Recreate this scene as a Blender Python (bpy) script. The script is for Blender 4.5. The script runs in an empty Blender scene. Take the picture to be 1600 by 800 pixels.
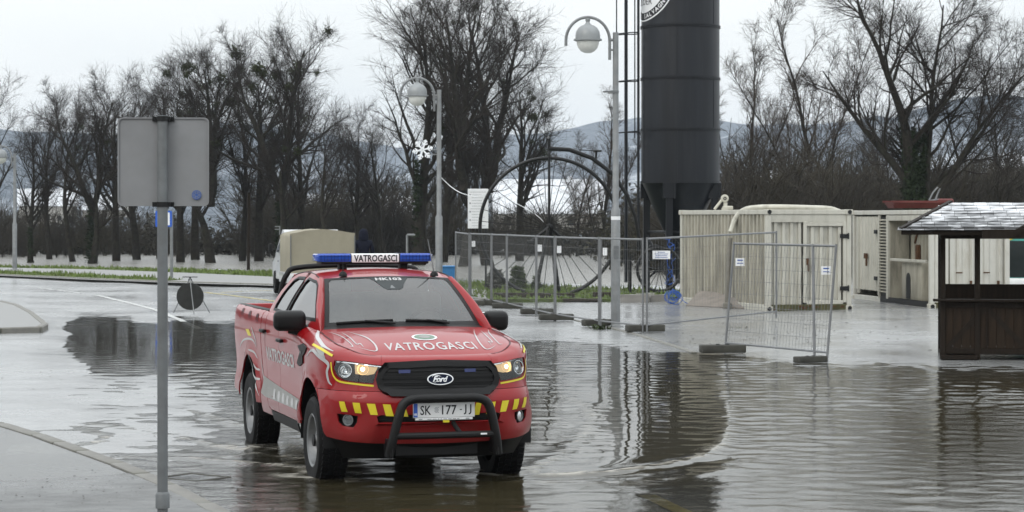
import bpy, bmesh, math, random
import numpy as np
from math import pi, sin, cos, radians, sqrt, atan2, exp, hypot
from mathutils import Vector, Matrix, Euler, noise
from mathutils.geometry import delaunay_2d_cdt

scene = bpy.context.scene
col = scene.collection

# ------------------------------------------------------------------ camera
CAM_H = 2.2                    # metres above the flood water
F = 3500.0                     # focal length in pixels of the 1600 px photograph
HOR = 342.0                    # horizon row in the photograph
cam_data = bpy.data.cameras.new('camera')
cam_data.sensor_width = 36.0
cam_data.lens = F / 1600.0 * 36.0
cam_data.shift_y = -(400.0 - HOR) / 1600.0
cam_data.clip_start = 0.5
cam_data.clip_end = 9000
cam_data.dof.use_dof = True
cam_data.dof.focus_distance = 19.5
cam_data.dof.aperture_fstop = 9.0
camera = bpy.data.objects.new('camera', cam_data)
camera.location = (0, 0, CAM_H)
camera.rotation_euler = (pi / 2, 0, 0)
col.objects.link(camera)
scene.camera = camera

# ------------------------------------------------------------------ sky, sun, exposure
SUN_EL, SUN_AZ = radians(38), radians(215)
world = bpy.data.worlds.new('World')
scene.world = world
world.use_nodes = True
nt = world.node_tree
nt.nodes.clear()
w_out = nt.nodes.new('ShaderNodeOutputWorld')
sky = nt.nodes.new('ShaderNodeTexSky')
sky.sky_type = 'NISHITA'
sky.sun_disc = False
sky.sun_elevation = SUN_EL
sky.sun_rotation = SUN_AZ
sky.air_density = 1.5
sky.dust_density = 4.0
bg1 = nt.nodes.new('ShaderNodeBackground')
bg1.inputs[1].default_value = 0.1
nt.links.new(sky.outputs[0], bg1.inputs[0])
tc = nt.nodes.new('ShaderNodeTexCoord')
mp = nt.nodes.new('ShaderNodeMapping')
mp.inputs['Scale'].default_value = (2.2, 2.2, 9.0)
nt.links.new(tc.outputs['Generated'], mp.inputs[0])
nz = nt.nodes.new('ShaderNodeTexNoise')
nz.inputs['Scale'].default_value = 1.3
nz.inputs['Detail'].default_value = 5
nt.links.new(mp.outputs[0], nz.inputs['Vector'])
cr = nt.nodes.new('ShaderNodeValToRGB')
cr.color_ramp.elements[0].position = 0.34
cr.color_ramp.elements[0].color = (0.86, 0.905, 0.93, 1)
cr.color_ramp.elements[1].position = 0.62
cr.color_ramp.elements[1].color = (0.965, 0.99, 1.0, 1)
nt.links.new(nz.outputs[0], cr.inputs[0])
# overcast: brighter towards the zenith, as an even cloud layer is (1 + k sin elevation)
sepz = nt.nodes.new('ShaderNodeSeparateXYZ')
nt.links.new(tc.outputs['Generated'], sepz.inputs[0])
zc = nt.nodes.new('ShaderNodeMath'); zc.operation = 'MAXIMUM'; zc.inputs[1].default_value = 0.0
nt.links.new(sepz.outputs['Z'], zc.inputs[0])
zm = nt.nodes.new('ShaderNodeMath'); zm.operation = 'MULTIPLY_ADD'; zm.inputs[1].default_value = 1.15; zm.inputs[2].default_value = 0.81
nt.links.new(zc.outputs[0], zm.inputs[0])
bg2 = nt.nodes.new('ShaderNodeBackground')
bg2.inputs[1].default_value = 0.95
nt.links.new(cr.outputs[0], bg2.inputs[0])
nt.links.new(zm.outputs[0], bg2.inputs[1])
mx = nt.nodes.new('ShaderNodeMixShader')
mx.inputs[0].default_value = 0.90
nt.links.new(bg1.outputs[0], mx.inputs[1])
nt.links.new(bg2.outputs[0], mx.inputs[2])
nt.links.new(mx.outputs[0], w_out.inputs[0])

sun_data = bpy.data.lights.new('sun', 'SUN')
sun_data.energy = 0.5
sun_data.angle = radians(25)
sun_data.color = (1.0, 0.96, 0.9)
sun = bpy.data.objects.new('sun', sun_data)
sun.rotation_euler = (pi / 2 - SUN_EL, 0, pi - SUN_AZ)
sun.location = (0, 0, 40)
col.objects.link(sun)

vs = scene.view_settings
vs.view_transform = 'Standard'
vs.look = 'None'
vs.exposure = 0.32
vs.gamma = 1.0
vs.use_curve_mapping = False
scene.cycles.volume_bounces = 1
scene.cycles.max_bounces = 8
scene.cycles.glossy_bounces = 4
scene.cycles.transmission_bounces = 4
scene.cycles.transparent_max_bounces = 24
scene.cycles.use_denoising = True
scene.cycles.use_adaptive_sampling = True

RND = random.Random(7)

# ------------------------------------------------------------------ helpers
def G(px, py, z=0.0):
    """photo pixel -> point on the level z (the road is seen from CAM_H)"""
    Y = F * (CAM_H - z) / (py - HOR)
    return Vector(((px - 800.0) / F * Y, Y, z))

def A(px, py, Y):
    """photo pixel at distance Y"""
    return Vector(((px - 800.0) / F * Y, Y, CAM_H - (py - HOR) / F * Y))

def tag(o, label=None, cat=None, group=None, kind=None):
    if label: o['label'] = label
    if cat: o['category'] = cat
    if group: o['group'] = group
    if kind: o['kind'] = kind
    return o

def thing(name, label, cat, loc=(0, 0, 0), rz=0.0, group=None):
    o = bpy.data.objects.new(name, None)
    o.empty_display_size = 0.2
    o.location = loc
    o.rotation_euler = (0, 0, rz)
    col.objects.link(o)
    return tag(o, label, cat, group)

def link(name, me, parent=None):
    o = bpy.data.objects.new(name, me)
    col.objects.link(o)
    if parent is not None:
        o.parent = parent
    return o

_kids = None
def dup(root, loc=None, rz=None, label=None, group=None, scale=None):
    """copy of a thing with copies of its parts and sub-parts (mesh data shared)"""
    r = root.copy(); col.objects.link(r)
    if loc is not None: r.location = loc
    if rz is not None: r.rotation_euler = (0, 0, rz)
    if scale is not None: r.scale = scale
    if label: r['label'] = label
    if group: r['group'] = group
    for ch in list(root.children):
        c = ch.copy(); col.objects.link(c); c.parent = r
        for g in list(ch.children):
            d = g.copy(); col.objects.link(d); d.parent = c
    return r

class MB:
    """collects shapes, builds one mesh object"""
    def __init__(self):
        self.v = []; self.f = []
    def add(self, vs, fs):
        n = len(self.v)
        self.v.extend([tuple(p) for p in vs])
        self.f.extend([tuple(i + n for i in f) for f in fs])
        return self
    def box(self, c, s, rot=None, taper=(1, 1)):
        x, y, z = s[0] / 2, s[1] / 2, s[2] / 2
        p = [(-x, -y, -z), (x, -y, -z), (x, y, -z), (-x, y, -z),
             (-x * taper[0], -y * taper[1], z), (x * taper[0], -y * taper[1], z), (x * taper[0], y * taper[1], z), (-x * taper[0], y * taper[1], z)]
        if rot is not None:
            R = Euler(rot).to_matrix() if not isinstance(rot, Matrix) else rot
            p = [R @ Vector(q) for q in p]
        p = [(q[0] + c[0], q[1] + c[1], q[2] + c[2]) for q in p]
        return self.add(p, [(0, 3, 2, 1), (4, 5, 6, 7), (0, 1, 5, 4), (1, 2, 6, 5), (2, 3, 7, 6), (3, 0, 4, 7)])
    def rbox(self, c, s, r=0.02, seg=2, rot=None):
        bm = bmesh.new()
        bmesh.ops.create_cube(bm, size=1.0)
        for v in bm.verts:
            v.co = Vector((v.co.x * s[0], v.co.y * s[1], v.co.z * s[2]))
        bmesh.ops.bevel(bm, geom=list(bm.edges), offset=min(r, 0.49 * min(s)), segments=seg, profile=0.5, affect='EDGES')
        R = None
        if rot is not None:
            R = Euler(rot).to_matrix() if not isinstance(rot, Matrix) else rot
        bm.verts.index_update()
        vs = []
        for v in bm.verts:
            q = R @ v.co if R is not None else v.co
            vs.append((q.x + c[0], q.y + c[1], q.z + c[2]))
        fs = [tuple(v.index for v in f.verts) for f in bm.faces]
        bm.free()
        return self.add(vs, fs)
    def tube(self, pts, r, n=8, closed=False, cap=True, rot0=0.0):
        pts = [Vector(p) for p in pts]
        m = len(pts)
        rs = r if isinstance(r, (list, tuple)) else [r] * m
        T = []
        for i in range(m):
            if closed:
                t = pts[(i + 1) % m] - pts[i - 1]
            else:
                t = pts[min(i + 1, m - 1)] - pts[max(i - 1, 0)]
            T.append(t.normalized() if t.length > 1e-9 else Vector((0, 0, 1)))
        up = Vector((0, 0, 1)) if abs(T[0].z) < 0.9 else Vector((1, 0, 0))
        nrm = (up - T[0] * up.dot(T[0])).normalized()
        base = len(self.v)
        for i in range(m):
            nrm = nrm - T[i] * nrm.dot(T[i])
            nrm = nrm.normalized() if nrm.length > 1e-6 else T[i].orthogonal().normalized()
            b = T[i].cross(nrm)
            for k in range(n):
                a = 2 * pi * k / n + rot0
                self.v.append(tuple(pts[i] + (nrm * cos(a) + b * sin(a)) * rs[i]))
        rng = m if closed else m - 1
        for i in range(rng):
            j = (i + 1) % m
            for k in range(n):
                k2 = (k + 1) % n
                self.f.append((base + i * n + k, base + i * n + k2, base + j * n + k2, base + j * n + k))
        if cap and not closed:
            self.f.append(tuple(base + k for k in range(n))[::-1])
            self.f.append(tuple(base + (m - 1) * n + k for k in range(n)))
        return self
    def bar(self, a, b, r, n=8, r2=None):
        return self.tube([a, b], [r, r if r2 is None else r2], n)
    def sqbar(self, a, b, w, d=None):
        """square bar from a to b, width w (horizontal), depth d"""
        a = Vector(a); b = Vector(b); t = (b - a).normalized()
        up = Vector((0, 0, 1)) if abs(t.z) < 0.95 else Vector((0, 1, 0))
        s = t.cross(up).normalized(); u = s.cross(t)
        d = d or w
        p = []
        for q in (a, b):
            for i, j in ((-1, -1), (1, -1), (1, 1), (-1, 1)):
                p.append(q + s * (i * w / 2) + u * (j * d / 2))
        return self.add(p, [(0, 3, 2, 1), (4, 5, 6, 7), (0, 1, 5, 4), (1, 2, 6, 5), (2, 3, 7, 6), (3, 0, 4, 7)])
    def lathe(self, prof, n=24, c=(0, 0, 0), axis='z', cap=False):
        base = len(self.v); m = len(prof)
        for (r, h) in prof:
            for k in range(n):
                a = 2 * pi * k / n
                if axis == 'z': q = (r * cos(a), r * sin(a), h)
                elif axis == 'y': q = (r * cos(a), h, r * sin(a))
                else: q = (h, r * cos(a), r * sin(a))
                self.v.append((q[0] + c[0], q[1] + c[1], q[2] + c[2]))
        for i in range(m - 1):
            for k in range(n):
                k2 = (k + 1) % n
                f = (base + i * n + k, base + i * n + k2, base + (i + 1) * n + k2, base + (i + 1) * n + k)
                self.f.append(f if axis != 'y' else f[::-1])
        if cap:
            self.f.append(tuple(base + k for k in range(n))[::-1])
            self.f.append(tuple(base + (m - 1) * n + k for k in range(n)))
        return self
    def prism(self, poly, o, u, v, depth):
        """polygon poly (2D) in the frame o,u,v extruded by depth along u x v"""
        o = Vector(o); u = Vector(u); v = Vector(v); w = u.cross(v).normalized()
        a = [o + u * p[0] + v * p[1] for p in poly]
        b = [q + w * depth for q in a]
        n = len(poly)
        fs = [tuple(range(n))[::-1], tuple(range(n, 2 * n))]
        fs += [(i, (i + 1) % n, n + (i + 1) % n, n + i) for i in range(n)]
        return self.add(a + b, fs)
    def mesh(self, name, mat=None, smooth=35, merge=0.0):
        me = bpy.data.meshes.new(name)
        me.from_pydata([tuple(p) for p in self.v], [], self.f)
        if merge:
            bm = bmesh.new(); bm.from_mesh(me)
            bmesh.ops.remove_doubles(bm, verts=list(bm.verts), dist=merge)
            bm.to_mesh(me); bm.free()
        if mat is not None: me.materials.append(mat)
        finish(me, smooth)
        return me
    def build(self, name, mat=None, parent=None, smooth=35, merge=0.0):
        return link(name, self.mesh(name, mat, smooth, merge), parent)

def finish(me, smooth=35):
    me.validate()
    me.update()
    if smooth:
        me.polygons.foreach_set('use_smooth', [True] * len(me.polygons))
        try:
            me.set_sharp_from_angle(angle=radians(smooth))
        except Exception:
            pass

def np_mesh(name, V, Fq, mat=None, smooth=True):
    """mesh from numpy arrays (faces all quads or all tris)"""
    me = bpy.data.meshes.new(name)
    V = np.ascontiguousarray(V, dtype=np.float32); Fq = np.ascontiguousarray(Fq, dtype=np.int32)
    k = Fq.shape[1]
    me.vertices.add(len(V)); me.vertices.foreach_set('co', V.ravel())
    me.loops.add(Fq.size); me.loops.foreach_set('vertex_index', Fq.ravel())
    me.polygons.add(len(Fq)); me.polygons.foreach_set('loop_start', np.arange(0, Fq.size, k, dtype=np.int32))
    me.update(calc_edges=True)
    if smooth: me.polygons.foreach_set('use_smooth', np.ones(len(Fq), dtype=bool))
    if mat is not None: me.materials.append(mat)
    me.update()
    return me

def attr(me, name, vals):
    a = me.attributes.new(name, 'FLOAT', 'POINT')
    a.data.foreach_set('value', np.ascontiguousarray(vals, dtype=np.float32))

def text2d(txt, size=1.0, bold=0.0, spacing=1.0, width=None, res=2, shear=0.0):
    """glyph mesh in 2D, centred on 0,0: (verts2d, faces, w, h)"""
    cu = bpy.data.curves.new('t', 'FONT')
    cu.body = txt; cu.size = size; cu.offset = bold; cu.space_character = spacing
    cu.align_x = 'CENTER'; cu.fill_mode = 'FRONT'; cu.resolution_u = res; cu.shear = shear
    o = bpy.data.objects.new('t', cu)
    col.objects.link(o)
    dg = bpy.context.evaluated_depsgraph_get()
    me = o.evaluated_get(dg).to_mesh()
    vs = [(v.co.x, v.co.y) for v in me.vertices]
    fs = [tuple(p.vertices) for p in me.polygons]
    o.evaluated_get(dg).to_mesh_clear()
    bpy.data.objects.remove(o); bpy.data.curves.remove(cu)
    x0 = min(v[0] for v in vs); x1 = max(v[0] for v in vs); y0 = min(v[1] for v in vs); y1 = max(v[1] for v in vs)
    sx = 1.0 if width is None else width / (x1 - x0)
    vs = [((v[0] - (x0 + x1) / 2) * sx, v[1] - (y0 + y1) / 2) for v in vs]
    return vs, fs, (x1 - x0) * sx, y1 - y0

def flat_text(mb, txt, o, u, v, size, bold=0.0, width=None, lift=0.0, spacing=1.0):
    vs, fs, w, h = text2d(txt, size, bold, spacing, width)
    o = Vector(o); u = Vector(u); v = Vector(v); n = u.cross(v).normalized()
    mb.add([o + u * p[0] + v * p[1] + n * lift for p in vs], fs)

# ------------------------------------------------------------------ materials
def new_mat(name):
    m = bpy.data.materials.new(name); m.use_nodes = True
    t = m.node_tree
    b = t.nodes['Principled BSDF']
    return m, t, b

def pm(name, base, rough=0.5, metal=0.0, var=0.12, scale=6.0, bump=0.0, bscale=None, coat=0.0, spec=None, dirt=None, dscale=2.0, damt=0.5, dlo=0.48, dhi=0.72, stretch=None, emis=None, rvar=0.0):
    """principled material: base colour with noise variation, optional dirt layer and bump"""
    m, t, b = new_mat(name)
    N, L = t.nodes, t.links
    b.inputs['Roughness'].default_value = rough
    b.inputs['Metallic'].default_value = metal
    if coat:
        b.inputs['Coat Weight'].default_value = coat
        b.inputs['Coat Roughness'].default_value = 0.03
    if spec is None and max(base[:3]) < .1: spec = .12
    if spec is not None: b.inputs['Specular IOR Level'].default_value = spec
    tcn = N.new('ShaderNodeTexCoord'); mpn = N.new('ShaderNodeMapping')
    L.new(tcn.outputs['Object'], mpn.inputs[0])
    if stretch: mpn.inputs['Scale'].default_value = stretch
    n1 = N.new('ShaderNodeTexNoise'); n1.inputs['Scale'].default_value = scale; n1.inputs['Detail'].default_value = 6
    n1.inputs['Roughness'].default_value = 0.6
    L.new(mpn.outputs[0], n1.inputs['Vector'])
    r1 = N.new('ShaderNodeValToRGB')
    lo = [max(0, c * (1 - var)) for c in base[:3]]; hi = [min(1, c * (1 + var)) for c in base[:3]]
    r1.color_ramp.elements[0].position = 0.3; r1.color_ramp.elements[0].color = (*lo, 1)
    r1.color_ramp.elements[1].position = 0.7; r1.color_ramp.elements[1].color = (*hi, 1)
    L.new(n1.outputs[0], r1.inputs[0])
    out = r1.outputs[0]
    if dirt is not None:
        n2 = N.new('ShaderNodeTexNoise'); n2.inputs['Scale'].default_value = dscale; n2.inputs['Detail'].default_value = 8
        n2.inputs['Roughness'].default_value = 0.7
        L.new(mpn.outputs[0], n2.inputs['Vector'])
        r2 = N.new('ShaderNodeValToRGB')
        r2.color_ramp.elements[0].position = dlo; r2.color_ramp.elements[0].color = (0, 0, 0, 1)
        r2.color_ramp.elements[1].position = dhi; r2.color_ramp.elements[1].color = (damt, damt, damt, 1)
        L.new(n2.outputs[0], r2.inputs[0])
        mxn = N.new('ShaderNodeMix'); mxn.data_type = 'RGBA'
        L.new(r2.outputs[0], mxn.inputs[0]); L.new(out, mxn.inputs[6]); mxn.inputs[7].default_value = (*dirt, 1)
        out = mxn.outputs[2]
    L.new(out, b.inputs['Base Color'])
    if rvar:
        mr = N.new('ShaderNodeMapRange'); mr.inputs[3].default_value = max(0.02, rough - rvar); mr.inputs[4].default_value = min(1, rough + rvar)
        L.new(n1.outputs[0], mr.inputs[0]); L.new(mr.outputs[0], b.inputs['Roughness'])
    if bump:
        bn = N.new('ShaderNodeBump'); bn.inputs['Strength'].default_value = bump
        bn.inputs['Distance'].default_value = 0.01
        n3 = N.new('ShaderNodeTexNoise'); n3.inputs['Scale'].default_value = bscale or scale * 6; n3.inputs['Detail'].default_value = 4
        L.new(mpn.outputs[0], n3.inputs['Vector'])
        L.new(n3.outputs[0], bn.inputs['Height']); L.new(bn.outputs[0], b.inputs['Normal'])
    if emis:
        b.inputs['Emission Color'].default_value = (*emis[0], 1); b.inputs['Emission Strength'].default_value = emis[1]
    return m

M = {}
M['galv'] = pm('galvanised_steel', (0.20, 0.21, 0.215), 0.5, 0.35, 0.2, 5, dirt=(0.2, 0.19, 0.17), dscale=3, damt=0.4)
M['galv_dark'] = pm('weathered_pole_steel', (0.14, 0.15, 0.155), 0.55, 0.2, 0.2, 5, dirt=(0.08, 0.075, 0.07), dscale=3)
M['black_metal'] = pm('black_painted_metal', (0.007, 0.0075, 0.008), 0.45, 0.0, 0.3, 6, spec=.3)
M['black_plastic'] = pm('black_plastic', (0.006, 0.006, 0.0065), 0.5, 0, 0.2, 8, spec=.3)
M['rubber'] = pm('tyre_rubber', (0.007, 0.007, 0.0075), 0.6, 0, 0.35, 9, bump=0.25, bscale=60)
M['white_paint'] = pm('white_paint', (0.75, 0.76, 0.76), 0.4, 0, 0.05, 4)
M['concrete'] = pm('concrete', (0.24, 0.23, 0.215), 0.75, 0, 0.2, 5, bump=0.4, bscale=30, dirt=(0.1, 0.095, 0.08), dscale=2.5)
M['dark_concrete'] = pm('wet_block_concrete', (0.055, 0.054, 0.048), 0.6, 0, 0.3, 5, bump=0.4, bscale=30, dirt=(0.05, 0.05, 0.035), dscale=4)
M['snow'] = pm('thin_snow', (0.60, 0.62, 0.65), 0.7, 0, 0.06, 6)
# ================================================================== SETTING
# -------- terrain height: control points (photo column, row, height in m above the flood level)
CTRL = np.array([
 (500,745,-.075),(400,700,-.065),(790,737,-.075),(650,720,-.075),(1000,650,-.08),(1300,700,-.12),(1600,700,-.14),(1600,610,-.05),(1100,600,-.04),
 (900,565,-.03),(1300,600,-.03),(1450,615,-.04),(600,790,-.06),(1000,790,-.1),(1500,790,-.14),(1900,700,-.15),(1900,600,-.03),
 (820,528,0),(940,533,0),(1060,547,0),(1180,559,0),(1290,567,0),(1450,575,0),(1600,579,0),(1900,585,0),
 (900,500,.03),(1100,520,.035),(1300,540,.035),(1500,552,.03),(1650,560,.02),(1300,500,.08),(900,480,.07),(1100,490,.08),(1500,500,.08),(1900,520,.08),
 (700,520,.02),(600,500,.03),(700,480,.06),(500,500,.02),
 (290,520,-.03),(150,522,-.03),(250,560,-.016),(120,508,-.012),(370,520,-.02),(200,545,-.02),(330,590,.0),(240,595,.006),
 (0,560,.02),(70,560,.018),(0,620,.012),(120,600,.004),(180,630,.008),(0,520,.035),(60,530,.02),(130,575,.004),
 (200,470,.045),(0,450,.08),(400,470,.05),(330,482,.035),(95,490,.02),(370,492,.01),(60,480,.05),(200,492,.005),(290,497,.001),
 (300,625,.004),(200,675,.003),(340,690,-.006),(330,770,-.03),(60,660,.010),(-200,640,.02),(100,640,.012),(250,710,-.004),(440,620,-.006),(500,560,-.01),(560,520,.01),
 (-200,500,.06),(-200,560,.03),(-200,450,.1),(200,440,.1),(400,447,.1),(0,432,.1),(700,455,.1),(1000,466,.1),(1300,470,.1),(1600,470,.1),(1900,470,.1),
 (-300,700,-.01),(-300,800,-.02),(0,800,-.02),(200,800,-.03)], dtype=float)

def _rbf():
    P = CTRL[:, :2] / 200.0
    n = len(P)
    d = np.hypot(P[:, None, 0] - P[None, :, 0], P[:, None, 1] - P[None, :, 1])
    Am = np.zeros((n + 3, n + 3)); Am[:n, :n] = d + np.eye(n) * -0.02
    Am[:n, n] = 1; Am[:n, n + 1:] = P; Am[n, :n] = 1; Am[n + 1:, :n] = P.T
    b = np.zeros(n + 3); b[:n] = CTRL[:, 2]
    return np.linalg.solve(Am, b), P
_W, _P = _rbf()

def vnoise(X, Y, s, seed=0):
    """cheap value noise on arrays"""
    x = X * s + seed * 17.13; y = Y * s + seed * 7.71
    xi = np.floor(x); yi = np.floor(y); fx = x - xi; fy = y - yi
    fx = fx * fx * (3 - 2 * fx); fy = fy * fy * (3 - 2 * fy)
    def h(a, b):
        v = np.sin(a * 127.1 + b * 311.7 + seed * 74.7) * 43758.5453
        return v - np.floor(v)
    return (h(xi, yi) * (1 - fx) + h(xi + 1, yi) * fx) * (1 - fy) + (h(xi, yi + 1) * (1 - fx) + h(xi + 1, yi + 1) * fx) * fy * 1.0

def sstep(x, a, b):
    t = np.clip((x - a) / (b - a), 0, 1)
    return t * t * (3 - 2 * t)

# river bank line (X, Y) seen beyond the verge
BANK = np.array([(-120, 150), (-60, 128), (-23.8, 103), (-10.2, 93), (-1.3, 79), (3.5, 71.5), (8, 71), (16, 77), (40, 92), (120, 130)], dtype=float)

def terrain(X, Y):
    X = np.asarray(X, float); Y = np.asarray(Y, float)
    Yc = np.clip(Y, 15.5, 95)
    px = 800 + F * X / Yc
    py = HOR + F * CAM_H / Yc
    px = np.clip(px, -350, 1950)
    q = np.stack([px.ravel(), py.ravel()], 1) / 200.0
    h = np.zeros(len(q))
    for s in range(0, len(q), 20000):
        d = np.hypot(q[s:s + 20000, None, 0] - _P[None, :, 0], q[s:s + 20000, None, 1] - _P[None, :, 1])
        h[s:s + 20000] = d @ _W[:-3]
    h += _W[-3] + q @ _W[-2:]
    h = h.reshape(X.shape)
    h = np.clip(h, -.16, .12)
    h += (vnoise(X, Y, 0.7, 1) - .5) * .014 + (vnoise(X, Y, 2.3, 2) - .5) * .007
    yb = np.interp(X, BANK[:, 0], BANK[:, 1])
    h = h - 1.9 * sstep(Y, yb - 1.0, yb + 5.0)
    return h

def axis_pts(lo, a, b, hi, step, grow=1.12):
    mid = np.arange(a, b + step * .5, step)
    L = []; s = step; x = a
    while x > lo:
        s *= grow; x -= s; L.append(x)
    R = []; s = step; x = mid[-1]
    while x < hi:
        s *= grow; x += s; R.append(x)
    return np.concatenate([np.array(L[::-1]), mid, np.array(R)])

def grid_mesh(name, xs, ys, zf, mat, keep=None):
    XX, YY = np.meshgrid(xs, ys)
    ZZ = zf(XX, YY)
    nx, ny = len(xs), len(ys)
    V = np.stack([XX.ravel(), YY.ravel(), ZZ.ravel()], 1)
    i = (np.arange(ny - 1)[:, None] * nx + np.arange(nx - 1)[None, :]).ravel()
    Q = np.stack([i, i + 1, i + nx + 1, i + nx], 1)
    if keep is not None:
        k = keep(XX, YY).ravel()
        Q = Q[k[Q].any(axis=1)]
        used = np.zeros(len(V), bool); used[Q.ravel()] = True
        remap = np.cumsum(used) - 1
        V = V[used]; Q = remap[Q]
        return np_mesh(name, V, Q, mat), used
    return np_mesh(name, V, Q, mat), None

# -------- wet asphalt
def asphalt_mat(name='wet_asphalt', ior=1.7, rl=(.08, .29), lo=(.15, .155, .157, 1), hi=(.34, .345, .342, 1)):
    m, t, b = new_mat(name)
    N, L = t.nodes, t.links
    g = N.new('ShaderNodeNewGeometry')
    def noise_(scale, det=5, rough=.6, stretch=None):
        n = N.new('ShaderNodeTexNoise'); n.inputs['Scale'].default_value = scale; n.inputs['Detail'].default_value = det; n.inputs['Roughness'].default_value = rough
        if stretch:
            mm = N.new('ShaderNodeMapping'); mm.inputs['Scale'].default_value = stretch
            L.new(g.outputs['Position'], mm.inputs[0]); L.new(mm.outputs[0], n.inputs['Vector'])
        else:
            L.new(g.outputs['Position'], n.inputs['Vector'])
        return n.outputs[0]
    big = noise_(.35, 6, .65); fine = noise_(55, 3); mid = noise_(3.0, 6, .7)
    r = N.new('ShaderNodeValToRGB')
    r.color_ramp.elements[0].position = .3; r.color_ramp.elements[0].color = lo
    r.color_ramp.elements[1].position = .72; r.color_ramp.elements[1].color = hi
    mixn = N.new('ShaderNodeMath'); mixn.operation = 'MULTIPLY_ADD'; mixn.inputs[1].default_value = .5
    L.new(mid, mixn.inputs[0]); 
    m2 = N.new('ShaderNodeMath'); m2.operation = 'MULTIPLY'; m2.inputs[1].default_value = .5
    L.new(fine, m2.inputs[0]); L.new(m2.outputs[0], mixn.inputs[2])
    L.new(mixn.outputs[0], r.inputs[0]); L.new(r.outputs[0], b.inputs['Base Color'])
    rr = N.new('ShaderNodeValToRGB')
    rr.color_ramp.elements[0].position = .36; rr.color_ramp.elements[0].color = (.15, .15, .15, 1)
    rr.color_ramp.elements[1].position = .62; rr.color_ramp.elements[1].color = (rl[1],) * 3 + (1,)
    L.new(big, rr.inputs[0]); L.new(rr.outputs[0], b.inputs['Roughness'])
    b.inputs['IOR'].default_value = ior
    bn = N.new('ShaderNodeBump'); bn.inputs['Strength'].default_value = .05; bn.inputs['Distance'].default_value = .004
    L.new(fine, bn.inputs['Height']); L.new(bn.outputs[0], b.inputs['Normal'])
    return m
M['asphalt'] = asphalt_mat()
M['pave'] = asphalt_mat('pavement_asphalt', 1.36, (.38, .58), (.03, .031, .031, 1), (.15, .151, .148, 1))
xs = axis_pts(-140, -14, 14, 140, .22)
ys = axis_pts(-60, 15.5, 60, 165, .2, 1.05)
road_me, _ = grid_mesh('road', xs, ys, terrain, M['asphalt'])
tag(link('road', road_me), kind='structure')

# -------- flood water
def water_mat():
    m, t, b = new_mat('flood_water')
    N, L = t.nodes, t.links
    N.remove(b)
    out = N['Material Output']
    g = N.new('ShaderNodeNewGeometry')
    mp_ = N.new('ShaderNodeMapping'); mp_.inputs['Scale'].default_value = (1, 1.5, 1)
    L.new(g.outputs['Position'], mp_.inputs[0])
    n1 = N.new('ShaderNodeTexNoise'); n1.inputs['Scale'].default_value = 7; n1.inputs['Detail'].default_value = 4
    L.new(mp_.outputs[0], n1.inputs['Vector'])
    n2 = N.new('ShaderNodeTexNoise'); n2.inputs['Scale'].default_value = 20; n2.inputs['Detail'].default_value = 3
    L.new(mp_.outputs[0], n2.inputs['Vector'])
    at = N.new('ShaderNodeAttribute'); at.attribute_name = 'ripple'
    am = N.new('ShaderNodeAttribute'); am.attribute_name = 'murk'
    bn = N.new('ShaderNodeBump'); bn.inputs['Distance'].default_value = .012
    bn2 = N.new('ShaderNodeBump'); bn2.inputs['Distance'].default_value = .006
    L.new(n1.outputs[0], bn.inputs['Height']); L.new(n2.outputs[0], bn2.inputs['Height'])
    L.new(at.outputs['Fac'], bn.inputs['Strength']); L.new(at.outputs['Fac'], bn2.inputs['Strength'])
    L.new(bn.outputs[0], bn2.inputs['Normal'])
    fr = N.new('ShaderNodeFresnel'); fr.inputs['IOR'].default_value = 1.42
    L.new(bn2.outputs[0], fr.inputs['Normal'])
    gl = N.new('ShaderNodeBsdfGlossy'); gl.inputs['Roughness'].default_value = .03
    L.new(bn2.outputs[0], gl.inputs['Normal'])
    df = N.new('ShaderNodeBsdfDiffuse'); df.inputs['Color'].default_value = (.040, .034, .019, 1)
    tr = N.new('ShaderNodeBsdfTransparent'); tr.inputs['Color'].default_value = (.84, .83, .79, 1)
    mb_ = N.new('ShaderNodeMixShader'); L.new(am.outputs['Fac'], mb_.inputs[0]); L.new(tr.outputs[0], mb_.inputs[1]); L.new(df.outputs[0], mb_.inputs[2])
    ms = N.new('ShaderNodeMixShader'); L.new(fr.outputs[0], ms.inputs[0]); L.new(mb_.outputs[0], ms.inputs[1]); L.new(gl.outputs[0], ms.inputs[2])
    fo = N.new('ShaderNodeAttribute'); fo.attribute_name = 'foam'
    fd = N.new('ShaderNodeBsdfDiffuse'); fd.inputs['Color'].default_value = (.50, .48, .43, 1)
    mf = N.new('ShaderNodeMixShader'); L.new(fo.outputs['Fac'], mf.inputs[0]); L.new(ms.outputs[0], mf.inputs[1]); L.new(fd.outputs[0], mf.inputs[2])
    L.new(mf.outputs[0], out.inputs['Surface'])
    return m
M['water'] = water_mat()

# wakes: polylines in photo pixels, crest height (m), half width (m)
WAKES = [
 ([(835,744),(900,741),(960,737),(1030,727),(1090,715),(1128,694),(1142,660),(1138,625)], .027, .10),
 ([(822,735),(870,715),(905,690),(930,655),(915,632),(880,618)], .012, .11),
 ([(520,738),(440,728),(380,722),(300,716),(200,714)], .016, .10),
 ([(400,700),(340,696),(280,683),(180,665),(90,658)], .012, .09),
 ([(470,716),(400,708),(330,716),(250,716)], .009, .08),
 ([(370,664),(330,650),(280,638),(230,632)], .010, .08),
 ([(125,696),(155,690),(168,684),(160,678),(120,664),(80,660)], .012, .09),
 ([(830,752),(930,756),(1050,748),(1160,728),(1210,700)], .010, .16),
]
WAKE_W = []
for pl, hgt, w in WAKES:
    pts = [G(x, y) for x, y in pl]
    dense = []
    for a, b_ in zip(pts[:-1], pts[1:]):
        for k in range(12): dense.append(a.lerp(b_, k / 12))
    dense.append(pts[-1])
    WAKE_W.append((np.array([(p.x, p.y) for p in dense]), hgt, w))
_wr = np.random.RandomState(5)
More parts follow.
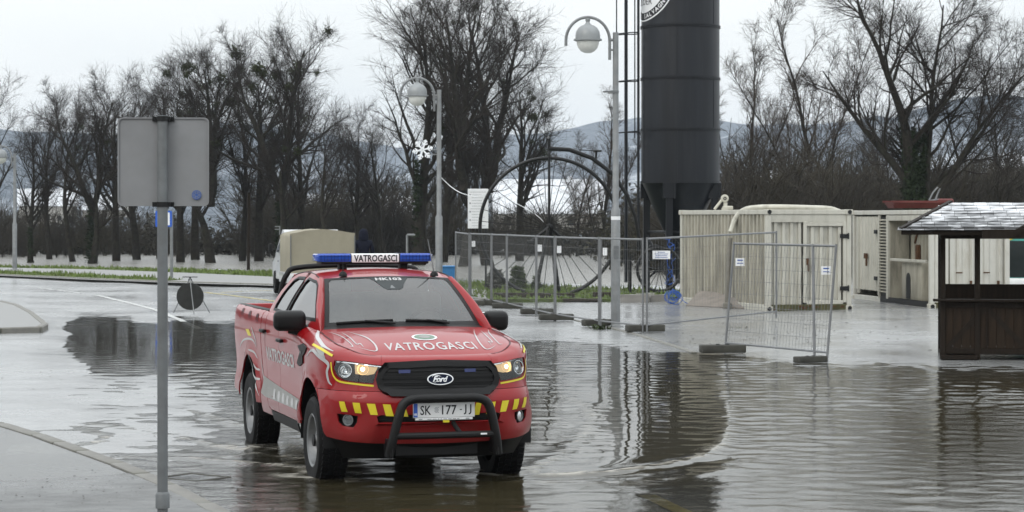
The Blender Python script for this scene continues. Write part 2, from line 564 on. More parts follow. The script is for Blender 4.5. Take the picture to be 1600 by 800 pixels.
WAVES = []
for k in range(44):
    lam = .20 * (3.4 ** _wr.rand())
    th = _wr.normal(0, .85) + pi / 2 + .15
    WAVES.append((2 * pi / lam * cos(th), 2 * pi / lam * sin(th), _wr.rand() * 2 * pi, lam))

def photo_xy(X, Y):
    Yc = np.maximum(Y, 14.0)
    return 800 + F * X / Yc, HOR + F * CAM_H / Yc

def ripple_field(X, Y):
    px, py = photo_xy(X, Y)
    calm = np.exp(-(((px - 225) / 190) ** 2 + ((py - 535) / 42) ** 2) * 1.2)      # the sheltered puddle by the verge
    inner = np.exp(-((np.maximum(np.hypot((px - 960) / 190, (py - 640) / 120) - .3, 0)) / .6) ** 2)   # water pushed smooth inside the bow wave
    left = sstep(-px, -620, -330) * sstep(py, 575, 640)
    amp = 1.0 - .93 * calm - .74 * inner
    return np.clip(amp, .03, 1), left * (1 - calm), calm, inner

def water_z(X, Y):
    amp, left, calm, inner = ripple_field(X, Y)
    z = np.zeros_like(X)
    env = .25 + .9 * vnoise(X, Y * 1.0, .35, 9) + .7 * vnoise(X, Y * 1.6, .9, 10) * vnoise(X, Y, .22, 12)
    for kx, ky, ph, lam in WAVES:
        z += .00085 * lam ** .9 * np.sin(kx * X + ky * Y + ph + 2.5 * vnoise(X, Y, .5, 3))
    z *= env * amp * (1 - .3 * left) * 1.6
    dx = X.ravel(); dy = Y.ravel()
    zz = z.ravel().copy()
    for P, hgt, w in WAKE_W:
        sel = np.where((dx > P[:, 0].min() - 1.2) & (dx < P[:, 0].max() + 1.2) & (dy > P[:, 1].min() - 1.2) & (dy < P[:, 1].max() + 1.2))[0]
        if not len(sel): continue
        sx, sy = dx[sel], dy[sel]
        d = np.full(len(sel), 9.0); tt = np.zeros(len(sel))
        for j in range(len(P)):
            dj = np.hypot(sx - P[j, 0], sy - P[j, 1])
            tt = np.where(dj < d, j / (len(P) - 1), tt); d = np.minimum(d, dj)
        fade = np.clip(1.15 - tt, 0, 1)
        n = .55 + .9 * vnoise(sx, sy, 3.5, 4) 
        jag = (vnoise(sx, sy, 9, 6) - .5) * .020 + (vnoise(sx, sy, 5, 8) - .5) * .018
        g = np.exp(-(d / w) ** 2)
        zz[sel] += g * fade * (hgt * n + jag) - .35 * hgt * fade * np.exp(-((d - 2.2 * w) / (1.3 * w)) ** 2)
    return zz.reshape(X.shape)

wx = axis_pts(-60, -8.6, 10.6, 70, .055, 1.25)
wy_ = [-45, -30, -20, -12, -6, 0, 5, 9, 12, 14, 15.2]
yv = 16.0
while yv < 52.5:
    wy_.append(yv); yv += max(.045, .0024 * (yv - 16) + .045)
wy = np.array(wy_)
WX, WY = np.meshgrid(wx, wy)
TERR = terrain(WX, WY)
keepw = (TERR < .012)
water_me, used = grid_mesh('water', wx, wy, water_z, M['water'], keep=lambda a, b_: keepw)
amp, left, calm, inner = ripple_field(WX, WY)
deep = np.clip((-TERR - .005) / .07, 0, 1)
pxw, pyw = photo_xy(WX, WY)
ripple = np.clip(.20 * amp + .30 * left - .08 * inner, .01, 1.2)
murk = np.clip(.15 + .30 * sstep(pxw, 340, 480) + .85 * deep * sstep(pxw, 320, 480), 0, 1) * (1 - .6 * left)
murk *= 1 - .75 * np.exp(-((pxw - 1070) / 90) ** 2 - ((pyw - 785) / 40) ** 2)
foam = np.zeros(WX.size); fx_, fy_ = WX.ravel(), WY.ravel()
for (P_, hgt, w_), am_ in zip(WAKE_W, (.95, .55, .8, .6, .5, .45, .6, .2)):
    sel = np.where((fx_ > P_[:, 0].min() - .6) & (fx_ < P_[:, 0].max() + .6) & (fy_ > P_[:, 1].min() - .6) & (fy_ < P_[:, 1].max() + .6))[0]
    d_ = np.full(len(sel), 9.0); t_ = np.zeros(len(sel))
    for j in range(len(P_)):
        dj = np.hypot(fx_[sel] - P_[j, 0], fy_[sel] - P_[j, 1]); t_ = np.where(dj < d_, j / (len(P_) - 1), t_); d_ = np.minimum(d_, dj)
    nn_ = vnoise(fx_[sel], fy_[sel], 7, 31) * .6 + vnoise(fx_[sel], fy_[sel], 17, 32) * .6
    foam[sel] = np.maximum(foam[sel], am_ * np.exp(-(d_ / (w_ * .55)) ** 2) * np.clip(1.1 - t_ * .9, 0, 1) * sstep(nn_, .35, .85))
# churned water round the wheels
for q_ in (G(507, 741), G(790, 735), G(405, 697)):
    d_ = np.hypot((fx_ - q_.x) / 1.3, fy_ - q_.y); foam = np.maximum(foam, .75 * np.exp(-((d_ - .24) / .10) ** 2) * sstep(vnoise(fx_, fy_, 9, 33) * .6 + vnoise(fx_, fy_, 21, 34) * .6, .40, .95))
attr(water_me, 'foam', foam[used])
attr(water_me, 'ripple', ripple.ravel()[used]); attr(water_me, 'murk', murk.ravel()[used])
tag(link('water', water_me), kind='structure')

# -------- flooded river beyond the verge
def river_mat():
    m, t, b = new_mat('river_water')
    N, L = t.nodes, t.links
    b.inputs['Base Color'].default_value = (.24, .235, .215, 1); b.inputs['Roughness'].default_value = .24; b.inputs['IOR'].default_value = 1.5
    g = N.new('ShaderNodeNewGeometry')
    mm = N.new('ShaderNodeMapping'); mm.inputs['Scale'].default_value = (.35, 1.2, 1)
    L.new(g.outputs['Position'], mm.inputs[0])
    n1 = N.new('ShaderNodeTexNoise'); n1.inputs['Scale'].default_value = .7; n1.inputs['Detail'].default_value = 7; n1.inputs['Roughness'].default_value = .65
    L.new(mm.outputs[0], n1.inputs['Vector'])
    bn = N.new('ShaderNodeBump'); bn.inputs['Strength'].default_value = 1.0; bn.inputs['Distance'].default_value = .5
    L.new(n1.outputs[0], bn.inputs['Height']); L.new(bn.outputs[0], b.inputs['Normal'])
    return m
M['river'] = river_mat()
rv = MB()
rv.add([(-700, 60, -.9), (700, 60, -.9), (700, 330, -.9), (-700, 330, -.9)], [(0, 1, 2, 3)])
tag(rv.build('river', M['river'], smooth=0), kind='structure')

# -------- far ground and hills (one sheet to the horizon)
def hill_z(X, Y):
    base = -1.6 + 1.9 * sstep(Y, 185, 330)
    h = base
    # long hill on the left, wooded ridge on the right
    h = h + 46 * np.exp(-((X + 290) / 190) ** 2) * sstep(Y, 500, 1300) * (0.8 + .35 * vnoise(X, Y, .006, 3))
    h = h + 42 * sstep(X, 20, 190) * sstep(Y, 420, 900) * (0.85 + .3 * vnoise(X, Y, .012, 5))
    h = h + 34 * np.exp(-((X - 40) / 130) ** 2) * sstep(Y, 800, 1500) * (0.75 + .4 * vnoise(X, Y, .007, 7))
    h = h + 62 * sstep(Y, 1500, 2600) * (0.7 + .5 * vnoise(X, Y, .002, 8))
    h = h + (vnoise(X, Y, .03, 11) - .5) * 7 * sstep(Y, 400, 800) + (vnoise(X, Y, .09, 12) - .5) * 3.5 * sstep(Y, 400, 800)
    return h
def hill_mat():
    m, t, b = new_mat('winter_hillside')
    N, L = t.nodes, t.links
    b.inputs['Roughness'].default_value = .95; b.inputs['Specular IOR Level'].default_value = .1
    g = N.new('ShaderNodeNewGeometry')
    mm = N.new('ShaderNodeMapping'); mm.inputs['Scale'].default_value = (1, .45, 1.6)
    L.new(g.outputs['Position'], mm.inputs[0])
    n1 = N.new('ShaderNodeTexNoise'); n1.inputs['Scale'].default_value = .011; n1.inputs['Detail'].default_value = 7; n1.inputs['Roughness'].default_value = .62
    n2 = N.new('ShaderNodeTexNoise'); n2.inputs['Scale'].default_value = .16; n2.inputs['Detail'].default_value = 6; n2.inputs['Roughness'].default_value = .75
    L.new(mm.outputs[0], n1.inputs['Vector']); L.new(g.outputs['Position'], n2.inputs['Vector'])
    r1 = N.new('ShaderNodeValToRGB'); r1.color_ramp.elements[0].position = .54; r1.color_ramp.elements[1].position = .62
    L.new(n1.outputs[0], r1.inputs[0])
    r2 = N.new('ShaderNodeValToRGB')
    r2.color_ramp.elements[0].position = .35; r2.color_ramp.elements[0].color = (.06, .075, .095, 1)
    r2.color_ramp.elements[1].position = .75; r2.color_ramp.elements[1].color = (.19, .215, .245, 1)
    L.new(n2.outputs[0], r2.inputs[0])
    r3 = N.new('ShaderNodeValToRGB')
    r3.color_ramp.elements[0].position = .4; r3.color_ramp.elements[0].color = (.20, .22, .245, 1)
    r3.color_ramp.elements[1].position = .62; r3.color_ramp.elements[1].color = (.42, .45, .49, 1)
    L.new(n2.outputs[0], r3.inputs[0])
    mxn = N.new('ShaderNodeMix'); mxn.data_type = 'RGBA'
    L.new(r1.outputs[0], mxn.inputs[0]); L.new(r2.outputs[0], mxn.inputs[6]); L.new(r3.outputs[0], mxn.inputs[7])
    L.new(mxn.outputs[2], b.inputs['Base Color'])
    return m
M['hill'] = hill_mat()
hx = np.concatenate([np.linspace(-3600, -820, 40), np.linspace(-800, 900, 150), np.linspace(930, 3600, 40)])
hy = np.concatenate([np.linspace(165, 480, 40), np.linspace(492, 1700, 130), np.linspace(1730, 3400, 40)])
hill_me, _ = grid_mesh('hills', hx, hy, hill_z, M['hill'])
tag(link('hills', hill_me), kind='structure')

# -------- verge: kerb, grass, path
def ground_poly(name, pix, mat, z0, thick=.0, sub=None):
    pts = [G(x, y, z0) for x, y in pix]
    mb = MB()
    n = len(pts)
    vs = [(p.x, p.y, z0) for p in pts]
    fs = [tuple(range(n))[::-1] if False else tuple(range(n))]
    if thick:
        vs += [(p.x, p.y, z0 - thick) for p in pts]
        fs += [(i, n + i, n + (i + 1) % n, (i + 1) % n) for i in range(n)]
    mb.add(vs, fs)
    o = mb.build(name, mat, smooth=0)
    return tag(o, kind='structure')
M['grass_soil'] = pm('winter_grass_ground', (.06, .085, .022), .9, 0, .45, 2.5, bump=.6, bscale=20, dirt=(.07, .06, .03), dscale=1.2)
M['path'] = pm('wet_path_asphalt', (.19, .19, .185), .42, 0, .15, 3, rvar=.1)
M['kerb'] = pm('kerb_concrete', (.15, .145, .13), .55, 0, .25, 6, bump=.3, bscale=40, dirt=(.05, .06, .03), dscale=3)
VK = [(-260, 417.5), (-120, 424.5), (0, 430.5), (120, 436), (250, 441), (340, 443.8), (420, 446), (520, 450), (600, 456), (680, 463), (760, 470)]     # kerb line
GT = [(-260, 409.5), (-120, 414), (0, 418), (150, 421), (300, 426.5), (420, 432), (520, 436), (600, 440), (700, 447), (760, 452)]         # grass / path border far
ground_poly('path', VK[::1] + GT[::-1], M['path'], .155)
ground_poly('grass_verge', [(-260, 415.8), (-120, 422.6), (0, 428.8), (120, 434.2), (245, 439.2), (285, 436.8), (200, 431.4), (60, 425.3), (-120, 417), (-260, 411.5)], M['grass_soil'], .165)
far_edge = [(-260, 406.5), (-120, 411), (0, 415), (200, 418.5), (420, 424), (560, 431), (700, 438), (760, 443)]
ground_poly('grass_bank', GT[:7] + [(560, 438)] + far_edge[:6][::-1], M['grass_soil'], .15, .6)
lawn_pix = [(690, 459), (760, 467.5), (1000, 467.5), (1070, 463), (1070, 453), (960, 450.5), (860, 447), (740, 441), (640, 436)]
lawn = ground_poly('lawn', lawn_pix, M['grass_soil'], .14, .5)
# kerb stones along the verge
kerb = bpy.data.objects.new('verge_kerb', None); col.objects.link(kerb); tag(kerb, kind='structure')
kme = MB().rbox((0, 0, 0), (1.0, .18, .26), .02, 1).mesh('kerb_stone', M['kerb'])
kl = [G(x, y, .13) for x, y in VK]
n_k = 0
acc = []
for a, b_ in zip(kl[:-1], kl[1:]):
    L_ = (b_ - a).length; k = max(1, int(L_ // 1.012))
    for i in range(k):
        acc.append((a.lerp(b_, (i + .5) / k), atan2(b_.y - a.y, b_.x - a.x), L_ / k / 1.012))
for p, ang, sc_ in acc:
    o = link('kerb_stone', kme, kerb); o.location = (p.x, p.y - .02, .06); o.rotation_euler = (0, 0, ang); o.scale = (sc_, 1, 1)

# grass blades (one mass)
def blades(name, polys, dens, hmin, hmax, mat, z0, seed=3):
    rr = np.random.RandomState(seed)
    V = []; 
    for poly in polys:
        P = np.array([(G(x, y, z0).x, G(x, y, z0).y) for x, y in poly])
        x0, y0 = P.min(0); x1, y1 = P.max(0)
        n = int((x1 - x0) * (y1 - y0) * dens)
        X = rr.uniform(x0, x1, n); Y = rr.uniform(y0, y1, n)
        ins = np.zeros(n, bool); j = len(P) - 1
        for i in range(len(P)):
            c = ((P[i, 1] > Y) != (P[j, 1] > Y)) & (X < (P[j, 0] - P[i, 0]) * (Y - P[i, 1]) / (P[j, 1] - P[i, 1] + 1e-12) + P[i, 0])
            ins ^= c; j = i
        V.append(np.stack([X[ins], Y[ins]], 1))
    B = np.concatenate(V); n = len(B)
    h = rr.uniform(hmin, hmax, n) * (.5 + vnoise(B[:, 0], B[:, 1], .8, 2))
    a = rr.uniform(0, 2 * pi, n); w = rr.uniform(.02, .05, n); lean = rr.uniform(-.05, .05, (n, 2))
    c_, s_ = np.cos(a) * w, np.sin(a) * w
    z = np.full(n, z0)
    p0 = np.stack([B[:, 0] - c_, B[:, 1] - s_, z], 1); p1 = np.stack([B[:, 0] + c_, B[:, 1] + s_, z], 1)
    p2 = np.stack([B[:, 0] + lean[:, 0], B[:, 1] + lean[:, 1], z + h], 1)
    VV = np.stack([p0, p1, p2], 1).reshape(-1, 3)
    me = np_mesh(name, VV, np.arange(3 * n).reshape(-1, 3), mat, smooth=False)
    return tag(link(name, me), kind='stuff')
M['blade'] = pm('grass_blades', (.10, .15, .03), .8, 0, .4, .6, dirt=(.14, .12, .05), dscale=.9, damt=.7)
blades('grass', [[(-260, 415.6), (0, 428.8), (120, 434.2), (245, 439), (285, 436.9), (200, 431.6), (60, 425.5), (-260, 411.7)],
                 GT[:7] + [(560, 438)] + far_edge[:6][::-1], lawn_pix], 26, .05, .14, M['blade'], .15)

# -------- road markings
M['line'] = pm('worn_white_line', (.46, .47, .46), .4, 0, .25, 6, dirt=(.12, .12, .115), dscale=5, damt=.9)
M['yline'] = pm('worn_yellow_line', (.42, .35, .09), .4, 0, .25, 6, dirt=(.12, .11, .08), dscale=5, damt=.9)
def marking(pix, w, mat, lift=.006, name='road_marking'):
    pts = [G(x, y, .03) for x, y in pix]
    V = []; Q = []
    dense = []
    for a, b_ in zip(pts[:-1], pts[1:]):
        k = max(2, int((b_ - a).length / .25))
        dense += [a.lerp(b_, i / k) for i in range(k)]
    dense.append(pts[-1])
    for i, p in enumerate(dense):
        t = (dense[min(i + 1, len(dense) - 1)] - dense[max(i - 1, 0)]); t.z = 0; t.normalize()
        n = Vector((-t.y, t.x, 0))
        for s in (-w / 2, 0, w / 2):
            V.append(p + n * s)
    V = np.array([(q.x, q.y, 0) for q in V]); V[:, 2] = terrain(V[:, 0], V[:, 1]) + lift
    for i in range(len(dense) - 1):
        for k in range(2):
            Q.append((i * 3 + k, i * 3 + k + 1, i * 3 + k + 4, i * 3 + k + 3))
    me = np_mesh(name, V, np.array(Q)[:, ::-1], mat)
    return tag(link(name, me), kind='structure')
marking([(150, 462), (200, 473), (240, 483), (275, 495), (312, 511)], .14, M['line'])
marking([(60, 452), (100, 456), (125, 459)], .13, M['line'])
marking([(320, 458), (370, 464), (415, 470), (470, 478)], .14, M['yline'])
marking([(345, 458.5), (380, 457), (425, 456.5)], .14, M['yline'])
marking([(1010, 752), (1060, 770), (1130, 795), (1180, 815)], .16, M['yline'], .012)

# -------- raised pavement at the lower left with its kerb stones
KL = [(-160, 640), (0, 662), (60, 680), (130, 705), (185, 725), (262, 758), (320, 788), (380, 822)]
kp = [G(x, y, .03) for x, y in KL]
def pave_z(X, Y):
    px, py = photo_xy(X, Y)
    pud = np.exp(-(((px - 130) / 240) ** 2 + ((py - 708) / 42) ** 2)) * .03
    return .034 - pud + (vnoise(X, Y, .8, 21) - .5) * .012 + (vnoise(X, Y, 3, 22) - .5) * .004
kx = np.array([p.x for p in kp]); ky_ = np.array([p.y for p in kp])
def pave_in(X, Y):
    # on the camera side of the kerb line
    yk = np.interp(X, kx, ky_)
    return Y < yk - .02
pxs = axis_pts(-30, -8.5, 0.2, 3, .08, 1.3); pys = axis_pts(-40, 14, 27, 30, .08, 1.3)
pav_me, _ = grid_mesh('pavement', pxs, pys, pave_z, M['pave'], keep=lambda a, b_: pave_in(a, b_) & (a < .5))
tag(link('pavement', pav_me), kind='structure')
M['still'] = water_mat(); M['still'].name = 'still_puddle'
pw_me, u2 = grid_mesh('puddle', pxs, pys, lambda a, b_: np.full(a.shape, .027), M['still'], keep=lambda a, b_: pave_in(a, b_) & (pave_z(a, b_) < .030) & (a < .5) & (b_ > 14))
attr(pw_me, 'ripple', np.full(len(pw_me.vertices), .012)); attr(pw_me, 'murk', np.full(len(pw_me.vertices), .12))
tag(link('puddle', pw_me), kind='structure')
front_kerb = bpy.data.objects.new('pavement_kerb', None); col.objects.link(front_kerb); tag(front_kerb, kind='structure')
kme2 = MB().rbox((0, 0, 0), (.972, .15, .24), .014, 2).mesh('kerb_stone', M['kerb'])
acc = []
for a, b_ in zip(kp[:-1], kp[1:]):
    L_ = (b_ - a).length; k = max(1, round(L_ / 1.0))
    for i in range(k):
        acc.append((a.lerp(b_, (i + .5) / k), atan2(b_.y - a.y, b_.x - a.x), L_ / k))
for i, (p, ang, sc_) in enumerate(acc):
    o = link('kerb_stone', kme2, front_kerb); o.location = (p.x, p.y, -.078 + RND.uniform(-.004, .004)); o.rotation_euler = (RND.uniform(-.01, .01), 0, ang + RND.uniform(-.006, .006)); o.scale = (sc_, 1, 1)
# traffic island at the far left: low slab with rounded kerb
isl = [(-300, 470), (0, 471), (25, 477), (48, 489), (70, 507), (60, 512), (0, 514), (-300, 520)]
ipts = [G(x, y, .12) for x, y in isl]
mb = MB(); n = len(ipts)
mb.add([(p.x, p.y, .13) for p in ipts] + [(p.x, p.y, -.1) for p in ipts], [tuple(range(n))[::-1]] + [(i, (i + 1) % n, n + (i + 1) % n, n + i) for i in range(n)])
isl_o = mb.build('traffic_island', M['path'], smooth=0); tag(isl_o, kind='structure')
kme3 = MB().rbox((0, 0, 0), (1.0, .14, .26), .02, 1).mesh('kerb_stone', M['kerb'])
for a, b_ in zip(ipts[1:-1], ipts[2:]):
    L_ = (b_ - a).length; k = max(1, round(L_ / 1.0))
    for i in range(k):
        p = a.lerp(b_, (i + .5) / k)
        o = link('kerb_stone', kme3, isl_o); o.location = (p.x, p.y, .015); o.rotation_euler = (0, 0, atan2(b_.y - a.y, b_.x - a.x)); o.scale = (L_ / k * .99, 1, 1)
# seam of flush edging stones between road and yard
edge_o = bpy.data.objects.new('yard_edging', None); col.objects.link(edge_o); tag(edge_o, kind='structure')
el = [G(x, y, .03) for x, y in [(880, 497), (930, 507), (985, 520), (1050, 538), (1085, 549)]]
kme4 = MB().rbox((0, 0, 0), (.98, .10, .1), .01, 1).mesh('edging_stone', M['kerb'])
for a, b_ in zip(el[:-1], el[1:]):
    L_ = (b_ - a).length; k = max(1, round(L_ / 1.0))
    for i in range(k):
        p = a.lerp(b_, (i + .5) / k); zt = float(terrain(np.array([p.x]), np.array([p.y]))[0])
        o = link('edging_stone', kme4, edge_o); o.location = (p.x, p.y, zt - .032); o.rotation_euler = (0, 0, atan2(b_.y - a.y, b_.x - a.x)); o.scale = (L_ / k, 1, 1)
# drain grate beside the kerb
dg_ = thing('drain_grate', 'cast iron drain grate set beside the pavement kerb', 'drain', G(302, 746, 0) - Vector((0, 0, .05)), radians(-38))
mb = MB(); mb.rbox((0, .19, .03), (.5, .05, .05), .008, 1); mb.rbox((0, -.19, .03), (.5, .05, .05), .008, 1); mb.rbox((-.225, 0, .03), (.05, .33, .05), .008, 1); mb.rbox((.225, 0, .03), (.05, .33, .05), .008, 1)
mb.build('frame', M['dark_concrete'], dg_)
gm = MB().rbox((0, 0, 0), (.03, .33, .03), .005, 1).mesh('bar', M['galv_dark'])
for k in range(7):
    o = link('bar', gm, dg_); o.location = (-.165 + .055 * k, 0, .035)
# fallen leaves, grit and twigs on the wet ground: nobody could count them
M['litter'] = pm('dead_leaves', (.035, .026, .014), .7, 0, .5, 3)
rr = np.random.RandomState(12)
LV = []
def litter(cx, cy, sx, sy, n, smin, smax, zf):
    for _ in range(n):
        p = G(rr.normal(cx, sx), max(470, rr.normal(cy, sy)), .03)
        z = zf(p.x, p.y)
        s = rr.uniform(smin, smax); a = rr.uniform(0, 2 * pi)
        c, s_ = cos(a) * s, sin(a) * s
        LV.append([(p.x - c, p.y - s_, z + .004), (p.x + s_ * .5, p.y - c * .5, z + .004 + s * .25), (p.x + c, p.y + s_, z + .006), (p.x - s_ * .5, p.y + c * .5, z + .004 + s * .3)])
tz = lambda x, y: max(0.0, float(terrain(np.array([x]), np.array([y]))[0]))
pz = lambda x, y: float(pave_z(np.array([x]), np.array([y]))[0]) if bool(pave_in(np.array([x]), np.array([y]))[0]) else tz(x, y)
litter(140, 765, 130, 24, 170, .004, .015, pz)
litter(380, 780, 40, 18, 22, .01, .03, lambda x, y: 0.0)
litter(1110, 528, 70, 6, 60, .012, .035, tz); litter(1340, 530, 60, 10, 34, .012, .04, tz); litter(1300, 520, 160, 14, 60, .008, .03, tz)
litter(30, 590, 60, 30, 40, .006, .02, tz); litter(300, 640, 120, 60, 25, .006, .02, tz)
LVa = np.array(LV).reshape(-1, 3)
tag(link('leaf_litter', np_mesh('leaf_litter', LVa, np.arange(len(LVa)).reshape(-1, 4), M['litter'], smooth=False)), kind='stuff')
# ================================================================== OBJECTS
def bent(pts, k=8):
    """Catmull-Rom through pts"""
    P = [Vector(p) for p in pts]
    P = [P[0] * 2 - P[1]] + P + [P[-1] * 2 - P[-2]]
    out = []
    for i in range(1, len(P) - 2):
        for j in range(k):
            t = j / k
            out.append(0.5 * ((2 * P[i]) + (P[i + 1] - P[i - 1]) * t + (2 * P[i - 1] - 5 * P[i] + 4 * P[i + 1] - P[i + 2]) * t * t + (3 * P[i] - P[i - 1] - 3 * P[i + 1] + P[i + 2]) * t ** 3))
    out.append(P[-2])
    return out

M['sign_back'] = pm('sign_back_aluminium', (.21, .215, .222), .55, .15, .1, 3, dirt=(.2, .2, .2), dscale=5, damt=.5)
M['sticker_blue'] = pm('blue_sticker', (.03, .09, .32), .5, 0, .1)
M['sign_blue'] = pm('blue_sign_face', (.02, .10, .48), .4, 0, .05)
M['white_face'] = pm('white_sign_face', (.75, .76, .77), .45, 0, .04, 3)
M['dark_print'] = pm('dark_print', (.03, .03, .035), .6, 0, .1)
M['grey_print'] = pm('grey_print', (.32, .33, .35), .6, 0, .1)

# ---- the big sign seen from behind
sg = thing('road_sign', 'grey back of a large square road sign on a tall post nearest the camera', 'road sign', G(254, 798, .05), radians(3))
sg.location.z = .05
MB().tube([(0, 0, -.2), (0, 0, 2.912)], .0385, 20).build('post', M['galv_dark'], sg)
MB().lathe([(.0385, 0), (.052, .0), (.052, .10), (.044, .115), (.0385, .12)], 20, (0, 0, .02)).build('post_sleeve', M['galv_dark'], sg)
mb = MB()
W_, H_, zc_ = .67, .655, 2.572
def rrect(w, h, r, n=5):
    out = []
    for cx, cy, a0 in ((w / 2 - r, h / 2 - r, 0), (-w / 2 + r, h / 2 - r, pi / 2), (-w / 2 + r, -h / 2 + r, pi), (w / 2 - r, -h / 2 + r, 3 * pi / 2)):
        for k in range(n + 1):
            a = a0 + k * pi / 2 / n; out.append((cx + r * cos(a), cy + r * sin(a)))
    return out
rp = rrect(W_, H_, .035)
mb.prism(rp, (0, .062, zc_), (1, 0, 0), (0, 0, 1), -.004)
sheet = mb.build('panel', M['sign_back'], sg, smooth=30)
mb = MB()
ring = [(p[0], .05, zc_ + p[1]) for p in rp]
inner_ = [(p[0] * .972, .05, zc_ + p[1] * .972) for p in rp]
n = len(rp)
vs_ = ring + [(p[0], .066, p[2]) for p in ring] + inner_ + [(p[0], .066, p[2]) for p in inner_]
fs_ = []
for i in range(n):
    j = (i + 1) % n
    fs_ += [(i, j, n + j, n + i), (2 * n + i, 3 * n + i, 3 * n + j, 2 * n + j), (i, 2 * n + i, 2 * n + j, j)]
mb.add(vs_, fs_); mb.build('folded_edge', M['sign_back'], sg, smooth=30)
clamp = MB()
clamp.lathe([(.0392, -.018), (.045, -.018), (.045, .018), (.0392, .018)], 16).box((0, .05, 0), (.16, .012, .035)).box((-.05, .02, 0), (.012, .06, .03)).box((.05, .02, 0), (.012, .06, .03))
cm_ = clamp.mesh('clamp', M['black_metal'])
for zz in (zc_ - H_ / 2 + .012, zc_ + H_ / 2 - .012):
    o = link('clamp', cm_, sg); o.location = (0, 0, zz)
mb = MB(); mb.lathe([(0.0001, 0), (.035, 0), (.035, .002), (.0001, .002)], 24, axis='y')
st = mb.build('sticker', M['sticker_blue'], sg); st.location = (.245, .049, zc_ - .245)
mb = MB()
for r0, r1 in ((.026, .029), (.012, .015)):
    mb.lathe([(r0, -.003), (r1, -.003)], 20, axis='y')
for k in range(6):
    mb.box((.020 * cos(k * pi / 3), -.0032, .020 * sin(k * pi / 3)), (.006, .0006, .006))
mb.build('sticker_print', M['sign_back'], st, smooth=0)

# ---- the small blue sign behind it
Yb = 74.0
bs = thing('crossing_sign', 'small blue square sign half hidden behind the near sign post', 'road sign', (A(268, 434, 78).x, 78, .16))
MB().tube([(0, 0, -.1), (0, 0, 2.3)], .055, 12).build('post', M['galv'], bs)
mb = MB(); mb.prism(rrect(.58, .56, .04), (-.26, -.075, 2.04), (1, 0, 0), (0, 0, 1), .006); mb.build('panel', M['sign_blue'], bs, smooth=30)
mb = MB(); mb.prism(rrect(.42, .44, .02), (-.26, -.083, 2.04), (1, 0, 0), (0, 0, 1), .002); wp = mb.build('white_field', M['white_face'], bs, smooth=30)
mb = MB(); mb.prism([(-.15, -.16), (-.05, -.16), (-.02, -.05), (.02, -.16), (.1, -.16), (.03, .02), (.09, -.02), (.1, .02), (.02, .09), (-.05, .09), (-.12, -.01), (-.09, -.03)], (-.26, -.087, 2.04), (1, 0, 0), (0, 0, 1), .001)
mb.lathe([(.0001, 0), (.035, 0)], 12, (-.26, -.088, 2.17), axis='y'); mb.build('figure', M['dark_print'], wp, smooth=0)

# ---- street lamps
M['lamp_grey'] = pm('lamp_hood_grey', (.25, .265, .27), .4, .2, .1, 6)
M['globe'] = pm('opal_globe', (.62, .63, .60), .25, 0, .06, 4, dirt=(.45, .44, .38), dscale=3, damt=.5)
def street_lamp(loc, label, side=-1, top=6.0, white_band=False, rz=0.0, pm_='galv'):
    t = thing('street_lamp', label, 'street lamp', loc, rz, None)
    h0 = top * .40
    p = MB().tube([(0, 0, -.2), (0, 0, h0), (0, 0, h0 + .06), (0, 0, top + .05)], [.092, .092, .062, .058], 16); p.build('pole', M[pm_], t)
    MB().lathe([(.092, 0), (.16, 0), (.16, .03), (.1, .05), (.092, .08)], 16, (0, 0, -.01)).build('base_plate', M[pm_], t)
    # hoop arm that carries the lantern
    R = .44
    cx = side * (.12 + R)
    z0 = top - .12
    pts = [(side * .12, 0, z0 - .38), (side * .12, 0, z0 - .02)]
    for k in range(1, 19):
        a = pi * k / 18
        pts.append((cx - side * R * cos(a), 0, z0 + R * sin(a) * 1.08))
    pts.append((cx + side * R, 0, z0 - .10))
    arm = MB().tube(pts, .030, 10)
    arm.bar((0, 0, top - .1), (side * .12, 0, top - .1), .03, 8).bar((0, 0, top - .3), (side * .12, 0, top - .3), .022, 8)
    arm.build('arm', M[pm_], t)
    zc2 = z0 + .02
    lan = MB().lathe([(.02, .42), (.045, .41), (.05, .37), (.035, .34), (.05, .31), (.085, .28), (.13, .265), (.19, .22), (.235, .15), (.25, .07), (.25, .0), (.285, -.005), (.285, -.035), (.25, -.04), (.24, -.05)], 28, (cx, 0, zc2 + .02))
    lan.build('lantern_hood', M['lamp_grey'], t)
    MB().lathe([(.225, -.03), (.222, -.1), (.195, -.18), (.14, -.245), (.07, -.28), (.001, -.288)], 28, (cx, 0, zc2 + .02)).build('globe', M['globe'], t)
    return t
lampA = street_lamp(G(962, 511, .03), 'nearest street lamp with a grey hoop arm standing by the fence', -1, 5.86, rz=radians(2))
MB().box((-.13, 0, 4.72), (.26, .03, .03)).box((-.02, 0, 4.72), (.16, .14, .05)).build('bracket', M['galv_dark'], lampA)
MB().lathe([(.0945, 2.15), (.0945, 2.22)], 16).build('sticker_band', M['white_face'], lampA)
MB().prism(rrect(.10, .26, .01), (.0, -.096, 1.5), (1, 0, 0), (0, 0, 1), .008).build('hatch', M['galv_dark'], lampA)
lampB = street_lamp(G(686, 470, .1), 'middle street lamp in front of the tall trees, with a white snowflake decoration', -1, 5.36)
lampC = street_lamp(G(23, 422, .15), 'leftmost street lamp standing on the far verge', -1, 4.62)
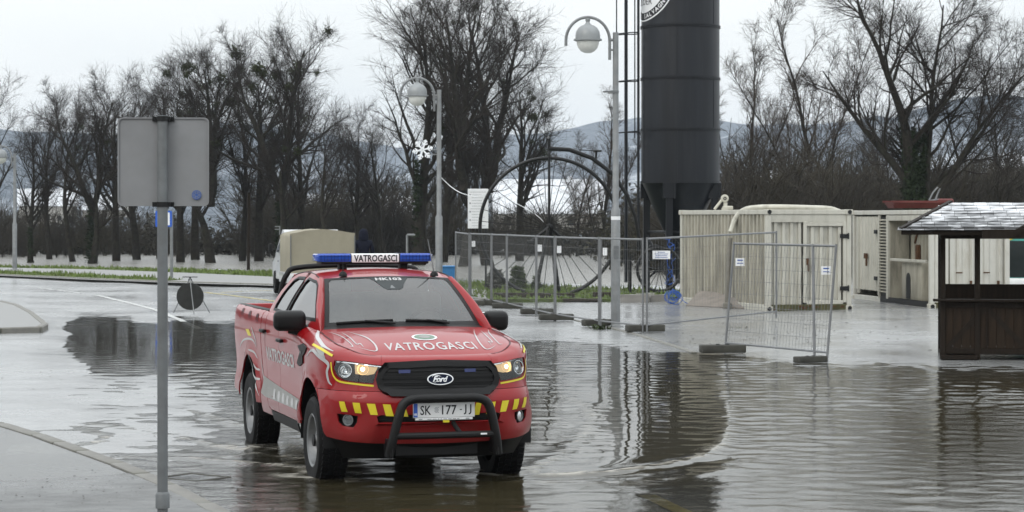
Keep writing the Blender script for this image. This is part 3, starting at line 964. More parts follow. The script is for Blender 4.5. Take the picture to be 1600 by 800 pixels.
# snowflake decoration on the middle lamp
M['flake'] = pm('white_snowflake_tube', (.8, .82, .84), .5, 0, .05)
lb = lampB.location
sf = thing('snowflake_decoration', 'white snowflake ornament fixed to the middle street lamp', 'decoration', (lb.x - .42, lb.y - .02, A(658, 234, lb.y).z))
mb = MB()
for k in range(6):
    a = k * pi / 3 + .2; d = Vector((cos(a), 0, sin(a)))
    mb.bar((0, 0, 0), d * .27, .022, 6)
    for f, l in ((.13, .09), (.2, .06)):
        for s in (-1, 1):
            e = Vector((cos(a + s * .9), 0, sin(a + s * .9)))
            mb.bar(d * f, d * f + e * l, .018, 6)
mb.build('flake', M['flake'], sf)
mb = MB().bar((0, 0, 0), (.42, .02, .0), .012, 6).bar((.05, 0, -.12), (.42, .02, -.12), .012, 6); mb.build('bracket', M['galv'], sf)

# ---- toppled round sign on its tripod
M['disc_back'] = pm('dull_sign_back', (.03, .031, .03), .6, 0, .25, 4, dirt=(.025, .025, .02), dscale=6)
ts = thing('portable_sign', 'dark round portable road sign on a folding tripod, seen from behind', 'road sign', G(297, 492, .02))
Yt = ts.location.y
q = .001 * 1
mb = MB().lathe([(.0001, 0), (.30, 0), (.31, .008), (.31, .02), (.0001, .02)], 36, (0, 0, .42), axis='y'); mb.build('disc', M['disc_back'], ts)
k_ = Yt / F
fr_leg = [((.0, .02, .84), (-.40, .18, .04)), ((0, .02, .84), (.42, .2, .04)), ((0, -.03, .84), (.13, -.28, .02))]
for (a, b_), mat_ in zip(fr_leg, ('galv_dark', 'galv_dark', 'galv')):
    MB().bar(a, b_, .011, 6).build('leg', M[mat_], ts)
MB().box((0, 0, .86), (.34, .03, .018)).bar((-.04, 0, .78), (0, 0, .86), .01).bar((.04, 0, .78), (0, 0, .86), .01).build('handle', M['black_metal'], ts)

# ---- mesh fence panels
M['fence'] = pm('fence_tube_steel', (.17, .175, .18), .45, .4, .15, 5)
M['wire'] = pm('fence_wire', (.16, .165, .165), .5, .3, .1, 5)
M['fblock'] = M['dark_concrete']
def fence_panel(p0, p1, z0=.12, z1=1.76, label='', lean=0.0, zr=None, dense=.09, group=None, wr=.0017):
    p0 = Vector(p0); p1 = Vector(p1)
    t = thing('mesh_fence', label, 'fence', (p0.x, p0.y, p0.z), 0, group)
    d = p1 - p0; d.z = 0; L_ = d.length; u = d.normalized()
    dz = p1.z - p0.z
    def P(s, z): 
        lx = u.x * s + u.y * lean * z; ly = u.y * s - u.x * lean * z
        return Vector((lx, ly, z + dz * s / L_))
    MB().bar(P(0, -.02), P(0, z1 + .03), .020, 10).build('upright', M['fence'], t)
    MB().bar(P(L_, -.02), P(L_, z1 + .03), .020, 10).build('upright', M['fence'], t)
    MB().bar(P(0, z1), P(L_, z1), .019, 8).build('rail', M['fence'], t)
    MB().bar(P(0, z0), P(L_, z0), .017, 8).build('rail', M['fence'], t)
    mb = MB(); n = int(L_ / dense)
    for i in range(1, n):
        mb.bar(P(L_ * i / n, z0), P(L_ * i / n, z1), wr, 4)
    for k in range(1, 8):
        z = z0 + (z1 - z0) * k / 8
        mb.bar(P(0, z), P(L_, z), wr, 4)
    w = mb.build('wire_mesh', M['wire'], t, smooth=0); w['kind'] = 'stuff'
    return t, P, L_
blk_me = MB().rbox((0, 0, .065), (.74, .24, .13), .02, 2).mesh('foot_block', M['fblock'])
blk_n = 0
def foot_block(p, rz, label, sz=1.0, group=None):
    mb = MB().rbox((-.23, 0, .065), (.27, .24, .13), .02, 2).rbox((.23, 0, .065), (.27, .24, .13), .02, 2).rbox((0, 0, .055), (.24, .22, .11), .012, 1)
    o = thing('concrete_block', label, 'fence foot', p, rz, group)
    b_ = link('block', _blk, o)
    for s in (-.08, .08):
        c = link('socket', _sock, o); c.location = (s, 0, .13)
    o.scale = (sz, sz, sz)
    return o
_blk = MB().rbox((0, 0, .065), (.74, .24, .13), .022, 2).mesh('block', M['fblock'])
_sock = MB().lathe([(.024, 0), (.036, 0), (.036, .012), (.024, .012)], 10).mesh('socket', M['black_metal'])
FP = [(735, 476), (768, 482), (792, 487), (838, 498), (867, 505), (937, 516), (1006, 524)]   # foot points of the long row, left to right
posts = [G(x, y - 6, .06) for x, y in FP]
plab = ['first fence panel of the long row, farthest left beside the grass', 'second fence panel of the long row, in front of the grey bush', 'third fence panel of the long row, under the left rim of the wheel', 'fourth fence panel of the long row, before the wheel hub',
        'fifth fence panel of the long row, left of the nearest lamp', 'sixth fence panel of the long row, passing behind the nearest lamp']
for i in range(len(posts) - 1):
    a = posts[i]; b_ = posts[i + 1]
    u = (b_ - a).normalized() * .05
    a2 = Vector((a.x + u.x, a.y + u.y, .05)); b2 = Vector((b_.x - u.x, b_.y - u.y, .05))
    t, P, L_ = fence_panel(a2, b2, label=plab[i], dense=.10)
    if i in (0, 2, 3, 4, 5):
        c = P(.06 if i != 2 else L_ - .08, 1.50)
        MB().box((c.x + .06, c.y - .03, c.z), (.09, .008, .15)).build('card', M['white_face'], t, smooth=0)
flab = ['concrete fence foot at the far left end of the long row', 'second concrete fence foot from the grass end', 'concrete fence foot left of the wheel hub', 'concrete fence foot below the wheel hub', 'concrete fence foot just right of the pickup mirror', 'concrete fence foot at the base of the nearest lamp', 'concrete fence foot where the long row turns, right of the lamp']
fblk_pix = [(722, 476), (792, 481), (838, 489), (868, 499), (0, 0), (942, 509), (1008, 518)]
for (x, y), lb_, rzz in zip([(733, 478), (762, 477), (793, 482), (839, 491), (869, 500), (938, 509), (1008, 518)], flab, (.1, .05, .0, .12, .1, .3, .25)):
    foot_block(G(x, y, .05) + Vector((0, 0, 0)), rzz, lb_)
# panel from the corner back towards the container
a = posts[-1] + Vector((.06, .02, 0)); b_ = G(1213, 503, .06); b_.z = .16
a.z = .06
t, P, L_ = fence_panel(a, b_, label='long fence panel running from the lamp corner to the container', dense=.10)
c = P(.50, 1.44)
pl_ = MB().box((c.x, c.y - .03, c.z), (.34, .008, .16)).build('notice', M['white_face'], t, smooth=0)
mb = MB()
for k, w_ in enumerate((.16, .30, .26, .28)):
    mb.box((c.x, c.y - .036, c.z + .05 - .033 * k), (w_ * .85, .002, .010))
mb.build('notice_lines', M['sticker_blue'], pl_, smooth=0)
# the loose panel standing in the water's edge
a = G(1133, 547, .03); b_ = G(1292, 563, .02)
t, P, L_ = fence_panel(a, b_, label='loose leaning fence panel standing alone at the water edge', lean=-.10, dense=.085, wr=.0028)
for s_, z_ in ((.22, 1.46), (L_ - .22, 1.38)):
    c = P(s_, z_); o = MB().box((c.x, c.y - .03, c.z), (.15, .008, .13)).build('card', M['white_face'], t, smooth=0)
    MB().box((c.x, c.y - .036, c.z + .03), (.09, .002, .02)).box((c.x, c.y - .036, c.z - .02), (.10, .002, .012)).build('card_print', M['sticker_blue'], o, smooth=0)
pr = P(L_, 0)
c0 = P(L_ - .33, .02); c1 = P(L_ - .62, 1.78)
MB().bar(c0, c1, .0225, 10).build('brace', M['fence'], t)
foot_block(G(1129, 551, .02), .12, 'concrete fence foot under the left post of the loose panel', 1.0)
foot_block(G(1266, 566, .0), .5, 'concrete fence foot under the right post of the loose panel', .72)
# fence sections further back, seen thin at the left end
a = G(712, 466, .08); b_ = G(733, 475, .06)
fence_panel(a, b_, label='end fence panel turning back to the grass at the far left of the row', dense=.12)

# ---- giant penny-farthing
PFY = 61.7
pf = thing('penny_farthing', 'giant black penny-farthing bicycle sculpture standing on the grass behind the fence', 'sculpture', (A(858, 355, PFY).x, PFY, .14))
def L(px, py): 
    q = A(px, py, PFY); return Vector((q.x - pf.location.x, 0, q.z - .14))
hub = L(858, 355); Rw = 108 * PFY / F
wheel = MB().tube([(Rw * cos(a), 0, hub.z + Rw * sin(a)) for a in np.linspace(0, 2 * pi, 97)[:-1]], .05, 8, closed=True).build('front_wheel', M['black_metal'], pf)
mb = MB()
for k in range(36):
    a = 2 * pi * (k + .5) / 36
    sgn = .12 if k % 2 else -.12
    mb.bar((0.05 * cos(a + .8), sgn, hub.z + .05 * sin(a + .8)), (Rw * cos(a), 0, hub.z + Rw * sin(a)), .009, 4)
mb.build('spokes', M['black_metal'], wheel, smooth=0)
mb = MB().lathe([(.05, -.22), (.11, -.2), (.11, -.12), (.06, -.1), (.06, .1), (.11, .12), (.11, .2), (.05, .22)], 16, (0, 0, hub.z), axis='y'); mb.build('hub', M['black_metal'], wheel)
fk = MB()
for s in (-.16, .16):
    fk.tube([(0, s, hub.z), (0, s * .9, hub.z + Rw * .5), (0, s * .5, hub.z + Rw + .12), (0, 0, hub.z + Rw + .2)], .035, 8)
fk.tube([(0, 0, hub.z + Rw + .1), (0, 0, hub.z + Rw + .62)], .045, 8)
fk.build('fork', M['black_metal'], pf)
MB().tube([L(858, 232), L(890, 234), L(925, 247), L(958, 272), L(980, 305), L(993, 340), L(1000, 380), L(1006, 402), L(1012, 420)], [.06, .06, .06, .058, .055, .05, .048, .045, .04], 10).build('backbone', M['black_metal'], pf)
MB().tube([(-.05, -.42, hub.z + Rw + .50), (-.02, -.2, hub.z + Rw + .58), (0, 0, hub.z + Rw + .56), (-.02, .2, hub.z + Rw + .58), (-.05, .42, hub.z + Rw + .50)], .028, 8).build('handlebar', M['black_metal'], pf)
sd = MB(); s0 = L(905, 234); s1 = L(934, 236)
sd.bar(s0, s1, .012, 6).rbox((s1.x, 0, s1.z - .0), (.22, .22, .05), .02, 2).bar((s1.x - .03, 0, s1.z), L(931, 248), .03, 8)
sd.build('saddle', M['black_metal'], pf)
for (a, b_) in ((L(858, 355), L(829, 378)), (L(858, 355), L(886, 378))):
    s = -.26 if a.x > b_.x else .26
    cr_ = MB().bar((a.x, s, a.z), (b_.x, s, b_.z), .045, 8).bar((0, 0, a.z), (a.x, s, a.z), .03, 8).build('crank', M['black_metal'], pf)
    MB().rbox((b_.x, s * 1.5, b_.z), (.2, .30, .09), .02, 1).build('pedal', M['black_metal'], cr_)
sh = L(1030, 421); Rs = 34 * PFY / F
rw = MB().tube([(sh.x + Rs * cos(a), 0, sh.z + Rs * sin(a)) for a in np.linspace(0, 2 * pi, 49)[:-1]], .045, 8, closed=True).build('rear_wheel', M['black_metal'], pf)
mb = MB()
for k in range(18):
    a = 2 * pi * k / 18; mb.bar((sh.x, .06 * (-1) ** k, sh.z), (sh.x + Rs * cos(a), 0, sh.z + Rs * sin(a)), .009, 4)
mb.build('spokes', M['black_metal'], rw, smooth=0)
mb = MB()
for s in (-.1, .1): mb.bar((sh.x, s, sh.z), (L(1012, 418).x, s * .4, L(1012, 418).z), .03, 8)
mb.build('rear_fork', M['black_metal'], pf)
st_ = MB()
for xx in (-.07, .07): st_.bar((xx * .5, .35 if xx > 0 else -.35, hub.z - .05), (xx * 5.0 - .05, .7 if xx > 0 else -.7, -.05), .05, 8)
st_.build('stand', M['black_metal'], pf)
mb = MB().bar((L(985, 400).x, .3, -.1), (L(985, 400).x, .3, 1.0), .05, 8).bar((L(1012, 440).x, 0, .1), (L(1012, 440).x, 0, -.2), .1, 8); mb.build('rear_stand', M['black_metal'], pf)

# ---- notice board and garland
nb = thing('notice_board', 'white notice board on two posts left of the big wheel', 'notice board', (A(747, 440, 68).x, 68, .1))
def Ln(px, py): q = A(px, py, 68); return (q.x - nb.location.x, 0, q.z - .1)
a = Ln(731, 295); b_ = Ln(763, 357)
mb = MB().rbox(((a[0] + b_[0]) / 2, 0, (a[2] + b_[2]) / 2), (b_[0] - a[0], .03, a[2] - b_[2]), .008, 1); mb.build('board', M['white_face'], nb)
for px in (735, 759):
    q = Ln(px, 300); MB().bar((q[0], .04, -.2), (q[0], .04, q[2] + .0), .03, 8).build('post', M['black_metal'], nb)
mb = MB(); rr2 = random.Random(3)
for k in range(13):
    z = a[2] - .10 - k * .085
    if k in (0, 6): mb.box(((a[0] + b_[0]) / 2, -.0165, z), ((b_[0] - a[0]) * .8, .002, .012))
    else:
        w_ = rr2.uniform(.25, .42); mb.box((a[0] + .12 + w_ / 2 , -.0165, z), (w_, .002, .012))
        if k % 3 == 1: mb.box((a[0] + .07, -.0165, z), (.05, .002, .05))
mb.build('print', M['grey_print'], nb, smooth=0)
gl_p = [A(690, 278, 66), A(705, 292, 66), A(722, 302, 65.5), A(745, 307, 65), A(768, 303, 64), A(790, 310, 63.4), A(815, 322, 63.4), A(838, 336, 63.4), A(850, 347, 63.4)]
tag(MB().tube(bent(gl_p, 6), .010, 6).build('light_garland', M['flake']), 'thin white light garland slung from behind the lamp to the wheel hub', 'garland')

# ---- silo
M['silo'] = pm('dark_blue_silo_paint', (.008, .0098, .0135), .40, 0, .30, .9, dirt=(.022, .024, .027), dscale=1.6, damt=.7, stretch=(2.2, 2.2, .16), spec=.3)
SY = 64.0
sx0 = A(1063, 300, SY).x; SR = 61.0 * SY / F
si = thing('silo', 'tall dark blue-black steel silo on legs behind the pale container', 'silo', (sx0, SY, .08))
def sz(py): return A(1063, py, SY - SR).z - .08
zb, zt_ = sz(283), 13.4
mb = MB().lathe([(SR, zb), (SR, zt_), (SR * .93, zt_ + .22), (SR * .3, zt_ + .55), (.001, zt_ + .58)], 64); mb.build('shell', M['silo'], si)
ringm = MB().lathe([(SR + .001, -.035), (SR + .03, -.035), (SR + .03, -.012), (SR + .012, -.012), (SR + .012, .012), (SR + .03, .012), (SR + .03, .035), (SR + .001, .035)], 64).mesh('seam_ring', M['silo'])
for z in (sz(38), sz(120), sz(201), sz(38) + 1.37, sz(38) + 2.74, sz(38) + 4.1):
    o = link('seam_ring', ringm, si); o.location = (0, 0, z)
MB().lathe([(SR + .03, zb + .02), (SR + .03, zb - .05), (SR - .02, zb - .05)], 64).build('bottom_ring', M['silo'], si)
MB().lathe([(SR - .02, zb - .02), (.24, zb - 1.95), (.24, zb - 2.25), (.001, zb - 2.25)], 48).build('hopper', M['silo'], si)
for k in range(4):
    a = radians(-112 + 90 * k)
    x, y = (SR - .10) * cos(a), (SR - .10) * sin(a)
    leg = MB().box((x, y, (zb - .4) / 2), (.19, .19, zb - .4)).box((x, y, .03), (.42, .42, .06)).build('leg', M['silo'], si)
    MB().box((x * 1.0, y * 1.0, zb - .26), (.36, .30, .42)).box((x - .15, y - .12, zb - .27), (.025, .12, .46)).box((x + .15, y - .12, zb - .27), (.025, .12, .46)).build('bracket', M['silo'], leg)
mb = MB()
for k in range(4):
    a = radians(-112 + 90 * k); b2 = radians(-112 + 90 * (k + 1)); r_ = SR - .1
    mb.bar((r_ * cos(a), r_ * sin(a), 1.7), (r_ * cos(b2), r_ * sin(b2), .35), .03, 6).bar((r_ * cos(a), r_ * sin(a), 1.75), (r_ * cos(b2), r_ * sin(b2), 1.75), .035, 6)
mb.build('braces', M['silo'], si)
mb = MB().lathe([(.2, 0), (.2, .25), (.27, .27), (.27, .45), (.2, .47), (.2, .7)], 16, (.05, 0, zb - 2.9)).rbox((-.2, -.25, .95), (.5, .4, .5), .04, 1).rbox((-.75, -.3, 1.15), (.34, .3, .46), .04, 1).bar((-.6, -.3, 1.2), (.1, -.1, 1.0), .06, 8)
mb.build('outlet_valve', M['black_metal'], si)
# upright weld seams, staggered from course to course
zc3 = [zb, sz(201), sz(120), sz(38), sz(38) + 1.37]
for i in range(4):
    a = radians(-75 + (38 if i % 2 else -24)); x, y = (SR + .002) * cos(a), (SR + .002) * sin(a)
    MB().box((x, y, (zc3[i] + zc3[i + 1]) / 2), (.018, .012, zc3[i + 1] - zc3[i] - .09), rot=(0, 0, a + pi / 2)).build('weld_seam', M['silo'], si, smooth=0)
# ladder with safety cage
lx = -(SR + .10)
mb = MB()
for yy in (-.2, .2): mb.sqbar((lx - .0, yy - .3, 1.2), (lx - .0, yy - .3, zt_ + .6), .05, .04)
mb.build('ladder_rails', M['silo'], si)
rung = MB().bar((0, -.2, 0), (0, .2, 0), .013, 6).mesh('rung', M['silo'])
k = 0; z = 1.4
while z < zt_:
    o = link('rung', rung, si); o.location = (lx, -.3, z); z += .28
hoop = MB().tube([(.02 - .36 + .36 * cos(a) - (.28 if abs(cos(a)) < .99 and cos(a) < .3 else 0) * 0, .36 * sin(a), 0) for a in np.linspace(-pi, pi, 25)[:-1]], .016, 6, closed=True)
hp = [(-.0, -.22, 0), (-.12, -.34, 0), (-.36, -.36, -.02), (-.55, -.26, -.03), (-.62, 0, -.03), (-.55, .26, -.02), (-.36, .36, .0), (-.12, .34, 0), (0, .22, 0)]
hoopm = MB().tube(bent(hp, 4), .017, 6).mesh('cage_hoop', M['silo'])
for z in (sz(201) - .06, sz(120) - .06, sz(45) - .06, sz(45) + 1.3, sz(45) + 2.7):
    o = link('cage_hoop', hoopm, si); o.location = (lx, -.3, z)
mb = MB()
for x, y in ((-.62, 0), (-.36, -.36), (-.36, .36), (-.12, -.34)):
    mb.bar((lx + x, -.3 + y, sz(215) - .3 * 0), (lx + x, -.3 + y, zt_ + .5), .018, 6)
mb.bar((lx - .33, .1, .3), (lx - .33, .1, zt_), .05, 8)
mb.build('cage_bars', M['silo'], si)
# round emblem near the top, lower half in view: white disc, dark ring with white lettering
ez = sz(-33); er = .99 * 1.15
def on_silo(p, lift):
    a = radians(-160) + p[0] / SR
    r_ = SR + lift
    return (r_ * cos(a), r_ * sin(a), ez + p[1])
def silo_disc(name, r0, r1, mat, lift, parent, n=72, rings=10):
    mb = MB(); vs = []; fs = []
    for i in range(rings + 1):
        rr_ = r0 + (r1 - r0) * i / rings
        for k in range(n): vs.append(on_silo((rr_ * cos(2 * pi * k / n), rr_ * sin(2 * pi * k / n)), lift))
    for i in range(rings):
        for k in range(n): fs.append((i * n + k, i * n + (k + 1) % n, (i + 1) * n + (k + 1) % n, (i + 1) * n + k))
    mb.add(vs, fs); return mb.build(name, mat, parent, smooth=60)
em = silo_disc('emblem', .001, er, M['white_face'], .006, si)
silo_disc('emblem_ring', er * .79, er * .965, M['dark_print'], .010, em, rings=3)
mb = MB()
def arc_text(txt, rad, a0, a1, size):
    n_ = len(txt)
    for i, ch in enumerate(txt):
        if ch == ' ': continue
        vs, fs, w, h = text2d(ch, size, .004)
        a = a0 + (a1 - a0) * i / (n_ - 1); ca, sa = cos(a), sin(a)
        # upright along the lower arc: letter tops point to the centre
        out = []
        for x, y in vs:
            rr_ = rad - y; tt = a + x / rad
            out.append(on_silo((rr_ * cos(tt), rr_ * sin(tt)), .014))
        mb.add(out, fs)
arc_text('GRADNJA I SALVAGNUCCI', er * .875, radians(-165), radians(-8), .17)
mb.build('emblem_lettering', M['white_face'], em, smooth=0)['kind'] = 'stuff'
mb = MB()
for txt, dy, s_, bo in (('NUH', .48 - .62, .62, .02), ('SILOER', -.58, .26, 0)):
    vs, fs, w, h = text2d(txt, s_, bo)
    mb.add([on_silo((x, y + dy), .014) for x, y in vs], fs)
mb.build('emblem_words', M['dark_print'], em, smooth=0)

# ---- blue cable on the silo leg and coil on the ground
M['blue_cable'] = pm('blue_cable', (.02, .10, .42), .45, 0, .2)
rr3 = random.Random(6)
cc = G(1051, 474, .1)
pts = []
for k in range(84):
    a = k * .55 + rr3.gauss(0, .1); lp_ = k // 12
    r_ = .11 + .06 * sin(lp_ * 2.3) * .8 + .02 * rr3.random(); cx_ = .05 * sin(lp_ * 1.7); cz_ = .04 * cos(lp_ * 2.9)
    pts.append((cc.x + cx_ + r_ * cos(a) * 1.15, cc.y - .3 + .06 * sin(lp_ * 3.1) + .05 * cos(a), .28 + cz_ + r_ * .95 * sin(a)))
pts += [(cc.x + .28, cc.y - .32, .14), (cc.x + .42, cc.y - .3, .10)]
tag(MB().tube(bent(pts, 2), .009, 5).build('cable_coil', M['blue_cable']), 'coil of bright blue cable lying at the silo foot', 'cable')
la = radians(-112); lxp = sx0 + (SR - .1) * cos(la); lyp = SY + (SR - .1) * sin(la) - .12
pts = []
for k in range(60):
    t_ = k / 59; pts.append((lxp + .14 * sin(k * .55) * rr3.uniform(.3, 1.2) + rr3.gauss(0, .03), lyp - .05, .35 + 1.35 * (.5 + .5 * sin(k * .21)) * (1 - .25 * t_)))
tag(MB().tube(bent(pts, 2), .007, 5).build('hanging_cable', M['blue_cable']), 'blue cable looped up the front leg of the silo', 'cable')

# ---- containers
M['cont'] = pm('cream_container_paint', (.45, .44, .385), .5, 0, .07, 3, dirt=(.17, .15, .115), dscale=2.6, damt=.45, dlo=.50, dhi=.74, stretch=(1.2, 1.2, .5))
M['cont_dirty'] = pm('stained_container_paint', (.37, .35, .285), .55, 0, .12, 3, dirt=(.10, .095, .078), dscale=2.4, damt=.7, dlo=.44, dhi=.66, stretch=(1.6, 1.6, .25))
M['cont_white'] = pm('white_container_paint', (.50, .495, .45), .5, 0, .06, 2, dirt=(.26, .22, .15), dscale=2.4, damt=.45, stretch=(2, 2, .5))
M['rust'] = pm('rusty_steel', (.085, .045, .025), .75, 0, .4, 8, dirt=(.03, .025, .02), dscale=6)
M['moss_sill'] = pm('mossy_sill', (.07, .068, .035), .8, 0, .4, 6)
def corrug(mb, a, b_, z0, z1, nrm, pitch=.19, depth=.036, flat=.35):
    """corrugated wall between ground points a and b, ribs standing out along nrm"""
    a = Vector(a); b_ = Vector(b_); d = (b_ - a); L_ = d.length; u = d.normalized(); nrm = Vector(nrm)
    n_ = max(1, round(L_ / pitch)); p_ = L_ / n_
    prof = []
    for i in range(n_):
        s = i * p_
        prof += [(s, 0), (s + p_ * flat, 0), (s + p_ * .5, depth), (s + p_ * .85, depth)]
    prof.append((L_, 0))
    vs = []
    for s, o in prof:
        q = a + u * s - nrm * (depth - o)
        vs += [(q.x, q.y, z0), (q.x, q.y, z1)]
    mb.add(vs, [(2 * i, 2 * i + 2, 2 * i + 3, 2 * i + 1) for i in range(len(prof) - 1)])
    return mb
C1z0 = .12
cst_me = MB().rbox((0, 0, 0), (.18, .165, .12), .012, 1).mesh('corner_casting', M['cont'])
hole_me = MB().lathe([(.0001, 0), (.036, 0), (.044, -.006), (.052, -.006)], 12, axis='y').mesh('casting_hole', M['black_metal'])
def container_frame(t, w, d, h, mat):
    """posts and rails of a box from (0,0,0) to (w,d,h), front face at y=0"""
    for x, y in ((.06, .06), (w - .06, .06), (.06, d - .06), (w - .06, d - .06)):
        MB().rbox((x, y, h / 2), (.12, .12, h - .24), .012, 1).build('corner_post', mat, t)
        for z in (.06, h - .06):
            c = link('corner_casting', cst_me, t); c.location = (x + (.0 if x < w / 2 else 0), y, z)
            if y < d / 2:
                hh = link('casting_hole', hole_me, c); hh.location = (0, -.085, 0)
    for y, nm in ((.05, 'front'), (d - .05, 'back')):
        MB().rbox((w / 2, y, h - .06), (w - .26, .09, .11), .01, 1).build('top_rail', mat, t)
        MB().rbox((w / 2, y, .08), (w - .26, .09, .15), .01, 1).build('bottom_rail', M['moss_sill'] if y < d / 2 else mat, t)
    for x in (.05, w - .05):
        MB().rbox((x, d / 2, h - .06), (.09, d - .26, .11), .01, 1).build('top_rail', mat, t)
        MB().rbox((x, d / 2, .08), (.09, d - .26, .15), .01, 1).build('bottom_rail', mat, t)

# first container: its end (doors) faces the camera, its long side runs back to the left
K1 = G(1198, 487, .06)
c1 = thing('container', 'small cream container with stained ribbed side, nearest the silo', 'container', (K1.x, K1.y, .06), radians(17))
w1, d1, h1 = 2.15, 5.5, 2.36
container_frame(c1, w1, d1, h1, M['cont'])
corrug(MB(), (0.03, d1 - .12, 0), (.03, .12, 0), .155, h1 - .115, (-1, 0, 0), .22, .085).build('side_wall', M['cont_dirty'], c1, smooth=0)
corrug(MB(), (w1 - .03, .12, 0), (w1 - .03, d1 - .12, 0), .155, h1 - .115, (1, 0, 0), .155, .045).build('side_wall', M['cont'], c1, smooth=0)
corrug(MB(), (w1 - .12, d1 - .03, 0), (.12, d1 - .03, 0), .155, h1 - .115, (0, 1, 0), .155, .045).build('end_wall', M['cont'], c1, smooth=0)
MB().box((w1 / 2, d1 / 2, h1 - .05), (w1 - .2, d1 - .2, .03)).build('roof', M['cont_dirty'], c1, smooth=0)
MB().box((w1 / 2, d1 / 2, .12), (w1 - .2, d1 - .2, .04)).build('underfloor', M['black_metal'], c1, smooth=0)
# end: ribbed fixed leaf on the left, framed door on the right
corrug(MB(), (.12, .075, 0), (.93, .075, 0), .155, h1 - .30, (0, -1, 0), .21, .055, .5).build('fixed_panel', M['cont'], c1, smooth=0)
MB().rbox((w1 / 2, .06, h1 - .205), (w1 - .24, .05, .19), .008, 1).build('header', M['cont'], c1)
dr = corrug(MB(), (1.02, .060, 0), (w1 - .21, .060, 0), .24, h1 - .40, (0, -1, 0), .21, .055, .5)
dro = dr.build('door', M['cont'], c1, smooth=0)
mb = MB()
for x in (.975, w1 - .165): mb.rbox((x, .035, (h1 - .13) / 2 + .02), (.085, .05, h1 - .47), .008, 1)
for z in (.20, h1 - .345): mb.rbox(((.975 + w1 - .165) / 2, .036, z), (w1 - .165 - .975 - .087, .048, .09), .008, 1)
mb.build('door_frame', M['cont'], dro)
for z in (.52, h1 - .62):
    MB().rbox((w1 - .19, -.005, z), (.22, .03, .10), .008, 1).bar((w1 - .09, -.01, z - .07), (w1 - .09, -.01, z + .07), .022, 8).build('hinge', M['black_metal'], dro)
MB().rbox((1.03, .0, 1.15), (.07, .035, .16), .01, 1).box((1.04, -.02, 1.02), (.025, .03, .2)).build('lock', M['rust'], dro)
# streaks of rust and a pitted sill
mb = MB(); rr4 = random.Random(2)
for k in range(9):
    x = rr4.uniform(.15, w1 - .15); mb.rbox((x, .003, rr4.uniform(.05, .12)), (rr4.uniform(.04, .16), .006, rr4.uniform(.02, .06)), .002, 1)
mb.build('rust_flakes', M['rust'], c1)
# debris along the roof edge
M['hose'] = pm('cream_hose', (.52, .51, .44), .55, 0, .10, 4, dirt=(.2, .18, .13), dscale=5)
M['drain_pipe'] = pm('grey_drain_hose', (.16, .15, .125), .6, 0, .2, 4)
hs = [A(1136, 476, 53.3), A(1137, 440, 53.3), A(1139, 400, 53.4), A(1142, 362, 53.4), A(1150, 340, 53.4), A(1163, 328, 53.2), A(1185, 324, 52.8), A(1220, 323.5, 52.4), A(1260, 324.5, 52.4), A(1295, 326, 52.6), A(1312, 331, 52.8)]
for p in hs[:4]: p.y -= .0
hp_ = bent(hs[3:], 6)
tag(MB().tube(bent(hs[:3] + [A(1141, 372, 53.4)], 6), .055, 10).rbox(hs[0] + Vector((0, 0, -.02)), (.2, .2, .16), .03, 1).build('drain_hose', M['drain_pipe']), 'dull grey hose hanging down the ribbed side of the container nearest the silo', 'hose')
tag(MB().tube(hp_, .062, 10).build('hose', M['hose']), 'thick cream hose looping over the top of the container nearest the silo', 'hose')
vl = thing('pump_valve', 'pale round pump valve standing on the container roof edge beside the silo', 'pump', A(1131, 334, 57.0))
vl.location.z = .06 + h1
mb = MB().lathe([(.001, -.05), (.085, -.05), (.10, -.03), (.10, .03), (.085, .05), (.001, .05)], 20, (.02, -.02, .30), axis='y'); mb.build('wheel_cover', M['hose'], vl)
MB().bar((-.24, 0, .02), (-.02, 0, .30), .035, 8).build('pipe', M['hose'], vl)
MB().lathe([(.10, 0), (.10, .05), (.05, .08), (.05, .2), (.001, .2)], 14, (.04, 0, 0)).rbox((.1, 0, .06), (.26, .18, .10), .02, 1).build('body', M['hose'], vl)
MB().lathe([(.001, 0), (.04, -.01), (.04, -.03)], 14, (.02, -.065, .30), axis='y').build('hub', M['black_metal'], vl)
# plate leaning at the foot of the ribbed side
rp_ = [A(1072, 482, 54.4), A(1164, 484, 52.9), A(1178, 470, 53.4), A(1092, 467, 55.4)]
rp_[0].z = rp_[1].z = .10; rp_[2].z = .42; rp_[3].z = .42
mb = MB(); nrm = (rp_[1] - rp_[0]).cross(rp_[3] - rp_[0]).normalized() * -.05
mb.add(rp_ + [p + nrm for p in rp_], [(0, 1, 2, 3), (7, 6, 5, 4), (0, 4, 5, 1), (1, 5, 6, 2), (2, 6, 7, 3), (3, 7, 4, 0)])
M['ramp'] = pm('weathered_board', (.20, .175, .15), .7, 0, .2, 3, dirt=(.09, .08, .07), dscale=5)
rmp = mb.build('ramp_board', M['ramp'], smooth=0); tag(rmp, 'weathered sloping board leaning at the foot of the ribbed container side', 'board')
mb = MB()
for f in (.06, .5, .94):
    a_ = rp_[0].lerp(rp_[1], f); b2_ = rp_[3].lerp(rp_[2], f)
    mb.sqbar(Vector((b2_.x, b2_.y, .06)), b2_ + Vector((0, 0, -.05)), .06)
mb.build('legs', M['black_metal'], rmp, smooth=0)

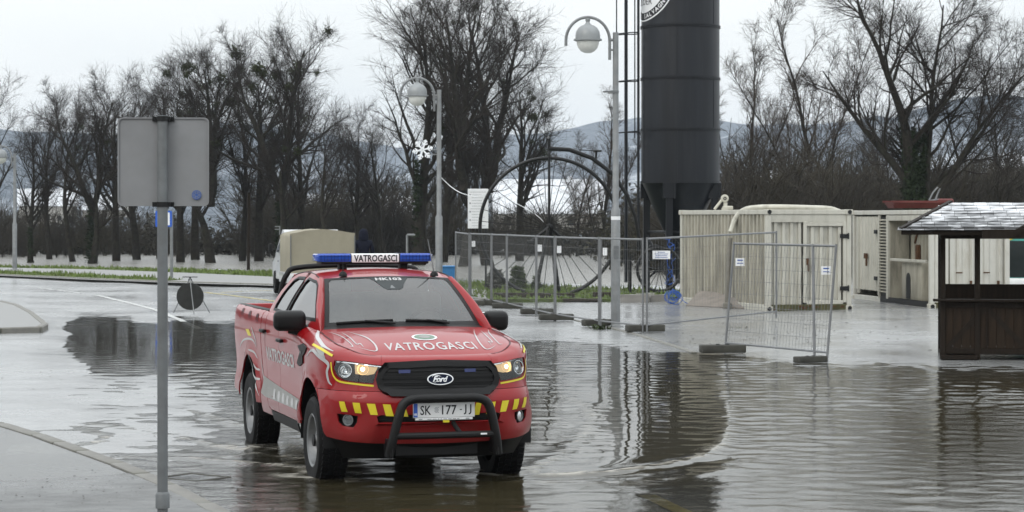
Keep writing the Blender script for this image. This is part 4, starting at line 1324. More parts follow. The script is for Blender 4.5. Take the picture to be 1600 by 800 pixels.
# second container: corner towards the camera
K2 = G(1453, 483, .06)
c2 = thing('container', 'pale plant container with louvres and an open tank bay, behind the kiosk', 'container', (K2.x, K2.y, .06), radians(8.3))
w2, d2, h2 = 1.98, 6.25, 2.36
container_frame(c2, w2, d2, h2, M['cont_white'])
MB().box((w2 / 2, d2 / 2, h2 - .05), (w2 - .2, d2 - .2, .03)).build('roof', M['cont_dirty'], c2, smooth=0)
corrug(MB(), (w2 - .03, .12, 0), (w2 - .03, d2 - .12, 0), .155, h2 - .115, (1, 0, 0), .19, .045).build('side_wall', M['cont_white'], c2, smooth=0)
corrug(MB(), (w2 - .12, d2 - .03, 0), (.12, d2 - .03, 0), .155, h2 - .115, (0, 1, 0), .19, .045).build('end_wall', M['cont_white'], c2, smooth=0)
# end towards the camera: plain panel and two ribbed doors
MB().rbox((.30, .05, h2 / 2), (.34, .05, h2 - .28), .008, 1).build('end_panel', M['cont_white'], c2)
for x0, x1 in ((.52, 1.17), (1.20, w2 - .13)):
    dd = corrug(MB(), (x0, .055, 0), (x1, .055, 0), .17, h2 - .13, (0, -1, 0), .32, .03, .6).build('door', M['cont_white'], c2, smooth=0)
    MB().bar((x1 - .12, .0, .3), (x1 - .12, .0, h2 - .25), .016, 8).build('lock_rod', M['cont_white'], dd)
    MB().rbox((x1 - .16, -.01, .62), (.06, .03, .10), .005, 1).rbox((x0 + .2, -.01, .86), (.16, .02, .03), .004, 1).build('lock', M['rust'], dd)
MB().rbox((1.05, -.03, .42), (1.6, .05, .07), .008, 1).rbox((.27, -.03, .42), (.05, .08, .12), .005, 1).rbox((1.83, -.03, .42), (.05, .08, .12), .005, 1).build('sill_rail', M['cont_dirty'], c2)
# left side: doors far, louvre, open bay near
sd_ = corrug(MB(), (.03, d2 - .14, 0), (.03, 4.0, 0), .30, h2 - .16, (-1, 0, 0), .26, .035).build('side_door', M['cont'], c2, smooth=0)
for y in (4.0, 5.72): MB().rbox((.02, y, h2 / 2), (.06, .07, h2 - .4), .006, 1).build('door_edge', M['cont'], sd_)
for z in (.62, h2 - .55): MB().rbox((-.01, 4.16, z), (.05, .24, .10), .006, 1).build('hinge', M['black_metal'], sd_)
MB().rbox((-.02, 5.0, 1.18), (.05, .22, .14), .01, 1).rbox((-.02, 4.95, 1.02), (.04, .06, .2), .01, 1).build('lock', M['rust'], sd_)
MB().rbox((.05, 3.62, h2 / 2), (.03, .60, h2 - .34), .004, 1).build('louvre_back', M['black_metal'], c2)
lv_me = MB().box((0, 0, 0), (.05, .56, .018), rot=(0, radians(-35), 0)).mesh('louvre_slat', M['cont_dirty'], smooth=0)
for k in range(24):
    o = link('louvre_slat', lv_me, c2); o.location = (.012, 3.62, .30 + k * (h2 - .55) / 23)
for y, w_ in ((3.95, .08), (3.26, .16)): MB().rbox((.02, y, h2 / 2), (.06, w_, h2 - .26), .006, 1).build('bay_post', M['cont'], c2)
MB().rbox((.02, 1.8, h2 - .20), (.06, 2.9, .13), .006, 1).build('bay_header', M['cont'], c2)
corrug(MB(), (.55, 3.2, 0), (.55, .2, 0), .155, h2 - .115, (-1, 0, 0), .28, .04).build('bay_wall', M['cont_dirty'], c2, smooth=0)
MB().box((.3, 3.2, h2 / 2), (.5, .03, h2 - .3)).build('bay_end', M['cont_dirty'], c2, smooth=0)
MB().rbox((.04, 1.72, 1.12), (.07, 2.7, .07), .01, 1).build('guard_rail', M['cont'], c2)
MB().box((.03, 2.0, .10), (.06, 3.7, .14)).build('bay_sill', M['black_metal'], c2, smooth=0)
tk = MB().rbox((.32, 1.75, .62), (.40, 1.55, .95), .05, 2).build('tank', M['cont_dirty'], c2)
arch_ = [(-.16, -.34), (.16, -.34), (.16, .12)] + [(.16 * cos(a), .12 + .18 * sin(a)) for a in np.linspace(.3, pi - .3, 8)] + [(-.16, .12)]
MB().prism(arch_, (.118, 1.95, .52), (0, -1, 0), (0, 0, 1), .008).build('opening', M['black_metal'], tk, smooth=0)
MB().rbox((.30, 1.75, 1.3), (.12, .14, .42), .03, 1).bar((.22, 1.75, 1.55), (.22, 1.6, 1.75), .03, 8).build('tap', M['rust'], tk)
# red steel trough on its roof
M['red_steel'] = pm('rusty_red_steel', (.11, .016, .014), .55, 0, .3, 4, dirt=(.05, .03, .02), dscale=4)
tr_ = thing('steel_trough', 'rusty red steel trough lying on the roof of the plant container', 'trough', (K2.x + .32, K2.y + 3.2, .06 + h2 - .01), radians(8))
mb = MB().box((-.1, 0, .14), (1.25, .5, .16), taper=(1.12, 1.3)); mb.build('trough', M['red_steel'], tr_, smooth=0)
MB().box((-.1, -.36, .22), (1.45, .05, .05)).box((-.1, .36, .22), (1.45, .05, .05)).bar((-.75, -.36, .18), (-.75, .36, .18), .03, 6).build('rim', M['red_steel'], tr_, smooth=0)
MB().tube([(.2, -.2, .25), (.3, -.2, .45), (.42, -.2, .58), (.48, -.2, .55), (.42, -.2, .42), (.36, -.2, .26)], .022, 6).bar((.2, -.2, .25), (.55, -.2, .28), .02, 6).build('handle', M['galv'], tr_)
MB().rbox((.62, -.1, .16), (.4, .4, .28), .04, 1).build('motor', M['red_steel'], tr_)

# ---- wooden kiosk at the right edge
M['kwood'] = pm('dark_stained_wood', (.014, .010, .007), .55, 0, .4, 5, bump=.4, bscale=30, stretch=(6, 6, .6))
M['kwood2'] = pm('brown_plank', (.020, .013, .008), .5, 0, .4, 4, bump=.4, bscale=30, stretch=(8, 8, .6), dirt=(.03, .02, .012), dscale=3)
M['shingle'] = pm('wet_shingle', (.055, .057, .06), .45, 0, .4, 6, bump=.4, bscale=30)
K3 = G(1473, 561, .02)
ki = thing('kiosk', 'small dark wooden market kiosk with a snow dusted shingle roof at the right edge', 'kiosk', (K3.x, K3.y, .02), radians(-9.8))
kk = F / K3.y       # px per metre at its front
def kz(py): return CAM_H - (py - HOR) / kk - .02
def kxx(px): return (px - 1473) / kk
Wk, Dk = 2.6, 1.7
for x, y in ((0, 0), (kxx(1526), 0), (Wk, 0), (0, Dk), (Wk, Dk)):
    top = kz(366)
    lo = 0 if (x, y) != (kxx(1526), 0) else 0
    MB().rbox((x, y, (top + lo) / 2), (.085, .085, top - lo), .006, 1).build('post', M['kwood'], ki)
# counter: planks, rails and diagonal braces
zt2 = kz(470); zb2 = kz(553)
pl_me = MB().rbox((0, 0, 0), (.128, .022, zt2 - zb2 - .04), .004, 1).mesh('plank', M['kwood2'])
nP = 19
for k in range(nP):
    o = link('plank', pl_me, ki); o.location = (.09 + k * .132, .005 + RND.uniform(-.003, .003), (zt2 + zb2) / 2)
pl2 = MB().rbox((0, 0, 0), (.022, .155, zt2 - zb2 - .04), .004, 1).mesh('plank', M['kwood2'])
for k in range(10):
    o = link('plank', pl2, ki); o.location = (-.005, .11 + k * .16, (zt2 + zb2) / 2)
MB().rbox((Wk / 2 - .05, -.05, zt2 + .012), (Wk + .2, .26, .035), .006, 1).build('counter_top', M['kwood'], ki)
MB().rbox((Wk / 2, -.018, zt2 - .06), (Wk - .09, .03, .09), .004, 1).build('rail', M['kwood'], ki)
MB().rbox((Wk / 2, -.018, zb2 + .05), (Wk - .09, .03, .09), .004, 1).build('rail', M['kwood'], ki)
br = [((kxx(1480), zb2 + .1), (kxx(1537), zt2 - .11)), ((kxx(1541), zt2 - .11), (kxx(1600), zb2 + .1)), ((1.45, zb2 + .1), (1.98, zt2 - .11)), ((2.02, zt2 - .11), (2.55, zb2 + .1))]
for a, b_ in br: MB().sqbar((a[0], -.018, a[1]), (b_[0], -.018, b_[1]), .028, .075).build('brace', M['kwood'], ki, smooth=0)
for x in (kxx(1540), 1.99): MB().rbox((x, -.02, (zt2 + zb2) / 2), (.03, .028, zt2 - zb2 - .2), .003, 1).build('batten', M['kwood'], ki)
for x in (.25, Wk - .1): MB().rbox((x, Dk / 2, .035), (.55, Dk + .3, .07), .008, 1).build('skid', M['kwood'], ki)
MB().box((Wk / 2, Dk / 2, .09), (Wk, Dk, .03)).build('floor', M['kwood'], ki, smooth=0)
MB().box((Wk / 2, Dk + .02, .62), (Wk, .03, 1.0)).build('back_wall', M['kwood2'], ki, smooth=0)
# hip roof: eave, ridge
ez_ = kz(360); xl = kxx(1408); yf = -.55; yr = Dk / 2; rz_ = kz(321) + .04; xrd = kxx(1487); xr = 3.2; yb_ = Dk + .55
for p, q, nm in (((xl + .03, yf + .03), (xr, yf + .03), 'eave_board'), ((xl + .03, yb_), (xl + .03, yf + .03), 'eave_board'), ((xl + .03, yb_), (xr, yb_), 'eave_board')):
    MB().sqbar((p[0], p[1], ez_ - .01), (q[0], q[1], ez_ - .01), .035, .11).build(nm, M['kwood'], ki, smooth=0)
MB().sqbar((0, 0, kz(368)), (Wk, 0, kz(368)), .08, .10).build('beam', M['kwood'], ki, smooth=0)
MB().sqbar((0, Dk, kz(368)), (Wk, Dk, kz(368)), .08, .10).build('beam', M['kwood'], ki, smooth=0)
MB().sqbar((0, -.4, kz(368)), (0, Dk + .4, kz(368)), .07, .10).build('beam', M['kwood'], ki, smooth=0)
fl_, fr_, bl_ = (xl, yf, ez_), (xr, yf, ez_), (xl, yb_, ez_); rl_, rr_ = (xrd, yr, rz_), (xr, yr, rz_); br_ = (xr, yb_, ez_)
mb = MB().add([fl_, fr_, rr_, rl_, bl_, br_], [(0, 1, 2, 3), (4, 0, 3), (5, 4, 3, 2)])
mb.build('roof_deck', M['kwood'], ki, smooth=0)
# shingles in courses on the two slopes that show, snow lying on each butt
def shingle_mat():
    m, t, b = new_mat('snow_dusted_shingle')
    N, L2 = t.nodes, t.links
    tcn = N.new('ShaderNodeTexCoord'); oi = N.new('ShaderNodeObjectInfo')
    n = N.new('ShaderNodeTexNoise'); n.inputs['Scale'].default_value = 9; n.inputs['Detail'].default_value = 6
    g = N.new('ShaderNodeNewGeometry'); mm = N.new('ShaderNodeMapping'); mm.inputs['Scale'].default_value = (.35, 1, 1.6)
    L2.new(g.outputs['Position'], mm.inputs[0]); L2.new(mm.outputs[0], n.inputs['Vector'])
    sp = N.new('ShaderNodeSeparateXYZ'); L2.new(tcn.outputs['Object'], sp.inputs[0])
    m1 = N.new('ShaderNodeMath'); m1.operation = 'MULTIPLY_ADD'; m1.inputs[1].default_value = .62; m1.inputs[2].default_value = .50 - 2.0 * .62 - .47
    gz = N.new('ShaderNodeSeparateXYZ'); L2.new(g.outputs['Position'], gz.inputs[0]); L2.new(gz.outputs['Z'], m1.inputs[0])
    a1 = N.new('ShaderNodeMath'); a1.operation = 'ADD'; L2.new(m1.outputs[0], a1.inputs[0]); L2.new(n.outputs[0], a1.inputs[1])
    a2 = N.new('ShaderNodeMath'); a2.operation = 'MULTIPLY_ADD'; a2.inputs[1].default_value = .14; L2.new(oi.outputs['Random'], a2.inputs[0]); L2.new(a1.outputs[0], a2.inputs[2])
    r = N.new('ShaderNodeValToRGB'); r.color_ramp.elements[0].position = .64; r.color_ramp.elements[0].color = (.10, .104, .11, 1)
    r.color_ramp.elements[1].position = .96; r.color_ramp.elements[1].color = (.74, .76, .79, 1)
    L2.new(a2.outputs[0], r.inputs[0]); L2.new(r.outputs[0], b.inputs['Base Color']); b.inputs['Roughness'].default_value = .6
    return m
M['snow_shingle'] = shingle_mat()
def courses(o, u, v, Lb, Lt_off0, Lt_off1, Ls, name='shingle', sw=.20, sh=.145):
    """o: lower left corner, u along eave, v up slope; the slope narrows by the two offsets at the top"""
    o = Vector(o); u = Vector(u).normalized(); v = Vector(v).normalized(); n = u.cross(v)
    me = MB().box((0, 0, 0), (sw - .006, sh + .035, .012)).mesh(name, M['snow_shingle'], smooth=0)
    R = Matrix((u, v, n)).transposed()
    rows = int(Ls / sh)
    for r in range(rows):
        f = (r + .5) / rows
        x0 = Lt_off0 * f; x1 = Lb - Lt_off1 * f
        x = x0 + (sw / 2 if r % 2 else .02)
        while x < x1:
            p = o + u * x + v * (r * sh + sh / 2 - .02) + n * (.014 + RND.uniform(0, .004))
            b_ = link(name, me, ki); b_.matrix_local = Matrix.Translation(p) @ (R @ Euler((radians(-5), RND.uniform(-.02, .02), RND.uniform(-.02, .02))).to_matrix()).to_4x4()
            x += sw
sl_f = Vector(rl_) - Vector(fl_); vdir = Vector((0, yr - yf, rz_ - ez_)); Ls_ = vdir.length
courses(fl_, (1, 0, 0), vdir, xr - xl, xrd - xl, 0, Ls_)
vdir2 = Vector((xrd - xl, 0, rz_ - ez_))
courses(bl_, (0, -1, 0), vdir2, yb_ - yf, yr - yf, yb_ - yr, vdir2.length, sw=.26)
hipb = Vector(fl_).lerp(Vector(rl_), .5)
MB().sqbar(Vector(fl_) + Vector((0, 0, .03)), Vector(rl_) + Vector((0, 0, .03)), .07, .03).build('hip_board', M['kwood'], ki, smooth=0)
# cross gable whose dark soffit shows at the frame edge
gx0 = kxx(1573); gp = [(gx0, ez_ - .02), (gx0 + 1.0, ez_ + .52), (gx0 + 2.0, ez_ - .02)]
mb = MB()
for (a, b_) in ((gp[0], gp[1]), (gp[1], gp[2])):
    A0, B0, A1, B1 = (a[0], yf - .22, a[1]), (b_[0], yf - .22, b_[1]), (a[0], yr, a[1]), (b_[0], yr, b_[1])
    mb.add([A0, B0, B1, A1, (a[0], yf - .22, a[1] - .10), (b_[0], yf - .22, b_[1] - .10), (b_[0], yr, b_[1] - .10), (a[0], yr, a[1] - .10)], [(0, 1, 2, 3), (7, 6, 5, 4), (0, 4, 5, 1), (1, 5, 6, 2), (3, 2, 6, 7)])
mb.build('gable', M['kwood'], ki, smooth=0)
mb = MB().prism([(gx0 - .42, -.12), (gx0 + .3, -.12), (gx0 + .3, .02), (gx0 - .42, .02)], (0, yf - .16, ez_), (1, 0, 0), (0, 0, 1), .04)
mb.build('gable_tie', M['kwood'], ki, smooth=0)

# ---- green painted trailer at the right edge
M['teal'] = pm('teal_paint', (.06, .30, .26), .4, 0, .3, 2.5, dirt=(.02, .12, .12), dscale=2)
M['yellow'] = pm('yellow_paint', (.60, .48, .03), .4, 0, .1)
M['dark_glass'] = pm('dark_glass', (.02, .025, .025), .08, 0, .1)
gt = G(1581, 468, .1)
gv = thing('van', 'teal painted van with a yellow flower, cut off by the right edge of the photo', 'van', (gt.x, gt.y + 2.0, .1), radians(-8))
MB().rbox((1.0, 1.5, 1.12), (2.0, 3.2, 1.75), .14, 4).build('body', M['teal'], gv)
MB().rbox((1.0, -.105, 1.02), (1.7, .02, .98), .05, 2).build('window', M['dark_glass'], gv)
mb = MB()
for k in range(6): 
    a = k * pi / 3; mb.lathe([(.0001, 0), (.085, 0)], 10, (.34 + .1 * cos(a), -.116, 1.70 + .1 * sin(a)), axis='y')
mb.lathe([(.0001, 0), (.07, 0)], 10, (.34, -.120, 1.70), axis='y'); mb.build('flower', M['yellow'], gv, smooth=0)
MB().rbox((1.0, -.16, .38), (2.02, .2, .26), .05, 2).build('bumper', M['white_paint'], gv)
for x in (.1, 1.9): MB().lathe([(.001, -.12), (.16, -.12), (.20, -.1), (.32, -.09), (.33, -.05), (.33, .05), (.32, .09), (.001, .09)], 24, (x, .55, .33), axis='x').build('wheel', M['rubber'], gv)
MB().lathe([(.001, 0), (.075, 0), (.085, .02)], 16, (.22, -.27, .36), axis='y').build('tail_light', M['galv_dark'], gv)

# ---- canvas covered truck, seen from behind
M['canvas'] = pm('beige_canvas', (.255, .235, .175), .85, 0, .08, 1.5, bump=.3, bscale=8, dirt=(.19, .17, .125), dscale=1.2)
M['silver'] = pm('silver_truck_paint', (.52, .53, .54), .3, .1, .06, 2, coat=.5)
TY = 60.0
tk0 = A(504, 470, TY)
tr = thing('canvas_truck', 'small silver truck with a beige canvas top, seen from behind beyond the pickup', 'truck', (tk0.x, TY, .1), radians(11.7))
ht_ = CAM_H - (362 - HOR) / F * TY - .1
w_t = 102 * TY / F
vs = []; nx_, ny_ = 13, 10
mb = MB()
def cv(u, v):
    """canvas cross-section: u 0..1 round the hoop"""
    pass
hoop = [(-w_t / 2, .62), (-w_t / 2, 1.1), (-w_t / 2 - .0, ht_ - .12), (-w_t / 2 + .06, ht_ - .05), (-w_t / 4, ht_ + .03), (0, ht_ + .07), (w_t / 4, ht_ + .03), (w_t / 2 - .05, ht_ - .04), (w_t / 2, ht_ - .12), (w_t / 2, 1.1), (w_t / 2, .62)]
Lt = 2.6; rows = 9; vs = []; fs = []
for i in range(rows):
    y = Lt * i / (rows - 1); sag = -.025 * (1 - abs(((i % 4) - 2) / 2.0)) if i % 4 else 0
    for x, z in hoop: vs.append((x * (1 + sag * .6), y, z + (sag if z > 1.2 else 0)))
m_ = len(hoop)
for i in range(rows - 1):
    for k in range(m_ - 1): fs.append((i * m_ + k, (i + 1) * m_ + k, (i + 1) * m_ + k + 1, i * m_ + k + 1))
mb.add(vs, fs)
# back flap with soft folds
nb_ = 15; nz_ = 9; base = []
vb = []; fb = []
for j in range(nz_):
    f = j / (nz_ - 1)
    for i in range(nb_):
        g_ = i / (nb_ - 1); x = (-.5 + g_) * w_t
        ztop = np.interp(x, [p[0] for p in hoop[3:8]], [p[1] for p in hoop[3:8]])
        z = .62 + (ztop - .62) * f
        vb.append((x, -.005 + .012 * sin(g_ * 17 + f * 2) * (1 - f) + .02 * sin(g_ * 5 + 1) * (1 - f) * f, z))
for j in range(nz_ - 1):
    for i in range(nb_ - 1): fb.append((j * nb_ + i, j * nb_ + i + 1, (j + 1) * nb_ + i + 1, (j + 1) * nb_ + i))
cvs = mb.build('canvas', M['canvas'], tr, smooth=50)
MB().add(vb, fb).build('back_flap', M['canvas'], cvs, smooth=60)
MB().tube([(-w_t / 2 + .02, -.02, .7), (-w_t / 2 + .02, -.02, ht_ - .1)], .012, 6).tube([(w_t / 2 - .01, -.02, .7), (w_t / 2 - .01, -.02, ht_ - .1)], .014, 6).build('canvas_rope', M['galv_dark'], cvs)
MB().rbox((0, Lt / 2, .50), (w_t + .06, Lt + .06, .3), .03, 2).build('bed', M['silver'], tr)
MB().rbox((0, Lt / 2, .36), (w_t * .6, Lt, .16), .02, 1).build('chassis', M['black_metal'], tr)
# cab: side outline swept across the width
cab = [(0.02, .42), (1.75, .42), (1.9, .55), (1.9, .85), (1.15, 1.02), (.98, 1.14), (.62, 1.72), (.45, 1.80), (.12, 1.80), (.02, 1.72)]
wc = 1.78
bm_ = MB()
pr_ = [(Lt + .06 + p[0], p[1]) for p in cab]
n = len(pr_)
vs = [(-wc / 2 + (.13 if z > 1.2 else 0), y, z) for y, z in pr_] + [(wc / 2 - (.13 if z > 1.2 else 0), y, z) for y, z in pr_]
bm_.add(vs, [tuple(range(n))[::-1], tuple(range(n, 2 * n))] + [(i, (i + 1) % n, n + (i + 1) % n, n + i) for i in range(n)])
bm_.build('cab', M['silver'], tr, smooth=30)
for s in (-1, 1):
    ga = [(.16, 1.16), (.86, 1.16), (.58, 1.64), (.20, 1.66)]
    vs = [(s * (wc / 2 - .0 - .13 * (z - 1.12) / .6 + .006), Lt + .06 + y, z) for y, z in ga]
    MB().add(vs, [(0, 1, 2, 3)]).build('side_window', M['dark_glass'], tr, smooth=0)
    MB().rbox((s * (wc / 2 + .16), Lt + 1.0, 1.28), (.10, .08, .24), .02, 2).bar((s * (wc / 2 - .05), Lt + 1.02, 1.2), (s * (wc / 2 + .14), Lt + 1.0, 1.25), .018, 6).build('mirror', M['black_plastic'], tr)
    MB().rbox((s * (wc / 2 + .012), Lt + .30, .92), (.02, .14, .03), .006, 1).build('door_handle', M['black_plastic'], tr)
for y in (.75, Lt + 1.35):
    for s in (-1, 1):
        wl = MB().lathe([(.001, -.09), (.2, -.09), (.22, -.1), (.31, -.095), (.33, -.06), (.33, .06), (.31, .095), (.22, .1), (.001, .06)], 26, (s * (wc / 2 - .08), y, .31), axis='x').build('wheel', M['rubber'], tr)
mb = MB().bar((-w_t / 2 - .02, Lt - .1, ht_ - .1), (-w_t / 2 - .02, Lt - .1, ht_ + .14), .02, 6).bar((-w_t / 2 - .02, Lt - .1, ht_ + .13), (-w_t / 2 - .16, Lt - .1, ht_ + .13), .014, 6).bar((-w_t / 2 - .02, Lt - .1, ht_ + .05), (-w_t / 2 - .16, Lt - .1, ht_ + .05), .014, 6)
mb.build('rack_post', M['galv_dark'], tr)
MB().rbox((w_t / 2 - .15, -.04, .55), (.1, .04, .14), .01, 1).build('tail_light', pm('red_lens', (.35, .02, .02), .25, 0, .05), tr)
MB().rbox((-w_t / 2 + .15, -.04, .55), (.1, .04, .14), .01, 1).build('tail_light', bpy.data.materials['red_lens'], tr)

# ---- person behind the truck (back view, dark hooded jacket)
M['navy'] = pm('navy_jacket', (.010, .012, .022), .85, 0, .3, 6, bump=.3, bscale=25)
M['dark_cloth'] = pm('dark_trousers', (.012, .012, .014), .9, 0, .3, 6)
M['skin'] = pm('skin', (.42, .25, .18), .55, 0, .06, 8)
def person(loc, rz, label):
    t = thing('person', label, 'person', loc, rz)
    def skinned(name, V, E, R, mat, parent, sub=2, root=0):
        me = bpy.data.meshes.new(name); me.from_pydata(V, E, [])
        o = bpy.data.objects.new(name, me); col.objects.link(o)
        md = o.modifiers.new('s', 'SKIN'); o.modifiers.new('u', 'SUBSURF').levels = sub
        for i, r in enumerate(R): me.skin_vertices[0].data[i].radius = r if isinstance(r, tuple) else (r, r)
        me.skin_vertices[0].data[root].use_root = True
        dg = bpy.context.evaluated_depsgraph_get(); m2 = bpy.data.meshes.new_from_object(o.evaluated_get(dg)); m2.name = name
        bpy.data.objects.remove(o); m2.materials.clear(); m2.materials.append(mat); finish(m2, 80)
        return link(name, m2, parent)
    V = [(0, 0, .95), (0, 0, 1.15), (0, .0, 1.36), (0, 0, 1.50), (0, .015, 1.58), (0, .02, 1.66), (0, .01, 1.74),
         (-.11, 0, .88), (-.115, .02, .48), (-.12, -.02, .10), (-.13, .10, .04), (.11, 0, .88), (.115, .02, .48), (.12, -.02, .10), (.13, .10, .04),
         (-.20, 0, 1.42), (-.26, -.01, 1.14), (-.24, .10, .92), (.20, 0, 1.42), (.26, -.01, 1.14), (.24, .10, .92)]
    E_ = [(0, 1), (1, 2), (2, 3), (3, 4), (4, 5), (5, 6), (0, 7), (7, 8), (8, 9), (9, 10), (0, 11), (11, 12), (12, 13), (13, 14), (2, 15), (15, 16), (16, 17), (2, 18), (18, 19), (19, 20)]
    R = [(.16, .12), (.15, .12), (.17, .12), (.075, .07), (.065, .065), (.085, .095), (.07, .08), (.10, .10), (.065, .065), (.05, .05), (.045, .04), (.10, .10), (.065, .065), (.05, .05), (.045, .04), (.075, .075), (.058, .058), (.045, .045), (.075, .075), (.058, .058), (.045, .045)]
    body = skinned('body', V, E_, R, M['navy'], t)
    # hood over the head
    MB().lathe([(.13, 1.49), (.145, 1.54), (.135, 1.62), (.125, 1.70), (.09, 1.775), (.04, 1.80), (.001, 1.803)], 18, (0, .015, 0)).build('hood', M['navy'], t, smooth=60)
    MB().lathe([(.185, .80), (.20, .95), (.19, 1.1), (.185, 1.12)], 18).build('jacket_hem', M['navy'], t, smooth=60)
    # face looking away, hands with fingers
    fc = MB().lathe([(.001, -.0), (.05, .01), (.075, .04), (.08, .09), (.07, .14), (.04, .17), (.001, .175)], 14, (0, .085, 1.565)).build('face', M['skin'], t, smooth=80)
    MB().rbox((0, .165, 1.645), (.022, .03, .045), .01, 2).build('nose', M['skin'], fc)
    for s in (-1, 1):
        Vh = [(s * .24, .10, .92), (s * .24, .115, .87), (s * .24, .125, .83)]; Eh = [(0, 1), (1, 2)]; Rh = [(.03, .02), (.036, .018), (.034, .016)]
        for k, (dx, l) in enumerate(((-.024, .06), (-.008, .072), (.008, .068), (.024, .052))):
            b0 = len(Vh); Vh += [(s * .24 + dx, .132, .80), (s * .24 + dx, .136, .80 - l * .5), (s * .24 + dx * .9, .128, .80 - l)]; Eh += [(2, b0), (b0, b0 + 1), (b0 + 1, b0 + 2)]; Rh += [.009, .008, .007]
        b0 = len(Vh); Vh += [(s * .24 - s * .034, .14, .86), (s * .24 - s * .045, .155, .825)]; Eh += [(1, b0), (b0, b0 + 1)]; Rh += [.011, .008]
        skinned('hand', Vh, Eh, Rh, M['skin'], t, 1)
    return t
pp = A(568, 395, 63.0)
person((pp.x, 63.0, .12), radians(10), 'person in a dark navy hooded jacket standing beside the canvas truck, seen from behind')

# ---- small things on the grass and yard
M['blue_plastic'] = pm('blue_plastic', (.03, .16, .36), .4, 0, .12, 4)
bb = A(700, 430, 66); bn_ = thing('plastic_bin', 'blue plastic bin partly hidden behind the pickup roof', 'bin', (bb.x, 66, .12))
hb_ = CAM_H - (415 - HOR) / F * 66 - .12
MB().box((0, 0, hb_ / 2 - .03), (.36, .4, hb_ - .06), taper=(1.15, 1.15)).build('tub', M['blue_plastic'], bn_, smooth=0)
MB().rbox((0, 0, hb_ - .03), (.48, .52, .06), .02, 2).build('rim', M['blue_plastic'], bn_)
lp = A(636, 400, 70); l_o = thing('steel_post', 'short grey steel post with a bent over top, left of the middle lamp', 'post', (lp.x, 70, .1))
zt3 = CAM_H - (367 - HOR) / F * 70 - .1
MB().tube([(0, 0, -.1), (0, 0, zt3 - .03), (.02, 0, zt3), (.24, 0, zt3)], .035, 8).build('post', M['galv'], l_o)
MB().box((.12, 0, zt3 + .0), (.26, .1, .03)).build('arm', M['galv'], l_o, smooth=0)
mp_ = A(388, 400, 95); m_o = thing('wooden_post', 'thin dark wooden post standing on the far grass bank', 'post', (mp_.x, 95, .1))
MB().bar((0, 0, -.2), (.03, 0, CAM_H - (305 - HOR) / F * 95), .07, 8).build('shaft', M['bark_post'] if 'bark_post' in M else M['kwood'], m_o)
# bushes
def bush(px, py, w, h, mat, label, Yb_, seed, leaf=.055, dens=900):
    p = A(px, py, Yb_); rng = random.Random(seed); V = []
    Rw_ = w / 2 * Yb_ / F; Hh = h * Yb_ / F
    t = thing('bush', label, 'bush', (p.x, Yb_, .14))
    for _ in range(dens // 8):
        a = rng.uniform(0, 2 * pi); r_ = Rw_ * sqrt(rng.random()); f = rng.random() ** .7
        r_ *= 1 - .45 * f * f
        leaf_ball(rng, (r_ * cos(a), r_ * sin(a), Hh * f * (1.08 - .35 * (r_ / Rw_) ** 2)), .09, 8, leaf, V, .3)
    link('foliage', leaves_mesh('foliage', V, mat), t)
    mb = MB()
    for k in range(7):
        a = rng.uniform(0, 6.28); mb.bar((0, 0, -.05), (Rw_ * .6 * cos(a), Rw_ * .6 * sin(a), Hh * .7), .012, 5, .005)
    mb.build('stems', M['kwood'], t)
LATE = []
LATE.append(lambda: bush(774, 446, 36, 28, M['lavender'], 'grey lavender bush on the grass inside the left rim of the wheel', 65, 1, .05, 1100))
LATE.append(lambda: bush(809, 443, 30, 32, M['evergreen'], 'round green bush on the grass under the wheel hub', 66, 2, .05, 1300))
LATE.append(lambda: bush(838, 447, 17, 18, M['evergreen'], 'smallest dark green bush, right of the round green bush', 65.5, 3, .045, 500))
M['lavender'] = pm('lavender_grey_leaves', (.085, .085, .075), .9, 0, .4, 3)
# timber sleepers and rubble along the lawn edge
sl_me = None
M['sleeper'] = pm('old_sleeper_wood', (.035, .029, .023), .75, 0, .4, 4, bump=.6, bscale=25, stretch=(1, 6, 6))
for (xa, xb, py, lb_) in ((772, 838, 467, 'dark timber sleeper edging the lawn under the left half of the wheel'), (840, 898, 467.5, 'dark timber sleeper edging the lawn below the wheel hub'), (926, 962, 466, 'short dark timber baulk edging the lawn just left of the lamp')):
    a = G(xa, py, .1); b_ = G(xb, py, .1)
    o = MB().rbox(((0), 0, 0), ((b_ - a).length, .24, .2), .03, 2).build('timber_sleeper', M['sleeper']); o.location = (a + b_) / 2 + Vector((0, 0, .06)); o.rotation_euler = (0, .006, RND.uniform(-.02, .02))
    tag(o, lb_, 'timber')
o = MB().rbox((0, 0, 0), (1.0, .3, .07), .015, 1).build('timber_plank', M['sleeper']); o.location = G(910, 470, .1) + Vector((0, 0, .02)); tag(o, 'flat dark plank lying between the lawn timbers', 'plank')
def rubble_block(px, py, s, label, seed):
    rng = random.Random(seed); bm = bmesh.new(); bmesh.ops.create_cube(bm, size=1.0)
    bmesh.ops.subdivide_edges(bm, edges=list(bm.edges), cuts=3, use_grid_fill=True)
    for v in bm.verts:
        n_ = noise.noise(v.co * 2.3 + Vector((seed, 0, 0))) * .16 + noise.noise(v.co * 6 + Vector((0, seed, 0))) * .07
        v.co = Vector((v.co.x * s[0], v.co.y * s[1], v.co.z * s[2])) * (1 + n_)
    me = bpy.data.meshes.new('rubble_block'); bm.to_mesh(me); bm.free(); me.materials.append(M['concrete']); finish(me, 25)
    o = link('rubble_block', me); o.location = G(px, py, .05) + Vector((0, 0, s[2] * .42)); o.rotation_euler = (0, 0, rng.uniform(-.2, .2)); tag(o, label, 'rubble')
rubble_block(985, 474, (.95, .4, .24), 'long broken concrete lump right of the lamp foot', 1)
rubble_block(1020, 473, (.7, .4, .22), 'broken concrete lump between the lamp and the blue cable coil', 2)
